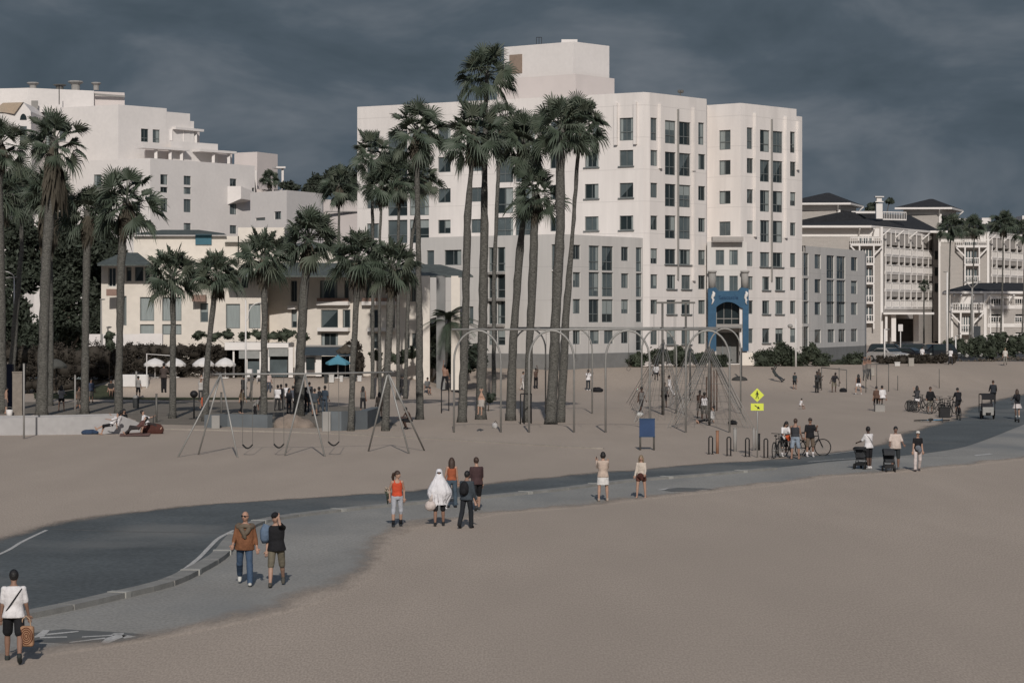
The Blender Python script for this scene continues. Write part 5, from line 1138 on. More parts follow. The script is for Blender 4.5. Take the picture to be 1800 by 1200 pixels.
m = MB(); m.box((0, 0, h / 2), (17 / F * Y, .6, h)); m.build('shaft', mat('tan_stone', (.20, .175, .15), .9, .2, .18, 3), sp); m = MB(); m.box((0, 0, h + .04), (18 / F * Y, .66, .08)); m.build('cap', MATS['tan_stone'], sp)
nc = thing('navy_banner_column', 'dark navy column between the edge palm and the stone pillar', 'column', G(16, 722)); Y = nc.location.y; h = Z_(640, Y)
m = MB(); m.box((0, 0, h / 2), (14 / F * Y, .5, h)); m.build('shaft', mat('navy_cloth', (.012, .016, .035)), nc); m = MB(); m.box((0, 0, .05), (15.5 / F * Y, .6, .1)); m.build('foot', black, nc)
bk = thing('bucket', 'white plastic bucket at the foot of the navy column', 'bucket', G(16.5, 734)); m = MB(); m.tube([(0, 0, 0), (0, 0, .5)], [.15, .21], 14); m.build('body', white_p, bk, True); m = MB(); m.tube([(.22 * math.cos(a), 0, .5 + .16 * math.sin(a)) for a in np.linspace(0, math.pi, 9)], .01, 5); m.build('handle', steel, bk, True)
# goal frame
gf = thing('goal_frame', 'white pipe goal frame behind the parasols', 'goal', G(258, 682)); Y = gf.location.y
m = MB(); m.tube([Vector((0, 0, 0)), rel(gf, V(258, 622, Y)), rel(gf, V(300, 625, Y)), rel(gf, V(300, 680, Y))], .05, 7); m.build('pipe', white_p, gf)
# ---- parasols ----
def parasol(label, px, ytop, yrim, rpx, yb, Y, m_, group, pole=None, cone=False, ribs=10):
    z0 = gz(X_(px, Y), Y); t = thing('parasol', label, 'parasol', Vector((X_(px, Y), Y, z0)), 0, group); s = Y / F; zt = Z_(ytop, Y) - z0; zr = Z_(yrim, Y) - z0; r = rpx * s
    m = MB(); m.tube([(0, 0, 0), (0, 0, zt)], .035, 8); m.tube([(0, 0, 0), (0, 0, .08)], .3, 12); m.build('pole', pole or white_p, t, True)
    m = MB(); vs = [(0, 0, zt + .04)]; n = ribs * 2; R_ = 4
    for k in range(1, R_ + 2):
        q = k / R_
        for i in range(n):
            a = 2 * math.pi * i / n; sc = 1 if i % 2 == 0 else .965
            if k <= R_:
                rr_ = r * q * sc; z = zt - (zt - zr) * (q if cone else q ** 2.0)
            else: rr_ = r * .99 * sc; z = zr - (.12 if i % 2 == 0 else .2)
            vs.append((rr_ * math.cos(a), rr_ * math.sin(a), z))
    fs = [(0, 1 + i, 1 + (i + 1) % n) for i in range(n)] + [(1 + k * n + i, 1 + (k + 1) * n + i, 1 + (k + 1) * n + (i + 1) % n, 1 + k * n + (i + 1) % n) for k in range(R_) for i in range(n)]
    m.add(vs, fs); m.build('canopy', m_, t); return t
wc = mat('parasol_white', (.62, .60, .58), .9, .2, .06, 2)
PG = 'white scalloped parasols before the brown hedge'
parasol('leftmost white scalloped parasol, left of the lowest palm trunk', 272.5, 630, 640, 20, 676, 187, wc, PG); parasol('white scalloped parasol half hidden by the low palm trunk', 309, 630, 640, 18, 676, 188, wc, PG)
parasol('white scalloped parasol left of the curving palm trunk', 357.5, 629, 640, 19.5, 676, 187, wc, PG); parasol('rightmost white scalloped parasol, nearest to the restaurant', 396, 629, 640, 18.5, 676, 186.8, wc, PG)
parasol('dark grey parasol in the shade between two left palms', 98.5, 631, 643, 20, 680, 183, mat('parasol_grey', (.075, .075, .068), .9, .2, .1, 2), None, black)
parasol('turquoise conical umbrella beside the snack stand', 594, 624, 637, 22, 672, 187, mat('parasol_turquoise', (.09, .25, .33), .9, .2, .1, 2), None, white_p, True, 4)
parasol('dark thatched umbrella above the turquoise one', 607, 604, 617, 17, 672, 188, mat('thatch', (.07, .06, .048), .95, .1, .3, 6), None, conc, True, 12)
# white chairs on the terrace
for i, (px, yb) in enumerate(((439, 672), (457, 673))):
    g = G(px, yb); t = thing('terrace_chair', ('white terrace chair left of the two near the restaurant', 'white terrace chair right of the two near the restaurant')[i], 'chair', g, 0, 'white terrace chairs')
    m = MB(); m.box((0, 0, .45), (.5, .5, .06)); m.build('seat', white_p, t); m = MB(); m.box((0, .25, .75), (.48, .05, .55)); m.build('backrest', white_p, t)
    for sx in (-.2, .2):
        for sy in (-.2, .2): m = MB(); m.tube([(sx, sy, 0), (sx, sy, .43)], .025, 6); m.build('leg', white_p, t, True)

# ---- cars ----
def car(label, px, Y, rz, col, kind='suv', z=None):
    t = thing('parked_car', label, 'car', Vector((X_(px, Y), Y, (1.42 if z is None else z))), rz, 'cars parked behind the hedge')
    H = {'suv': 1.75, 'sedan': 1.42, 'pickup': 1.8}[kind]; L = 4.7; w = .92
    if kind == 'sedan': prof = [(-2.3, .35), (-2.32, .8), (-2.2, 1.0), (-1.5, 1.05), (-.85, H), (.45, H), (1.15, 1.0), (2.1, .85), (2.3, .65), (2.3, .35)]
    elif kind == 'pickup': prof = [(-2.6, .5), (-2.6, 1.1), (-.9, 1.12), (-.85, H), (.55, H), (1.1, 1.15), (2.2, 1.05), (2.4, .8), (2.4, .5)]
    else: prof = [(-2.3, .42), (-2.34, 1.0), (-2.1, 1.6), (-1.9, H), (.4, H), (1.15, 1.12), (2.15, 1.0), (2.32, .75), (2.32, .42)]
    paintm = mat('car_paint_%d_%d' % (int(col[0] * 999), int(col[2] * 999)), col, .25, .6, .08, 2)
    m = MB(); n = len(prof); vs = []
    for s in (-1, -.82, .82, 1):
        for x, z_ in prof:
            k = 1 - max(0, (z_ - 1.0)) * .25; e = .0 if abs(s) < 1 else .05
            vs.append((x * (1 - e * .3), s * w * k, z_ - (e if z_ > .9 else -e * .5)))
    fs = [tuple(range(n - 1, -1, -1)), tuple(3 * n + i for i in range(n))] + [(j * n + i, j * n + (i + 1) % n, (j + 1) * n + (i + 1) % n, (j + 1) * n + i) for j in range(3) for i in range(n)]
    m.add(vs, fs); b = m.build('body', paintm, t)
    # glass
    m = MB(); top = H - .08; zb = 1.05 if kind != 'suv' else 1.12
    xs = {'sedan': (-1.35, -.8, .4, 1.0), 'suv': (-2.0, -1.8, .35, .98), 'pickup': (-.82, -.78, .5, .95)}[kind]
    for s in (-1, 1): y = s * (w * (1 - (top - 1) * .12) + .01); m.add([(xs[0], s * (w + .005), zb), (xs[3], s * (w + .005), zb), (xs[2], y * .93 + s * .02, top), (xs[1], y * .93 + s * .02, top)], [(0, 1, 2, 3)])
    m.build('side_windows', glass_d, t)
    m = MB(); fx = prof[[i for i, p in enumerate(prof) if p[1] == H][-1]]; nx = prof[[i for i, p in enumerate(prof) if p[1] == H][-1] + 1]
    off = Vector((.03, 0, .03)); m.add([Vector((nx[0] - .05, -w * .85, nx[1] + .06)) + off, Vector((nx[0] - .05, w * .85, nx[1] + .06)) + off, Vector((fx[0] + .05, w * .75, H - .05)) + off, Vector((fx[0] + .05, -w * .75, H - .05)) + off], [(0, 1, 2, 3)]); m.build('windscreen', glass_d, t)
    for x in (-1.45, 1.45):
        for s in (-1, 1):
            q = MB(); q.tube([(x, s * w - .1 * s, .34), (x, s * w + .04 * s, .34)], .34, 16); wh = q.build('wheel', rubber, t, False); q = MB(); q.tube([(x, s * w + .03 * s, .34), (x, s * w + .05 * s, .34)], .2, 12); q.build('rim', steel, wh)
    for s in (-1, 1): q = MB(); q.box((2.28, s * .65, .78), (.08, .32, .14)); q.build('headlight', mat('headlight_glass', (.45, .45, .42), .2), t)
    for s in (-1, 1): q = MB(); q.box((-2.3, s * .7, .95), (.06, .25, .16)); q.build('tail_light', mat('tail_red', (.12, .02, .015), .3), t)
    return t
car('silver white sedan in front at the left end of the parking lot', 1561, 243, R(-58), (.34, .33, .32), 'sedan')
car('black off road car behind the silver sedan', 1566, 251, R(-20), (.014, .015, .017), 'suv')
car('black hatchback right of the silver sedan', 1596, 246, R(-35), (.016, .016, .018), 'sedan')
car('black estate car behind the beige bin', 1616, 252, R(-15), (.018, .018, .02), 'suv')
car('large black off road car in the middle of the parking lot', 1641, 248, R(-160), (.015, .016, .018), 'suv')
car('white pickup at the far side of the parking lot', 1676, 264, R(-10), (.5, .5, .48), 'pickup')
car('grey sedan behind the hedge at the right', 1702, 268, R(-12), (.10, .10, .10), 'sedan')
car('dark car half seen behind the hedge near the information board', 1740, 284, R(0), (.03, .03, .035), 'suv')

# =====================================================================================
# PEOPLE
# =====================================================================================
SK_L = (.36, .225, .165); SK_M = (.24, .14, .10); SK_D = (.075, .045, .034)
H_BLK = (.012, .011, .011); H_BRN = (.045, .026, .018); H_BLD = (.20, .15, .095); H_GRY = (.12, .11, .10)
WHT = (.62, .60, .60); BLK = (.014, .014, .016); GRY = (.12, .125, .135); JEAN = (.05, .08, .13); LJEAN = (.22, .26, .31); KHK = (.13, .115, .085); CRM = (.48, .42, .36); RED = (.50, .07, .03)
class Rig:
    """joint positions of a posed figure, facing -Y (towards the camera) before it is turned"""
    def __init__(s, lean=0, twist=0, legs=((5, 5), (-5, 5)), arms=((5, 8, 10), (5, 8, 10)), spread=4, side=0, head=0, girl=False, fat=1.0, leg_out=None, nod=0):
        s.fat = fat; w = .150 if girl else .172
        def rx(a): return Matrix.Rotation(R(a), 3, 'X')
        def ry(a): return Matrix.Rotation(R(a), 3, 'Y')
        def rz(a): return Matrix.Rotation(R(a), 3, 'Z')
        s.T = rx(lean) @ ry(side)       # leaning forward tips the top towards -Y
        P = Vector((0, 0, 0)); s.pelvis = P
        up = lambda v: s.T @ Vector(v)
        s.waist = up((0, 0, .14)); s.chest = up((0, 0, .34)); s.neck = up((0, 0, .50)); s.hn = up((0, -.01, .545))
        hd = s.T @ rx(nod) @ rz(head); s.H = hd; s.head = s.hn + hd @ Vector((0, -.018, .118))
        s.tw = rz(twist); s.sh = []; s.el = []; s.wr = []; s.hd = []; s.hip = []; s.kn = []; s.an = []; s.to = []
        for i, sg in enumerate((-1, 1)):           # 0 = figure's right side (-x when facing the camera is its right)
            f, o, b = arms[i][:3]; inn = arms[i][3] if len(arms[i]) > 3 else 0
            S_ = up((sg * w, 0, .438)); s.sh.append(S_)
            A = s.T @ ry(-sg * o) @ rx(-0) ; d = (s.T @ ry(-sg * o) @ rx(f * 1.0)) @ Vector((0, 0, -1))
            # forward swing f: arm goes to -Y
            d = s.T @ (Matrix.Rotation(R(-sg * o), 3, 'Y') @ (Matrix.Rotation(R(-f), 3, 'X') @ Vector((0, 0, -1))))
            E = S_ + d * .285; fd = s.T @ (Matrix.Rotation(R(-sg * o + sg * inn), 3, 'Y') @ (Matrix.Rotation(R(-f - b), 3, 'X') @ Vector((0, 0, -1))))
            W_ = E + fd * .25; s.el.append(E); s.wr.append(W_); s.hd.append(fd)
            th, kb = legs[i][:2]; so_ = spread if leg_out is None else leg_out[i]
            Hp = Vector((sg * .092, 0, -.03)); s.hip.append(Hp)
            td = Matrix.Rotation(R(-sg * so_), 3, 'Y') @ (Matrix.Rotation(R(-th), 3, 'X') @ Vector((0, 0, -1)))
            K = Hp + td * .425; sdv = Matrix.Rotation(R(-sg * so_ * .4), 3, 'Y') @ (Matrix.Rotation(R(-th + kb), 3, 'X') @ Vector((0, 0, -1)))
            An = K + sdv * .415; s.kn.append(K); s.an.append(An); s.to.append(sdv)
def capsule(m, a, b, ra, rb, n=10, k=5):
    pts = []; rad = []; a = Vector(a); b = Vector(b); d = (b - a); L = d.length
    if L < 1e-4: m.ball(a, ra, n); return
    d.normalize()
    for i in range(k): t = math.pi / 2 * (1 - i / k); pts.append(a - d * ra * math.sin(t)); rad.append(max(.002, ra * math.cos(t)))
    for q in (0, .33, .66, 1): pts.append(a.lerp(b, q)); rad.append(ra + (rb - ra) * q)
    for i in range(1, k + 1): t = math.pi / 2 * i / k; pts.append(b + d * rb * math.sin(t)); rad.append(max(.002, rb * math.cos(t)))
    m.tube(pts, rad, n)
def remesh(m, name, mt, par, vox):
    o = m.build('tmp', mt); md = o.modifiers.new('r', 'REMESH'); md.mode = 'VOXEL'; md.voxel_size = vox; md.use_smooth_shade = True
    sm_ = o.modifiers.new('s', 'SMOOTH'); sm_.iterations = 2; sm_.factor = .5
    dg = bpy.context.evaluated_depsgraph_get(); me = bpy.data.meshes.new_from_object(o.evaluated_get(dg)); me.name = name
    old = o.data; bpy.data.objects.remove(o); bpy.data.meshes.remove(old)
    q = bpy.data.objects.new(name, me); COL.objects.link(q); q.parent = par; return q
def torso(m, r, inf, z0, z1, girl, belly=0.0, flare=0):
    """elliptical rings along the spine"""
    prof = [(-.11, .150, .105), (-.05, .172, .122), (.03, .160, .112), (.13, .138 if girl else .150, .098), (.24, .152 if girl else .168, .110), (.35, .150 if girl else .176, .116), (.41, .150 if girl else .176, .102), (.455, .128 if girl else .145, .082), (.485, .090, .070), (.505, .062, .060)]
    pts = []; n = 18; vs = []; k = 0
    zs = [p for p in prof if z0 - 1e-6 <= p[0] <= z1 + 1e-6]
    if zs[0][0] > z0: zs = [(z0, zs[0][1], zs[0][2])] + zs
    rings = []
    for z, a, b in zs:
        be = belly * math.exp(-((z - .12) / .13) ** 2); fl = flare * max(0, (.1 - z))
        c = r.T @ Vector((0, -be * .5, z)); a = (a + be * .5) * r.fat + inf + fl; b = (b + be * .7) * r.fat + inf + fl
        for i in range(n):
            t = 2 * math.pi * i / n; vs.append(c + r.T @ Vector((a * math.cos(t), b * math.sin(t), 0)))
    q = len(zs); fs = [(i * n + j, i * n + (j + 1) % n, (i + 1) * n + (j + 1) % n, (i + 1) * n + j) for i in range(q - 1) for j in range(n)] + [tuple(range(n - 1, -1, -1)), tuple((q - 1) * n + j for j in range(n))]
    m.add(vs, fs)
def hand(m, w, d, sg, curl=25, fist=False):
    """palm and five bent fingers at wrist w pointing along d"""
    d = d.normalized(); side = d.cross(Vector((0, 1, 0)));
    if side.length < .2: side = d.cross(Vector((0, 0, 1)))
    side.normalize(); nrm = side.cross(d).normalized()
    p = w + d * .05; m.ball(p, (.045, .045, .045), 8, M=Matrix((side, nrm * .55, d * 1.15)).transposed())
    for i, (L, x) in enumerate(((.070, -.028), (.078, -.010), (.074, .010), (.060, .027))):
        a = w + d * .085 + side * x; c = R(70 if fist else curl) ; d1 = (d * math.cos(c * .5) + nrm * math.sin(c * .5)); d2 = (d * math.cos(c) + nrm * math.sin(c))
        m.tube([a, a + d1 * L * .5, a + d1 * L * .5 + d2 * L * .5], [.0095, .009, .007], 5)
    a = w + d * .03 - side * sg * -.032; t = (d * .75 - side * sg * -.75 + nrm * .2).normalized(); m.tube([a, a + t * .035, a + t * .03 + (d * .9 + nrm * .3).normalized() * .035], [.012, .011, .009], 5)
def head_parts(root, r, skin, hair, style, vox, face=True, glasses=False, cap=None):
    hb = MB(); c = r.head
    M_ = r.H
    hm = MB()
    def L(v): return c + M_ @ Vector(v)
    if style != 'bald':
        hm.ball(L((0, .014, .022)), (.088, .106, .112), 14, M=M_)
        if style == 'short': hm.ball(L((0, .045, -.01)), (.074, .062, .075), 12, M=M_)
        if style in ('long', 'verylong'):
            ln = .30 if style == 'long' else .46
            hm.tube([L((0, .03, .09)), L((0, .075, .0)), L((0, .085, -.10)) , L((0, .0, 0)) + r.T @ Vector((0, .10, -ln * .75)), L((0, .0, 0)) + r.T @ Vector((0, .10, -ln))], [(.07, .04), (.088, .05), (.095, .05), (.10, .04), (.06, .02)], 12)
            for s in (-1, 1): hm.tube([L((s * .05, .02, .07)), L((s * .083, .02, -.02)), L((s * .085, .03, -.12)), L((0, 0, 0)) + r.T @ Vector((s * .085, .05, -ln * .8))], [.03, .032, .034, .018], 8)
        if style == 'ponytail':
            hm.tube([L((0, .09, .05)), L((.0, .15, .03)), L((.02, .19, -.08)), L((.03, .17, -.24))], [.03, .045, .05, .012], 10)
        if style == 'bob':
            hm.ball(L((0, .03, -.01)), (.10, .10, .11), 14, M=M_)
        if style == 'bun': hm.ball(L((0, .06, .13)), .045, 10)
        q = hm.build('hair', cmat(*hair, kind='hair'), root, True)
    if cap:
        hm = MB(); hm.ball(L((0, .008, .045)), (.090, .108, .085), 14, M=M_)
        bd = -1 if cap[1] else 1
        hm.ball(L((0, -.12 * 1, .045)) if cap[1] else L((0, .12, .035)), (.065, .06, .012), 10, M=M_); hm.build('cap', cmat(*cap[0]), root, True)
    if face:
        e = MB()
        for s in (-1, 1):
            e.ball(L((s * .032, -.088, .012)), (.014, .008, .009), 8, M=M_)
        e.build('eyes', mat('eye_dark', (.03, .025, .02), .3, .5), root, True)
        e = MB(); e.ball(L((0, -.091, -.055)), (.024, .007, .007), 8, M=M_); e.build('mouth', mat('lip', (.20, .08, .07), .6), root, True)
    if glasses:
        e = MB()
        for s in (-1, 1): e.ball(L((s * .034, -.093, .014)), (.030, .010, .022), 10, M=M_); e.ebox(L((s * .06, -.085, .02)), L((s * .085, 0, .015)), .008, .008)
        e.ebox(L((-.03, -.10, .02)), L((.03, -.10, .02)), .008, .008); e.build('sunglasses', black, root, True)
def person(label, px, py, face, rig, h=1.72, skin=SK_L, hair=H_BRN, style='short', top=None, sleeve=.5, bottom=None, bl=.5, shoes=BLK, belly=0., girl=False, glasses=False, cap=None, skirt=None, fine=None, loc=None, hover=0, jacket=False, socks=None, group=None, extra=None, showface=True, tank=False, dress=None):
    g = G(px, py) if loc is None else Vector(loc)
    vox = fine or (.016 if g.y < 100 else (.022 if g.y < 125 else .03))
    root = empty('person', g, R(face), label, 'person', group)
    r = rig; r.fat = r.fat * (1.0 if not girl else .94)
    s = h / 1.75
    low = min([a.z - .085 for a in r.an] + [-.13, r.wr[0].z - .02, r.wr[1].z - .02])
    dz = -low
    # ---- body: one continuous skin ----
    m = MB(); torso(m, r, 0, -.11, .505, girl, belly)
    capsule(m, r.neck - r.T @ Vector((0, 0, .03)), r.hn + r.T @ Vector((0, 0, .05)), .055, .052)
    m.ball(r.head, (.080, .096, .116), 16, M=r.H); m.ball(r.head + r.H @ Vector((0, -.03, -.055)), (.052, .055, .055), 12, M=r.H)
    m.ball(r.head + r.H @ Vector((0, -.098, -.012)), (.014, .018, .022), 8, M=r.H)
    for sg in (-1, 1): m.ball(r.head + r.H @ Vector((sg * .077, .005, -.005)), (.012, .02, .03), 8, M=r.H)
    for i in (0, 1):
        capsule(m, r.sh[i], r.el[i], .052, .040); capsule(m, r.el[i], r.wr[i], .041, .027)
        m.ball(r.sh[i], .056, 10)
        capsule(m, r.hip[i], r.kn[i], .090, .058); capsule(m, r.kn[i], r.kn[i].lerp(r.an[i], .35), .056, .058); capsule(m, r.kn[i].lerp(r.an[i], .3), r.an[i], .058, .036)
    bmat = cmat(*skin, kind='skin')
    for i, sg in enumerate((-1, 1)):
        capsule(m, r.wr[i], r.wr[i] + r.hd[i] * .04, .027, .032, 8, 3)
    body = remesh(m, 'body', bmat, root, vox)
    hm = MB()
    for i, sg in enumerate((-1, 1)): hand(hm, r.wr[i], r.hd[i], sg, 35)
    # join the hands to the body mesh
    bm = bmesh.new(); bm.from_mesh(body.data); t_ = hm.build('tmp', bmat); bm.from_mesh(t_.data); bm.to_mesh(body.data); bm.free(); tm = t_.data; bpy.data.objects.remove(t_); bpy.data.meshes.remove(tm)
    body.data.polygons.foreach_set('use_smooth', [True] * len(body.data.polygons))
    head_parts(root, r, skin, hair, style, vox, showface and vox < .028, glasses, cap)
    # ---- clothes ----
    if bottom:
        m = MB(); torso(m, r, .012, -.11, .10, girl, belly)
        for i in (0, 1):
            tk = r.hip[i].lerp(r.kn[i], min(1, bl * 2) * (.98 if bl >= .5 else 1)); loose = .02 if bl <= .55 else .012
            capsule(m, r.hip[i], tk, .100, (.090 - .03 * min(1, bl * 2)) + loose + (.012 if bl < .5 else 0))
            if bl > .5:
                q = (bl - .5) * 2; e = r.kn[i].lerp(r.an[i], q * .97); capsule(m, r.kn[i], e, .068 + loose, (.052 if bl < .97 else .058) + loose * .7)
        remesh(m, 'shorts' if bl < .6 else 'trousers', cmat(*bottom), root, vox)
    if skirt:
        m = MB(); n = 18; vs = []; zs = [(.10, .145, .11), (.0, .178, .135), (-.12, .20, .155), (skirt[1], skirt[2], skirt[2] * .8)]
        for z, a, b in zs:
            for k in range(n): t = 2 * math.pi * k / n; w = 1 + .05 * math.sin(5 * t) * (1 if z < -.1 else 0); vs.append(r.T @ Vector((0, 0, max(z, 0))) + Vector((a * w * math.cos(t), b * w * math.sin(t) - .02, min(z, 0))))
        m.add(vs, [(i * n + j, i * n + (j + 1) % n, (i + 1) * n + (j + 1) % n, (i + 1) * n + j) for i in range(3) for j in range(n)]); m.build('skirt', cmat(*skirt[0]), root, True)
    if top:
        m = MB(); torso(m, r, .020, -.10 if not tank else .0, .487 if not tank else .42, girl, belly, .12 if not girl else .04)
        if tank:
            for i in (0, 1):
                a_ = r.sh[i].lerp(r.neck, .45); capsule(m, a_ + r.T @ Vector((0, -.06, -.05)), a_ + r.T @ Vector((0, .0, .015)), .03, .028); capsule(m, a_ + r.T @ Vector((0, .06, -.05)), a_ + r.T @ Vector((0, .0, .015)), .03, .028)
        elif sleeve > 0:
            for i in (0, 1):
                m.ball(r.sh[i] + r.T @ Vector((0, 0, -.012)), .066, 12); q = min(1, sleeve * 2); e = r.sh[i].lerp(r.el[i], q * .9 if sleeve <= .5 else 1); capsule(m, r.sh[i] - r.T @ Vector((0, 0, .02)), e, .062, .060 if sleeve <= .5 else .054)
                if sleeve > .5: capsule(m, r.el[i], r.el[i].lerp(r.wr[i], (sleeve - .5) * 2), .056, .042)
        remesh(m, 'shirt' if sleeve <= .5 else 'jacket' if jacket else 'sweater', cmat(*top), root, vox)
    # ---- feet ----
    for i in (0, 1):
        d = r.to[i]; f = Vector((0, -1, 0)); f = (f - d * f.dot(d)); f = f.normalized() if f.length > .1 else Vector((0, 0, 1)); u = -d
        m = MB(); a = r.an[i] + d * .035
        m.tube([a - f * .075 + d * .01, a - f * .05, a + f * .04, a + f * .12 + d * .012, a + f * .165 + d * .02], [(.025, .03), (.042, .05), (.044, .046), (.044, .034), (.024, .02)], 10)
        if shoes is not None:
            m.tube([r.an[i] - d * .03, a], [.045, .048], 10); m.build('shoe', cmat(*shoes, kind='shoe'), root, True)
        else: m.build('foot', bmat, root, True)
        if socks: m = MB(); m.tube([r.an[i] - d * .14, r.an[i]], [.052, .046], 10); m.build('sock', cmat(*socks), root, True)
    if extra: extra(root, r)
    for ch in root.children:
        ch.scale = (s, s, s); ch.location = Vector(ch.location) * s + Vector((0, 0, dz * s + hover))
    root['dz'] = dz * s + hover; del root['dz']
    return root
def strap(col=BLK, sgn=1):
    def f(root, r):
        m = MB(); pts = []
        for k in range(19):
            t = 2 * math.pi * k / 18; z = .22 + .23 * math.cos(t) ; pts.append(r.T @ Vector((sgn * (.16 * math.cos(t)) , .150 * math.sin(t), z)))
        m.tube(pts, .014, 6, cap=False); m.build('strap', cmat(*col), root)
    return f
def backpack(col=BLK, side=1):
    def f(root, r):
        m = MB(); m.ball(r.T @ Vector((0, .19, .26)), (.15, .10, .22), 12, M=r.T); m.ball(r.T @ Vector((0, .26, .18)), (.11, .06, .12), 10, M=r.T); m.build('backpack', cmat(*col), root, True)
    return f
def W_walk(a=22, arms=None, **k): return Rig(3, legs=((a, 8), (-a * .8, 22)), arms=arms or ((-14, 6, 18), (14, 6, 18)), **k)
def W_stand(**k):
    k.setdefault('legs', ((3, 4), (-2, 3))); return Rig(0, **k)
def sit(**k): return Rig(k.pop('lean', 12), legs=k.pop('legs', ((88, 75), (84, 80))), **k)

# --- walkers in the foreground ---
p = person('man in a white T-shirt and black shorts walking away at the lower left corner', 24, 1164, 188, Rig(4, legs=((-16, 26), (18, 6)), arms=((6, 10, 22), (4, 7, 14)), girl=False), 1.74, SK_M, H_BLK, 'short', WHT, .45, BLK, .40, (.03, .035, .034), extra=strap(BLK, -1))
def scarf(root, r):
    m = MB(); m.tube([r.T @ Vector((.17 * math.cos(t), .12 * math.sin(t) - .01, .44 + .02 * math.sin(t * 3))) for t in np.linspace(0, 6.283, 17)], .055, 8, cap=False); m.tube([r.T @ Vector((-.10, -.13, .42)), r.T @ Vector((-.03, -.17, .30)), r.T @ Vector((.02, -.18, .17))], [.06, .055, .035], 8); m.tube([r.T @ Vector((.10, -.13, .42)), r.T @ Vector((.05, -.17, .32)), r.T @ Vector((-.05, -.17, .20))], [.06, .055, .03], 8); m.build('tied_scarf', cmat(.125, .10, .075), root, True)
person('bald man in sunglasses and a rust brown sweater walking toward the pier', 430, 1029, 4, Rig(2, legs=((-20, 26), (17, 4)), arms=((16, 12, 42), (2, 14, 36)), head=-24, fat=1.1, side=2), 1.80, (.36, .21, .15), H_BLK, 'bald', (.17, .075, .038), .82, JEAN, 1.0, (.5, .5, .47), belly=.05, glasses=True, extra=scarf)
def shade(root, r): 
    m = MB(); m.tube([r.T @ Vector((-.19, .0, .50)), r.T @ Vector((-.25, -.03, .36)), r.T @ Vector((-.25, -.02, .20)), r.T @ Vector((-.24, 0, .10))], [(.07, .10), (.095, .12), (.09, .12), (.06, .09)], 10); m.build('jacket_over_shoulder', cmat(.10, .14, .20), root, True)
person('man in a black cap and black T-shirt shading his eyes, blue jacket on his shoulder', 486, 1031, 2, Rig(2, legs=((15, 5), (-17, 24)), arms=((-6, 6, 16), (112, 30, 118, 14)), head=-16, fat=1.05, side=-2), 1.78, SK_L, H_BLK, 'short', BLK, .5, KHK, .50, (.07, .065, .055), cap=(BLK, True), extra=shade)
def bouquet(root, r):
    m = MB(); m.tube([(-.26, .20, -.25), (-.27, .18, -.0), (-.28, .16, .14)], [.02, .04, .09], 8); m.build('bouquet_wrap', cmat(.05, .06, .045), root, True)
    q = MB(); rnd = random.Random(3)
    for i in range(16): q.ball((-.28 + rnd.uniform(-.1, .1), .16 + rnd.uniform(-.08, .08), .16 + rnd.uniform(-.05, .1)), rnd.uniform(.025, .05), 7)
    q.build('flowers', cmat(.30, .25, .20), root, True)
person('woman in a bright red halter top and long pale grey shorts on the path', 698, 926, 12, Rig(0, legs=((6, 4), (-5, 8)), arms=((-22, 16, 30, 18), (-22, 18, 30, 18)), head=48, girl=True), 1.70, SK_L, H_BRN, 'ponytail', RED, 0, (.34, .35, .38), .60, (.02, .022, .025), girl=True, socks=BLK, extra=bouquet, tank=True)
# person under a white sheet
def sheet_person():
    def drape(root, r):
        n = 40; vs = []; rings = [(.80, .01, .01), (.79, .06, .07), (.74, .095, .11), (.66, .105, .12), (.56, .13, .13), (.46, .20, .16), (.32, .27, .21), (.16, .35, .25), (.02, .36, .22), (-.06, .30, .20), (-.16, .24, .18), (-.30, .215, .17)]
        for z, a, b in rings:
            for k in range(n):
                t = 2 * math.pi * k / n; f = max(0, .6 - z) * .13 * math.sin(11 * t + z * 2) + max(0, .5 - z) * .10 * math.sin(5 * t + 1.2)
                hem = (.10 * math.sin(2 * t + .6) + .04 * math.sin(5 * t)) * (1 if z < -.05 else 0)
                w_ = 1.0; vs.append(((a * w_ * (1 + f)) * math.cos(t), (b * w_ * (1 + f)) * math.sin(t), z - max(0, hem)))
        m = MB(); m.add(vs, [(i * n + j, i * n + (j + 1) % n, (i + 1) * n + (j + 1) % n, (i + 1) * n + j) for i in range(len(rings) - 1) for j in range(n)])
        # deep folds running down the front, and a lifted corner at each hand
        for x0, x1, y in ((-.08, -.14, -.20), (.06, .12, -.20), (.0, -.02, -.205), (.17, .2, -.15), (-.19, -.25, -.15)): m.tube([(x0 * .6, -.12, .58), (x0, y + .02, .35), (x1, y, .05), (x1 * 1.05, y + .02, -.22)], [.008, .022, .028, .012], 6)
        m.build('white_sheet', mat('sheet_cloth', (.66, .65, .67), .9, .2, .05, 4, .05, 6), root, True)
        e = MB()
        for s in (-1, 1): e.ball((s * .038, -.127, .685), (.032, .012, .022), 10)
        e.ebox((-.03, -.132, .69), (.03, -.132, .69), .01, .01); e.build('sunglasses', black, root, True)
    return person('person dressed as a ghost under a white sheet with sunglasses over it', 772, 924, 0, Rig(0, legs=((6, 6), (-6, 8)), arms=((-24, 0, 62, 4), (-24, 0, 62, 4)), spread=3), 1.72, SK_M, H_BLK, 'short', None, 0, BLK, .52, (.02, .02, .02), extra=drape, showface=False)
sheet_person()
person('woman with very long brown hair in a rust orange tank top and jeans, facing away', 794, 892, 186, W_stand(arms=((5, 8, 12), (8, 12, 18)), girl=True), 1.66, SK_L, H_BRN, 'verylong', (.30, .085, .04), 0, (.06, .085, .11), 1.0, BLK, girl=True, tank=True)
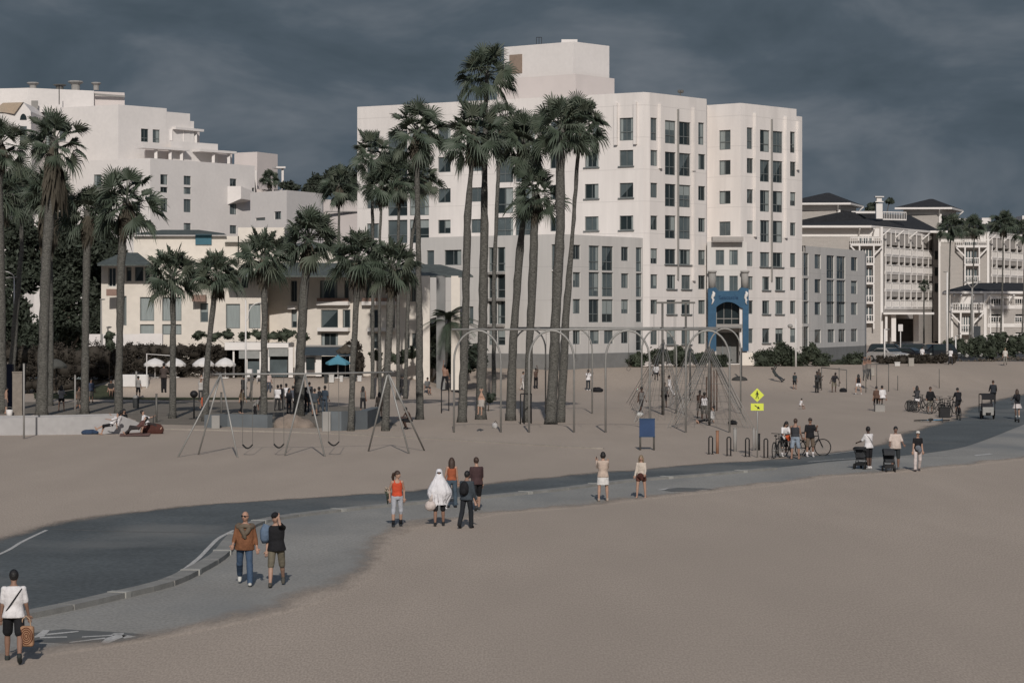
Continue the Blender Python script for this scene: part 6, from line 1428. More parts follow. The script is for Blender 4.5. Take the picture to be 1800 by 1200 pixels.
person('person in a dark jacket with a black backpack and dark trousers, facing away', 820, 928, 158, W_walk(8, arms=((8, 8, 20), (10, 8, 30))), 1.72, SK_M, H_BLK, 'short', (.045, .055, .065), 1.0, (.018, .020, .024), 1.0, (.012, .012, .014), extra=backpack(), jacket=True)
person('man in a maroon T-shirt and black shorts walking away on the path', 838, 897, 200, W_walk(16, arms=((10, 6, 10), (16, 8, 55))), 1.76, SK_L, H_BRN, 'short', (.055, .032, .033), .55, BLK, .5, (.05, .05, .05), socks=None, belly=.02)
def phone(root, r):
    m = MB(); w = r.wr[1] + r.hd[1] * .1; m.box(w, (.02, .09, .16)); m.build('phone', black, root)
person('woman in a beige sweater and white skirt holding up a phone, seen from behind', 1060, 881, 184, Rig(0, legs=((4, 3), (-3, 3)), arms=((38, 6, 96, 16), (44, 8, 100, 10)), spread=6, girl=True, fat=1.08), 1.70, SK_L, H_BLK, 'bob', (.44, .35, .29), 1.0, None, 0, (.34, .27, .22), girl=True, extra=phone, skirt=((.56, .54, .52), -.36, .215))
def handbag(col=(.06, .022, .018), at=(0, -.17, -.04)):
    def f(root, r):
        m = MB(); c = Vector(at); m.ball(c, (.13, .07, .12), 12); m.ball(c + Vector((.07, .0, -.09)), (.10, .06, .12), 10); m.build('handbag', cmat(*col), root, True)
    return f
person('girl with fair hair in a cream hooded top and brown bag, facing the camera', 1127, 875, -12, Rig(0, legs=((4, 3), (-4, 3)), arms=((10, 8, 30), (14, 6, 45)), spread=7, girl=True), 1.50, SK_L, H_BLD, 'long', CRM, 1.0, (.10, .04, .03), .2, None, girl=True, extra=handbag())
# --- trio by the strollers ---
person('man in a white T-shirt and black shorts turned to a stroller, sling strap across', 1527, 824, 212, Rig(2, legs=((6, 6), (-8, 4)), arms=((30, 8, 40), (34, 8, 42))), 1.76, SK_D, H_BLK, 'short', WHT, .5, BLK, .5, (.55, .53, .52), extra=strap((.2, .2, .2)))
person('man in a pale pink T-shirt pushing a stroller toward the camera', 1574, 826, 0, Rig(2, legs=((4, 4), (-6, 6)), arms=((26, 16, 40), (26, 16, 40)), fat=1.1), 1.80, (.20, .12, .09), H_BLK, 'short', (.50, .42, .37), .5, (.03, .035, .038), .5, (.10, .10, .10), belly=.04)
person('woman in a black T-shirt, pale trousers and a white visor, walking right of the strollers', 1613, 828, 4, W_walk(12, arms=((6, 8, 10), (-4, 8, 10)), girl=True), 1.66, SK_L, H_BRN, 'short', BLK, .3, (.50, .44, .42), 1.0, (.06, .05, .05), girl=True, cap=((.55, .53, .5), True), glasses=True, extra=handbag((.13, .14, .16), (-.02, -.18, .06)))
# --- cyclists group: bikes are built further down ---
person('woman with long dark hair in a white T-shirt leaning on her bicycle handlebar', 1378, 803, 18, Rig(22, legs=((12, 10), (-4, 6)), arms=((42, 14, 50, 20), (48, 14, 52, 20)), girl=True, nod=5), 1.68, SK_L, H_BLK, 'long', WHT, .5, BLK, .45, (.5, .48, .46), girl=True, socks=WHT, extra=handbag((.45, .08, .03), (.10, -.20, .0)))
person('bare shouldered man in a dark tank top and pale denim shorts between the bicycles', 1398, 807, 160, Rig(2, legs=((5, 3), (-4, 3)), arms=((12, 8, 35), (18, 8, 50)), spread=5), 1.80, (.27, .16, .115), H_BRN, 'short', (.04, .042, .048), 0, LJEAN, .46, None, tank=True)
person('cyclist in a black T-shirt and khaki shorts with a jacket over one shoulder', 1424, 803, 8, Rig(0, legs=((8, 4), (-6, 6)), arms=((8, 10, 20), (35, 14, 95, 8)), spread=7), 1.76, SK_M, H_BRN, 'short', BLK, .5, (.13, .10, .075), .48, (.45, .43, .42), cap=((.06, .05, .045), True), socks=WHT)
# --- path at the right ---
person('woman in a dark top and white shorts taking a photo, beside the parked bikes', 1612, 722, 178, Rig(0, arms=((60, 10, 90, 10), (62, 10, 92, 10)), girl=True), 1.66, SK_L, H_BLK, 'long', (.05, .05, .055), .5, WHT, .24, (.06, .06, .06), girl=True)
person('man in a black jacket and beige shorts standing among the parked bikes', 1635, 727, 6, Rig(4, arms=((14, 20, 40), (14, 20, 40)), fat=1.15), 1.74, SK_M, H_BRN, 'short', BLK, 1.0, (.22, .20, .17), .5, (.1, .1, .1), jacket=True)
person('cyclist in a black T-shirt riding away at the path edge', 1685, 733, 184, Rig(22, legs=((45, 60), (18, 30)), arms=((55, 14, 30), (55, 14, 30))), 1.72, SK_M, H_BLK, 'short', (.015, .015, .018), .5, (.03, .03, .035), .5, BLK, hover=.18)
person('rider in dark clothes on the pedal cab, beyond its canopy', 1746, 722, 172, Rig(16, legs=((50, 70), (24, 40)), arms=((50, 14, 30), (50, 14, 30))), 1.74, SK_M, H_BRN, 'short', (.025, .028, .034), 1.0, (.04, .04, .04), 1.0, BLK, hover=.35, jacket=True)
person('woman on a scooter with a black backpack over a white skirt, riding away', 1788, 737, 186, Rig(2, legs=((6, 6), (-4, 8)), arms=((34, 10, 45), (34, 10, 45)), girl=True), 1.72, SK_L, H_BRN, 'long', (.03, .03, .034), .5, None, 0, (.55, .53, .5), girl=True, extra=backpack(), skirt=((.5, .46, .45), -.38, .30), hover=.12)
# --- the far sand at the right ---
person('person in a dark top sitting left on the concrete block', 1543.5, 723, 180, sit(), 1.66, SK_M, H_BLK, 'short', (.10, .06, .045), .5, (.05, .04, .04), 1.0, loc=G(1543, 722) + Vector((-.05, .1, .34)))
person('person in a white T-shirt sitting right on the concrete block', 1550, 723, 188, sit(), 1.72, SK_M, H_BLK, 'short', WHT, .5, BLK, .5, loc=G(1550, 722) + Vector((.08, .1, .34)))
person('long haired woman in a black top and white shorts, feet apart, by the ring station', 1509, 693, 176, Rig(0, legs=((3, 2), (-3, 2)), spread=14, arms=((6, 6, 10), (6, 6, 10)), girl=True), 1.62, SK_L, H_BLK, 'long', BLK, .0, WHT, .2, (.5, .5, .5), girl=True, tank=True)
person('bare chested man bending forward beside the far swing frame', 1466, 689, 12, Rig(30, legs=((10, 10), (-6, 10)), arms=((10, 22, 20), (14, 30, 20)), spread=9), 1.72, SK_D, H_BLK, 'short', (.03, .03, .035), .5, KHK, .5, None)
person('person in black trousers with arms folded, left of the bending man', 1436, 690, 30, W_stand(arms=((30, 8, 95, 30), (30, 8, 95, 30))), 1.75, SK_D, H_BLK, 'short', (.04, .04, .04), 1.0, (.02, .02, .02), 1.0, BLK)
person('second person in dark clothes standing close behind the one with folded arms', 1439.5, 683, 10, W_stand(), 1.66, SK_D, H_BLK, 'short', (.07, .055, .045), .5, (.03, .028, .026), 1.0, BLK)
person('child in a grey green T-shirt and black shorts standing alone on the far sand', 1397, 684, 150, W_stand(), 1.42, SK_M, H_BLK, 'short', (.035, .045, .05), .5, BLK, .5, None)
person('person in dark clothes leaning back on a rope, legs out, far sand', 1364, 671, 60, Rig(-35, legs=((55, 10), (62, 5)), arms=((120, 12, 10), (110, 20, 10))), 1.62, SK_D, H_BLK, 'short', (.04, .045, .045), 1.0, (.035, .04, .045), 1.0, BLK)
person('small child in white sitting on the sand right of the crossing sign', 1407, 719, 120, sit(lean=14), .95, SK_M, H_BLK, 'short', WHT, .5, (.4, .36, .34), .5, None)
person('person hanging by the arms from the left hoop of the ring station', 1520, 668, 10, Rig(0, legs=((20, 40), (10, 30)), arms=((172, 8, 4), (172, 8, 4)), girl=True), 1.66, SK_M, H_BLK, 'short', (.16, .14, .13), 0, (.08, .08, .08), .9, BLK, loc=G(1520, 688) + Vector((0, 0, .9)), tank=True)
person('second person hanging behind, at the right hoop of the ring station', 1529, 668, 10, Rig(0, legs=((30, 50), (10, 20)), arms=((172, 8, 4), (172, 8, 4))), 1.7, SK_M, H_BRN, 'short', (.20, .18, .16), 0, (.06, .06, .06), 1.0, BLK, loc=G(1529, 686) + Vector((0, .5, .85)), tank=True)
# --- around the arches and nets ---
person('man in a white T-shirt and dark trousers with arms crossed, behind the second arch', 1034, 686, 20, W_stand(arms=((38, 10, 95, 20), (38, 10, 95, 20))), 1.74, SK_D, H_BLK, 'short', WHT, .5, (.035, .04, .045), 1.0, WHT)
person('bare chested man in dark trousers with one arm raised, behind the first arch', 942, 683, 30, W_stand(arms=((20, 10, 40), (140, 20, 40))), 1.74, SK_D, H_BLK, 'short', None, 0, BLK, 1.0, BLK)
person('figure in white trousers half hidden by the kinked palm trunk', 919, 686, 60, W_walk(18), 1.6, SK_M, H_BLK, 'short', (.3, .28, .27), .5, (.5, .48, .46), 1.0, None)
person('person in pale clothes swinging by the hands from the ring beam, knees drawn up', 846, 730, -10, Rig(-10, legs=((110, 110), (104, 104)), arms=((160, 22, 6), (160, 22, 6))), 1.66, SK_L, H_BRN, 'short', (.34, .31, .28), 0, (.30, .27, .24), .5, None, loc=Vector((X_(846, 128.3), 128.3, Z_(729, 128.3))), tank=True)
person('man in black trousers standing on top of the dip bars with an arm raised', 783, 690, 175, Rig(0, legs=((10, 4), (-8, 4)), spread=12, arms=((6, 10, 20), (165, 10, 30))), 1.7, SK_M, H_BLK, 'short', None, 0, BLK, 1.0, BLK, loc=G(782, 724) + Vector((0, 0, (726 - 688) / F * G(782, 724).y)))
person('bare chested man in black shorts crouching right of the swing set', 721, 754, -60, Rig(24, legs=((96, 118), (88, 112)), arms=((60, 10, 40), (50, 10, 60))), 1.74, SK_D, H_BLK, 'short', None, 0, BLK, .5, BLK)
person('woman in a loose white outfit walking right between the two nets', 1177, 697, -70, W_walk(20, girl=True), 1.66, SK_D, H_BLK, 'bun', WHT, .9, WHT, 1.0, None, girl=True)
person('man in a grey tank top and dark shorts by the left foot of the net', 1127, 727, 40, W_walk(14), 1.74, SK_D, H_BLK, 'short', (.16, .155, .15), 0, (.05, .045, .045), .5, BLK, tank=True)
person('man in black shorts standing inside the left net', 1168, 716, 10, W_stand(), 1.72, SK_D, H_BLK, 'short', (.10, .095, .09), .5, BLK, .5, None)
person('person in a white top seated high in the left net', 1153, 668, 0, sit(), 1.5, SK_D, H_BLK, 'short', WHT, .5, BLK, .6, BLK, loc=Vector((X_(1153, 158), 158, Z_(668, 158))))
person('man in a white tank top facing away inside the large net pyramid', 1238, 741, 176, W_stand(arms=((20, 22, 50), (10, 10, 20))), 1.76, SK_D, H_BLK, 'short', WHT, 0, (.10, .095, .085), .55, BLK, tank=True)
person('second man, shirtless, close beside the white tank top inside the net', 1230, 735, 150, W_stand(arms=((30, 20, 60), (20, 10, 30))), 1.72, SK_D, H_BLK, 'short', None, 0, (.12, .11, .10), .5, BLK)
person('woman in a white top and black leggings seated on the sand inside the large net', 1249, 744, -72, Rig(-18, legs=((82, 8), (88, 22)), arms=((-30, 10, 5), (-20, 10, 10)), girl=True), 1.66, SK_L, H_BLK, 'bun', (.4, .39, .38), .9, BLK, 1.0, None, girl=True)
# --- platform left of centre ---
person('woman in a grey top with a hand to her head, right of the playground group', 638, 724, 176, Rig(0, arms=((4, 6, 10), (100, 40, 110, 10)), girl=True), 1.68, SK_M, H_BLK, 'verylong', (.12, .115, .11), 0, (.02, .02, .022), .8, BLK, girl=True, tank=True)
person('man in an orange T-shirt and black shorts at the left foot of the swing set', 360, 738, 200, W_stand(), 1.66, SK_L, H_BLK, 'short', (.42, .11, .06), .6, BLK, .6, (.5, .5, .5), socks=BLK)
person('woman in a floral top and long black skirt behind the left swing', 425, 727, 60, W_walk(10, girl=True), 1.66, SK_L, H_BRN, 'long', (.16, .12, .08), .5, BLK, 1.0, None, girl=True)
person('woman in a checked grey shirt and black shorts on the lawn edge at the left', 108, 722, 176, W_stand(spread=8, girl=True, arms=((20, 16, 60), (20, 16, 60))), 1.68, SK_L, H_BLK, 'long', (.22, .22, .23), .5, BLK, .24, None, girl=True)
person('person in shade walking by the slim grey pole at the left', 138, 722, 60, W_walk(24), 1.66, SK_M, H_BRN, 'short', (.10, .075, .06), .3, (.09, .08, .07), .5, None)
person('seated person in a black top with orange bag on the far lawn at the left', 195, 697, 10, sit(lean=4), 1.7, SK_M, H_BLK, 'long', (.03, .03, .03), .5, (.35, .22, .15), .5, None)
person('person in black leggings balancing on a slackline post left of the parasol gap', 288, 690, 170, Rig(0, legs=((1, 1), (-1, 1)), spread=0, arms=((20, 22, 60), (20, 22, 60))), 1.85, SK_M, H_BLK, 'short', (.07, .055, .05), .5, BLK, 1.0, BLK, loc=G(288, 733) + Vector((0, 0, (733 - 690) / F * G(288, 733).y)))
person('shirtless man at the left edge beside the navy column', 11, 727, 100, W_stand(), 1.7, SK_L, H_BLK, 'short', None, 0, (.10, .09, .085), .5, None)
GG = 'group on the playground paving behind the middle swing'
for lab, px, py, fc, hh, sk, tp, bt_, bl_, ln in (
    ('man in a white T-shirt and dark trousers, leftmost of the playground group', 488, 722, 170, 1.72, SK_D, WHT, (.035, .035, .035), .9, 'short'),
    ('person in a black T-shirt and dark trousers, second from left in the playground group', 494, 721, 184, 1.74, SK_D, BLK, (.03, .03, .03), 1.0, 'short'),
    ('man in a white T-shirt and grey trousers behind the person in black', 503, 718, 160, 1.70, SK_D, WHT, (.09, .09, .09), 1.0, 'short'),
    ('boy in a blue grey T-shirt and white shorts facing the playground group', 514, 720, 150, 1.60, SK_M, (.09, .10, .12), (.5, .49, .47), .5, 'short'),
    ('person in a long black coat between the swing legs', 537, 724, 90, 1.62, SK_D, BLK, BLK, 1.0, 'long'),
    ('person in a dark top and beige shorts facing away in the playground crowd', 553, 731, 178, 1.72, SK_M, (.055, .065, .075), (.15, .14, .12), .55, 'short'),
    ('short person in dark clothes left in the playground crowd', 545, 724, 20, 1.50, SK_D, (.04, .045, .05), (.05, .055, .06), 1.0, 'short'),
    ('person in black turned to the right in the playground crowd', 562, 725, -60, 1.68, SK_D, (.03, .034, .04), (.05, .06, .07), 1.0, 'short'),
    ('tall person in a dark blue T-shirt, rightmost of the playground crowd', 571, 726, 150, 1.78, SK_D, (.04, .055, .075), (.05, .065, .085), 1.0, 'short')):
    person(lab, px, py, fc, W_stand() if px % 2 else W_walk(8), hh, sk, H_BLK, ln, tp, .5, bt_, bl_, BLK, group=GG)
person('person in dark clothes and white shoes between two palm trunks, right of the swing set', 706, 697, 70, W_walk(14), 1.66, SK_D, H_BLK, 'short', (.03, .03, .033), .9, (.03, .03, .03), 1.0, WHT)
person('dark haired person in black half hidden behind the thick palm trunk', 975, 690, 120, W_stand(), 1.66, SK_D, H_BLK, 'short', BLK, .5, BLK, .5, None)
person('man in a pale T-shirt standing behind the leftmost parasol pole', 243, 700, 150, W_stand(), 1.7, SK_M, H_BLK, 'short', (.25, .24, .23), .5, BLK, .5, BLK)
person('person with arms raised behind the grill post', 353, 705, 20, Rig(0, arms=((150, 16, 20), (140, 16, 30))), 1.66, SK_L, H_BRN, 'short', (.40, .38, .36), .5, (.06, .06, .06), 1.0, None)
person('woman in black trousers bending to a bag behind the left swing', 448, 738, 80, Rig(38, legs=((14, 8), (-4, 12)), arms=((30, 10, 20), (24, 10, 10)), girl=True), 1.62, SK_M, H_BLK, 'long', (.20, .19, .18), .5, BLK, 1.0, None, girl=True)
person('person in a grey T-shirt seated on the sand beside the feathery palm', 750, 692, 30, sit(), 1.66, SK_M, H_BLK, 'short', (.14, .14, .14), .5, (.05, .05, .05), .5, None)
person('person in a white top and dark trousers on the promenade beside the hedge end', 1621, 638, 160, W_walk(12), 1.7, SK_M, H_BLK, 'short', WHT, .5, (.04, .04, .045), 1.0, BLK)
person('person in white beside the shorter white lamp pole', 1671, 641, 150, W_walk(10), 1.66, SK_D, H_BLK, 'short', WHT, .5, (.04, .04, .045), 1.0, BLK)
person('person in a cream top leaning on the fence above the sand, far right', 1767, 641, 170, W_stand(), 1.66, SK_L, H_BLD, 'short', (.5, .47, .43), .5, (.2, .19, .17), .9, BLK)
for lab, px, py, fc, hh, tp, bt_, bl_, ln in (
    ('woman in dark clothes standing just left of the stout palm trunk', 508, 727, 40, 1.64, (.05, .05, .055), (.04, .04, .045), 1.0, 'long'),
    ('man in a grey T-shirt standing right behind the stout palm trunk', 544, 716, 200, 1.74, (.15, .15, .155), (.05, .05, .05), .5, 'short'),
    ('person in a pale pink top near the beach restaurant steps', 472, 690, 170, 1.66, (.42, .34, .31), (.07, .08, .10), 1.0, 'long'),
    ('person in a black hooded top beside the lamp with the hooped arm', 428, 700, 150, 1.72, (.03, .03, .03), (.05, .05, .055), 1.0, 'short'),
    ('man in a navy T-shirt between the shaggy palm and the grey pole', 160, 708, 30, 1.74, (.04, .05, .08), (.12, .11, .10), .5, 'short'),
    ('woman in a tan dress under the rightmost low palm', 667, 735, 190, 1.62, (.28, .22, .17), (.28, .22, .17), .5, 'long'),
    ('person in a dark jacket left of the snack stand', 523, 690, 20, 1.7, (.05, .055, .06), (.04, .04, .04), 1.0, 'short')):
    person(lab, px, py, fc, W_walk(12) if px % 2 else W_stand(), hh, SK_M, H_BLK, ln, tp, .6, bt_, bl_, BLK)
# --- picnic group ---
person('woman in white with a headband lying back on the sand, left of the picnic group', 196, 764, -80, Rig(-38, legs=((78, 60), (84, 20)), arms=((-40, 14, 0), (30, 10, 30)), girl=True), 1.66, SK_L, H_BLK, 'short', WHT, .5, BLK, .6, None, girl=True, fine=.02)
person('woman in a black top sitting up in the middle of the picnic group', 217, 758, 20, sit(legs=((92, 120), (84, 110)), girl=True, head=20), 1.66, SK_L, H_BLK, 'long', BLK, .5, (.04, .02, .02), 1.0, None, girl=True, fine=.02)
person('woman in white leaning to the left, middle of the picnic group', 207, 762, -110, Rig(-20, legs=((80, 70), (86, 30)), arms=((-20, 14, 0), (60, 10, 40)), girl=True), 1.6, SK_L, H_BLK, 'short', WHT, .5, (.45, .42, .4), .5, None, girl=True, fine=.02)
person('woman in a white T-shirt with a white headband leaning left, right of the picnic group', 259, 762, 80, Rig(-28, legs=((84, 30), (78, 60)), arms=((-30, 12, 0), (40, 10, 40)), girl=True), 1.66, SK_L, H_BLK, 'short', WHT, .5, (.03, .025, .025), 1.0, None, girl=True, fine=.02, cap=None)

person('reclining woman in dark trousers at the right end of the picnic group, knees up', 243, 764, -70, Rig(-45, legs=((100, 80), (84, 30)), arms=((-40, 14, 0), (-30, 12, 10)), girl=True), 1.64, SK_L, H_BLK, 'long', (.10, .05, .045), .5, (.035, .03, .03), 1.0, None, girl=True, fine=.02)
# =====================================================================================
# THINGS PEOPLE CARRY, RIDE AND LEFT LYING
# =====================================================================================
g = G(24, 1164); Y = g.y - .05
tb = thing('patterned_bag', 'tan shoulder bag with a brown ring pattern held by the man in the white T-shirt', 'bag', Vector((X_(47, Y), Y - .05, .31)), R(-12))
m = MB(); m.box((0, 0, .19), (.30, .13, .38)); b_ = m.build('body', cmat(.30, .175, .105), tb); bv = b_.modifiers.new('b', 'BEVEL'); bv.width = .05; bv.segments = 3
for k in range(1, 5):
    m = MB(); m.tube([(.03 + .030 * k * math.cos(t), -.067, .20 + .038 * k * math.sin(t)) for t in np.linspace(0, 6.283, 21)], .009, 5, cap=False); m.build('ring_pattern', cmat(.12, .045, .025), tb)
m = MB(); m.tube([(-.09, 0, .37), (-.07, 0, .50), (.0, 0, .56), (.07, 0, .50), (.09, 0, .37)], .012, 6); m.build('handle', cmat(.36, .25, .17), tb)
g = G(765, 921); sk = thing('plastic_bag', 'cream plastic bag hanging low beside the white sheet', 'bag', Vector((X_(757, 72), 71.7, .62)))
m = MB(); m.ball((0, 0, .0), (.17, .13, .16), 14); m.tube([(0, 0, .12), (.05, 0, .3), (.08, 0, .48)], [.07, .03, .012], 8); m.build('body', cmat(.50, .44, .41), sk, True)
def bicycle(label, px, py, rz, lying=False, col=BLK, loc=None, group=None, s=1.0):
    g = G(px, py) if loc is None else Vector(loc); t = thing('bicycle', label, 'bicycle', g, R(rz), group); fm = cmat(*col, kind='paint')
    Rm = Matrix.Rotation(R(84), 3, 'X') if lying else Matrix.Identity(3); base = Vector((0, 0, .06)) if lying else Vector((0, 0, 0))
    q = lambda p: base + Rm @ (Vector(p) * s)
    for x in (-.52, .52):
        m = MB(); m.tube([q((x + .33 * math.cos(a), 0, .34 + .33 * math.sin(a))) for a in np.linspace(0, 6.283, 25)], .024, 6, cap=False); w = m.build('wheel', rubber, t, True)
        m = MB()
        for a in np.linspace(0, math.pi, 9)[:-1]: m.tube([q((x + .31 * math.cos(a), 0, .34 + .31 * math.sin(a))), q((x - .31 * math.cos(a), 0, .34 - .31 * math.sin(a)))], .004, 4)
        m.tube([q((x, -.05, .34)), q((x, .05, .34))], .03, 8); m.build('spokes', steel, w)
    m = MB(); bb = (-.05, 0, .30); st = (-.2, 0, .78); hd_ = (.34, 0, .80); ht = (.36, 0, .70)
    for a, b in ((bb, st), (bb, ht), (st, hd_), (bb, (-.52, 0, .34)), ((-.19, 0, .72), (-.52, 0, .34)), (ht, hd_)): m.tube([q(a), q(b)], .022, 7)
    m.build('frame', fm, t, True)
    m = MB()
    for y in (-.05, .05): m.tube([q((.36, y, .68)), q((.52, y, .34))], .016, 6)
    m.tube([q((.34, 0, .8)), q((.31, 0, .98))], .018, 6); m.build('fork', fm, t, True)
    m = MB(); m.tube([q((.22, -.3, 1.0)), q((.31, -.12, .99)), q((.32, 0, .98)), q((.31, .12, .99)), q((.22, .3, 1.0))], .016, 6); m.build('handlebar', black, t, True)
    m = MB(); m.tube([q(st), q((-.22, 0, .90))], .015, 6); m.ball(q((-.24, 0, .93)), (.14 * s, .07 * s, .035 * s), 8, M=Rm); m.build('saddle', black, t, True)
    m = MB(); m.tube([q((-.05, -.04, .30)), q((-.05, .04, .30))], .07, 10); m.tube([q((-.05, .06, .3)), q((.05, .06, .16))], .014, 5); m.tube([q((-.05, -.06, .3)), q((-.15, -.06, .44))], .014, 5); m.build('crank', steel_d, t, True)
    return t
BG = 'bicycles standing at the edge of the bike path'
bicycle('black bicycle under the woman in the white T-shirt, seen head on', 1366, 805, 70, group=BG, s=1.08); bicycle('black bicycle behind the man in denim shorts', 1392, 803, 35, group=BG, s=1.08); bicycle('black bicycle with its wheel showing right of the khaki shorts', 1424, 801, 8, group=BG, s=1.12)
B2 = 'bicycles parked together on the sand beside the path'
for i, (px, py, rz) in enumerate(((1613, 723, 20), (1624, 725, -25), (1645, 727, 40), (1655, 731, 70), (1664, 733, 100), (1672, 727, 60))):
    bicycle(('leftmost parked bicycle beside the woman taking a photo', 'parked bicycle left of the man in the black jacket', 'parked bicycle right of the man in the black jacket', 'parked bicycle in the middle of the row, seen head on', 'parked bicycle just left of the riding cyclist', 'parked bicycle furthest back in the row')[i], px, py, rz, group=B2, s=1.1)
bicycle('black bicycle ridden by the cyclist in the black T-shirt at the path edge', 1685, 738, 88, s=1.1)
bicycle('light blue bicycle lying on the sand in front of the parked bikes', 1634, 741, 8, True, (.10, .24, .38), s=1.25)
for lab, px, py in (('black crate on the sand left of the woman taking a photo', 1603, 722), ('black trailer bag among the parked bicycles', 1660, 734)):
    t = thing('crate', lab, 'crate', G(px, py)); m = MB(); m.box((0, 0, .3), (.62, .5, .58)); m.build('body', black, t); m = MB(); m.box((0, 0, .62), (.66, .54, .05)); m.build('lid', rubber, t)
def stroller(label, px, py, rz):
    t = thing('stroller', label, 'stroller', G(px, py), R(rz)); dk = cmat(.035, .037, .04)
    for x, y, r_ in ((-.26, .28, .14), (.26, .28, .14), (-.2, -.42, .10), (.2, -.42, .10)): m = MB(); m.tube([(x - .025, y, r_), (x + .025, y, r_)], r_, 14); m.build('wheel', rubber, t, True)
    m = MB()
    for s in (-.24, .24): m.tube([(s, -.42, .12), (s, .0, .5), (s, .48, 1.02)], .018, 6); m.tube([(s, .28, .14), (s, .05, .55)], .018, 6)
    m.tube([(-.24, .48, 1.02), (.24, .48, 1.02)], .022, 6); m.build('frame', black, t, True)
    m = MB(); m.box((0, -.02, .52), (.44, .5, .16)); m.box((0, .24, .78), (.44, .12, .5)); o = m.build('seat', dk, t); bv = o.modifiers.new('b', 'BEVEL'); bv.width = .04; bv.segments = 2
    m = MB(); n = 10; vs = [(sx, .22 + .42 * math.cos(a) * -1 * 1.0, .72 + .36 * math.sin(a)) for sx in (-.25, .25) for a in np.linspace(.2, 2.4, n)]; m.add(vs, [(i, i + 1, n + i + 1, n + i) for i in range(n - 1)] + [tuple(range(n)), tuple(range(2 * n - 1, n - 1, -1))]); m.build('hood', dk, t)
    m = MB(); m.box((0, .05, .26), (.4, .45, .16)); m.build('basket', black, t); t.scale = (.88, .88, .86); return t
stroller('black stroller with a grey hood beside the man in the white T-shirt', 1515, 824, 150); stroller('low black stroller pushed by the man in the pale pink T-shirt', 1563, 829, 0)
# pedal cab
t = thing('pedal_cab', 'pedal cab with a black canopy and pale grey rear, riding away on the path', 'pedal cab', G(1737, 737), R(0))
m = MB(); m.box((0, 0, .62), (.85, .1, .62)); m.box((0, .55, .42), (.85, 1.1, .14)); o = m.build('body', cmat(.27, .265, .25, kind='paint'), t); bv = o.modifiers.new('b', 'BEVEL'); bv.width = .05; bv.segments = 2
m = MB(); m.box((0, .45, .95), (.8, .5, .5)); m.build('seat', cmat(.03, .03, .035), t)
m = MB(); vs = [(x, y, z) for x in (-.5, .5) for y, z in ((-.12, 1.55), (0, 1.86), (.5, 1.95), (1.1, 1.88))]; m.add(vs + [(x, y, z - .06) for x, y, z in vs], [(0, 1, 5, 4), (1, 2, 6, 5), (2, 3, 7, 6), (8, 12, 13, 9), (9, 13, 14, 10), (10, 14, 15, 11), (0, 4, 12, 8), (3, 11, 15, 7)]); m.build('canopy', cmat(.02, .02, .022), t)
m = MB()
for x in (-.48, .48): m.tube([(x, -.08, .3), (x, -.08, 1.6)], .03, 6); m.tube([(x, 1.05, .5), (x, 1.05, 1.88)], .03, 6)
m.build('canopy_frame', black, t, True)
for x, y in ((-.48, .35), (.48, .35), (0, 2.1)): m = MB(); m.tube([(x - .03, y, .33), (x + .03, y, .33)], .33, 18); m.build('wheel', rubber, t, True)
m = MB(); m.tube([(0, -.08, .3), (0, -.08, .52)], [.17, .2], 14); m.build('wheel_arch', black, t)
m = MB(); m.tube([(0, .9, .5), (0, 1.5, .45), (0, 2.1, .33)], .035, 7); m.tube([(0, 1.5, .45), (0, 1.4, .95)], .03, 6); m.tube([(0, 2.1, .33), (0, 1.95, 1.05)], .03, 6); m.tube([(-.3, 1.9, 1.08), (.3, 1.9, 1.08)], .025, 6); m.build('cycle_frame', black, t, True)
t.scale = (.8, .8, .8)
t = thing('scooter', 'black electric scooter under the woman with the backpack', 'scooter', G(1788, 742), R(0))
m = MB(); m.box((0, .0, .14), (.16, .62, .06)); m.build('deck', black, t)
for y in (-.42, .52): m = MB(); m.tube([(-.025, y, .12), (.025, y, .12)], .12, 14); m.build('wheel', rubber, t, True)
m = MB(); m.tube([(0, .52, .14), (0, .40, 1.08)], .025, 6); m.tube([(-.26, .39, 1.08), (.26, .39, 1.08)], .02, 6); m.build('stem', black, t, True)
# picnic things and bags on the sand
def lump(label, name, cat, px, py, sc, col, n=3, seed=1, rz=0):
    r_ = random.Random(seed); t = thing(name, label, cat, G(px, py), rz); m = MB()
    for i in range(n): m.ball((r_.uniform(-.4, .4) * sc[0], r_.uniform(-.3, .3) * sc[1], sc[2] * .35), (sc[0] * r_.uniform(.35, .6), sc[1] * r_.uniform(.4, .6), sc[2] * r_.uniform(.4, .65)), 10)
    return t, remesh(m, 'body', cmat(*col), t, .035)
t, _ = lump('flat navy blue bag on the sand left of the picnic group', 'duffel_bag', 'bag', 152, 763, (.75, .3, .28), (.03, .05, .09), 4, 2); m = MB(); m.tube([(-.3, 0, .2), (-.36, 0, .4), (-.2, 0, .25)], .025, 6); m.build('handle', cmat(.02, .03, .05), t, True)
bl_ = MB(); bl_.add([tuple(G(x, y) + Vector((0, 0, .02 + .02 * ((i * 7) % 3)))) for i, (x, y) in enumerate(((210, 767), (262, 767), (266, 760), (212, 760)))], [(0, 1, 2, 3)]); tag(bl_.build('picnic_blanket', cmat(.17, .10, .085)), 'brown picnic blanket under the seated women', 'blanket')
t, _ = lump('dark red bundle of bags at the right of the picnic group', 'bag_bundle', 'bags', 269, 762, (.75, .35, .6), (.07, .028, .022), 6, 5); m = MB(); m.tube([(.0, 0, .4), (.02, 0, .95)], .02, 6); m.build('pole', black, t, True)
t, _ = lump('pair of black bags on the sand left of the third arch', 'black_bag', 'bags', 1049, 689, (.7, .35, .45), (.015, .015, .017), 5, 6); m = MB(); m.tube([(-.2, -.1, .3), (-.15, -.12, .42), (-.05, -.1, .32)], .02, 6); m.build('handle', black, t, True)
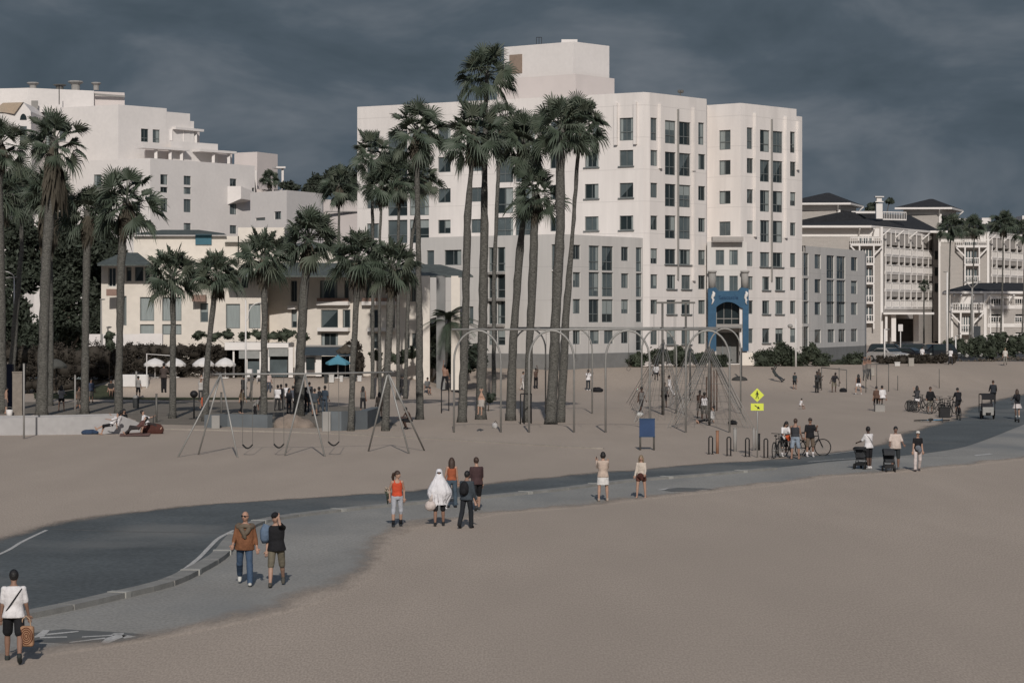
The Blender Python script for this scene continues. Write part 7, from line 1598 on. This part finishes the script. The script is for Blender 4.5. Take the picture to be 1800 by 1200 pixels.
t, _ = lump('black backpacks lying right of the large net pyramid', 'black_bag', 'bags', 1291, 746, (.5, .3, .3), (.014, .014, .016), 4, 7); m = MB(); m.tube([(-.2, -.1, .2), (-.15, -.12, .3), (-.05, -.1, .22)], .02, 6); m.build('handle', black, t, True)
t, _ = lump('white and black bag on the sand under the first arch', 'tote_bag', 'bag', 871, 753, (.35, .25, .42), (.4, .39, .38), 3, 8); m = MB(); m.tube([(-.1, 0, .3), (0, 0, .45), (.1, 0, .3)], .015, 6); m.build('handle', black, t, True)
t, _ = lump('small white bag on the sand beside the man in the grey tank top', 'tote_bag', 'bag', 1128, 731, (.36, .25, .28), (.5, .5, .48), 3, 9); m = MB(); m.tube([(-.1, 0, .2), (0, 0, .32), (.1, 0, .2)], .015, 6); m.build('handle', black, t, True)
t, _ = lump('black bag on the ground right of the crouching bars, far swing frame', 'black_bag', 'bag', 1483, 689, (.45, .3, .36), (.014, .014, .016), 4, 10); m = MB(); m.tube([(-.1, 0, .2), (0, 0, .4), (.1, 0, .2)], .015, 6); m.build('handle', black, t, True)
# --- wind-blown sand along the edges of the paths ---
def drift(pts_px, inward, w, seed):
    pts = [G(*p) for p in pts_px]; pts = [p for i, p in enumerate(pts)]; d_ = []
    for a, b in zip(pts, pts[1:]):
        n = max(1, int((b - a).length / .5)); d_ += [a.lerp(b, i / n) for i in range(n)]
    vs = []; uv = []; K = 6
    for i, p in enumerate(d_):
        t = (d_[min(i + 1, len(d_) - 1)] - d_[max(i - 1, 0)]); t.z = 0; t.normalize(); s = Vector((-t.y, t.x, 0)) * inward
        for k in range(K + 1): q = p + s * (w * (k / K) - .45); vs.append((q.x, q.y, gz(q.x, q.y) + (-.01 if k == 0 else .022))); uv.append(k / K)
    fs = [(i * (K + 1) + k, i * (K + 1) + k + 1, (i + 1) * (K + 1) + k + 1, (i + 1) * (K + 1) + k) for i in range(len(d_) - 1) for k in range(K)]
    me = bpy.data.meshes.new('sand_drift'); me.from_pydata(vs, [], fs); at_ = me.attributes.new('across', 'FLOAT', 'POINT'); at_.data.foreach_set('value', uv)
    if 'sand_drift' not in MATS:
        mm = sand.copy(); mm.name = 'sand_drift'; t = mm.node_tree; b = t.nodes['Principled BSDF']
        an = nd(t, 'ShaderNodeAttribute'); an.attribute_name = 'across'; n = nd(t, 'ShaderNodeTexNoise'); n.inputs['Scale'].default_value = .6; n.inputs['Detail'].default_value = 7; n.inputs['Roughness'].default_value = .6
        tcx = nd(t, 'ShaderNodeTexCoord'); mpx = nd(t, 'ShaderNodeMapping'); mpx.inputs['Scale'].default_value = (1, .35, 1); t.links.new(tcx.outputs['Object'], mpx.inputs[0]); t.links.new(mpx.outputs[0], n.inputs['Vector'])
        s_ = nd(t, 'ShaderNodeMath', operation='MULTIPLY'); s_.inputs[1].default_value = .55; t.links.new(an.outputs['Fac'], s_.inputs[0])
        a2 = nd(t, 'ShaderNodeMath', operation='SUBTRACT'); t.links.new(n.outputs['Fac'], a2.inputs[0]); t.links.new(s_.outputs[0], a2.inputs[1])
        mr_ = nd(t, 'ShaderNodeMapRange'); mr_.interpolation_type = 'SMOOTHSTEP'; mr_.inputs['From Min'].default_value = -.02; mr_.inputs['From Max'].default_value = .42; t.links.new(a2.outputs[0], mr_.inputs[0]); t.links.new(mr_.outputs[0], b.inputs['Alpha']); MATS['sand_drift'] = mm
    me.materials.append(MATS['sand_drift']); o = bpy.data.objects.new('sand_drift', me); COL.objects.link(o); tag(o, kind='structure')
drift(L2, 1, 1.5, 1); drift(U1, -1, 1.2, 2)
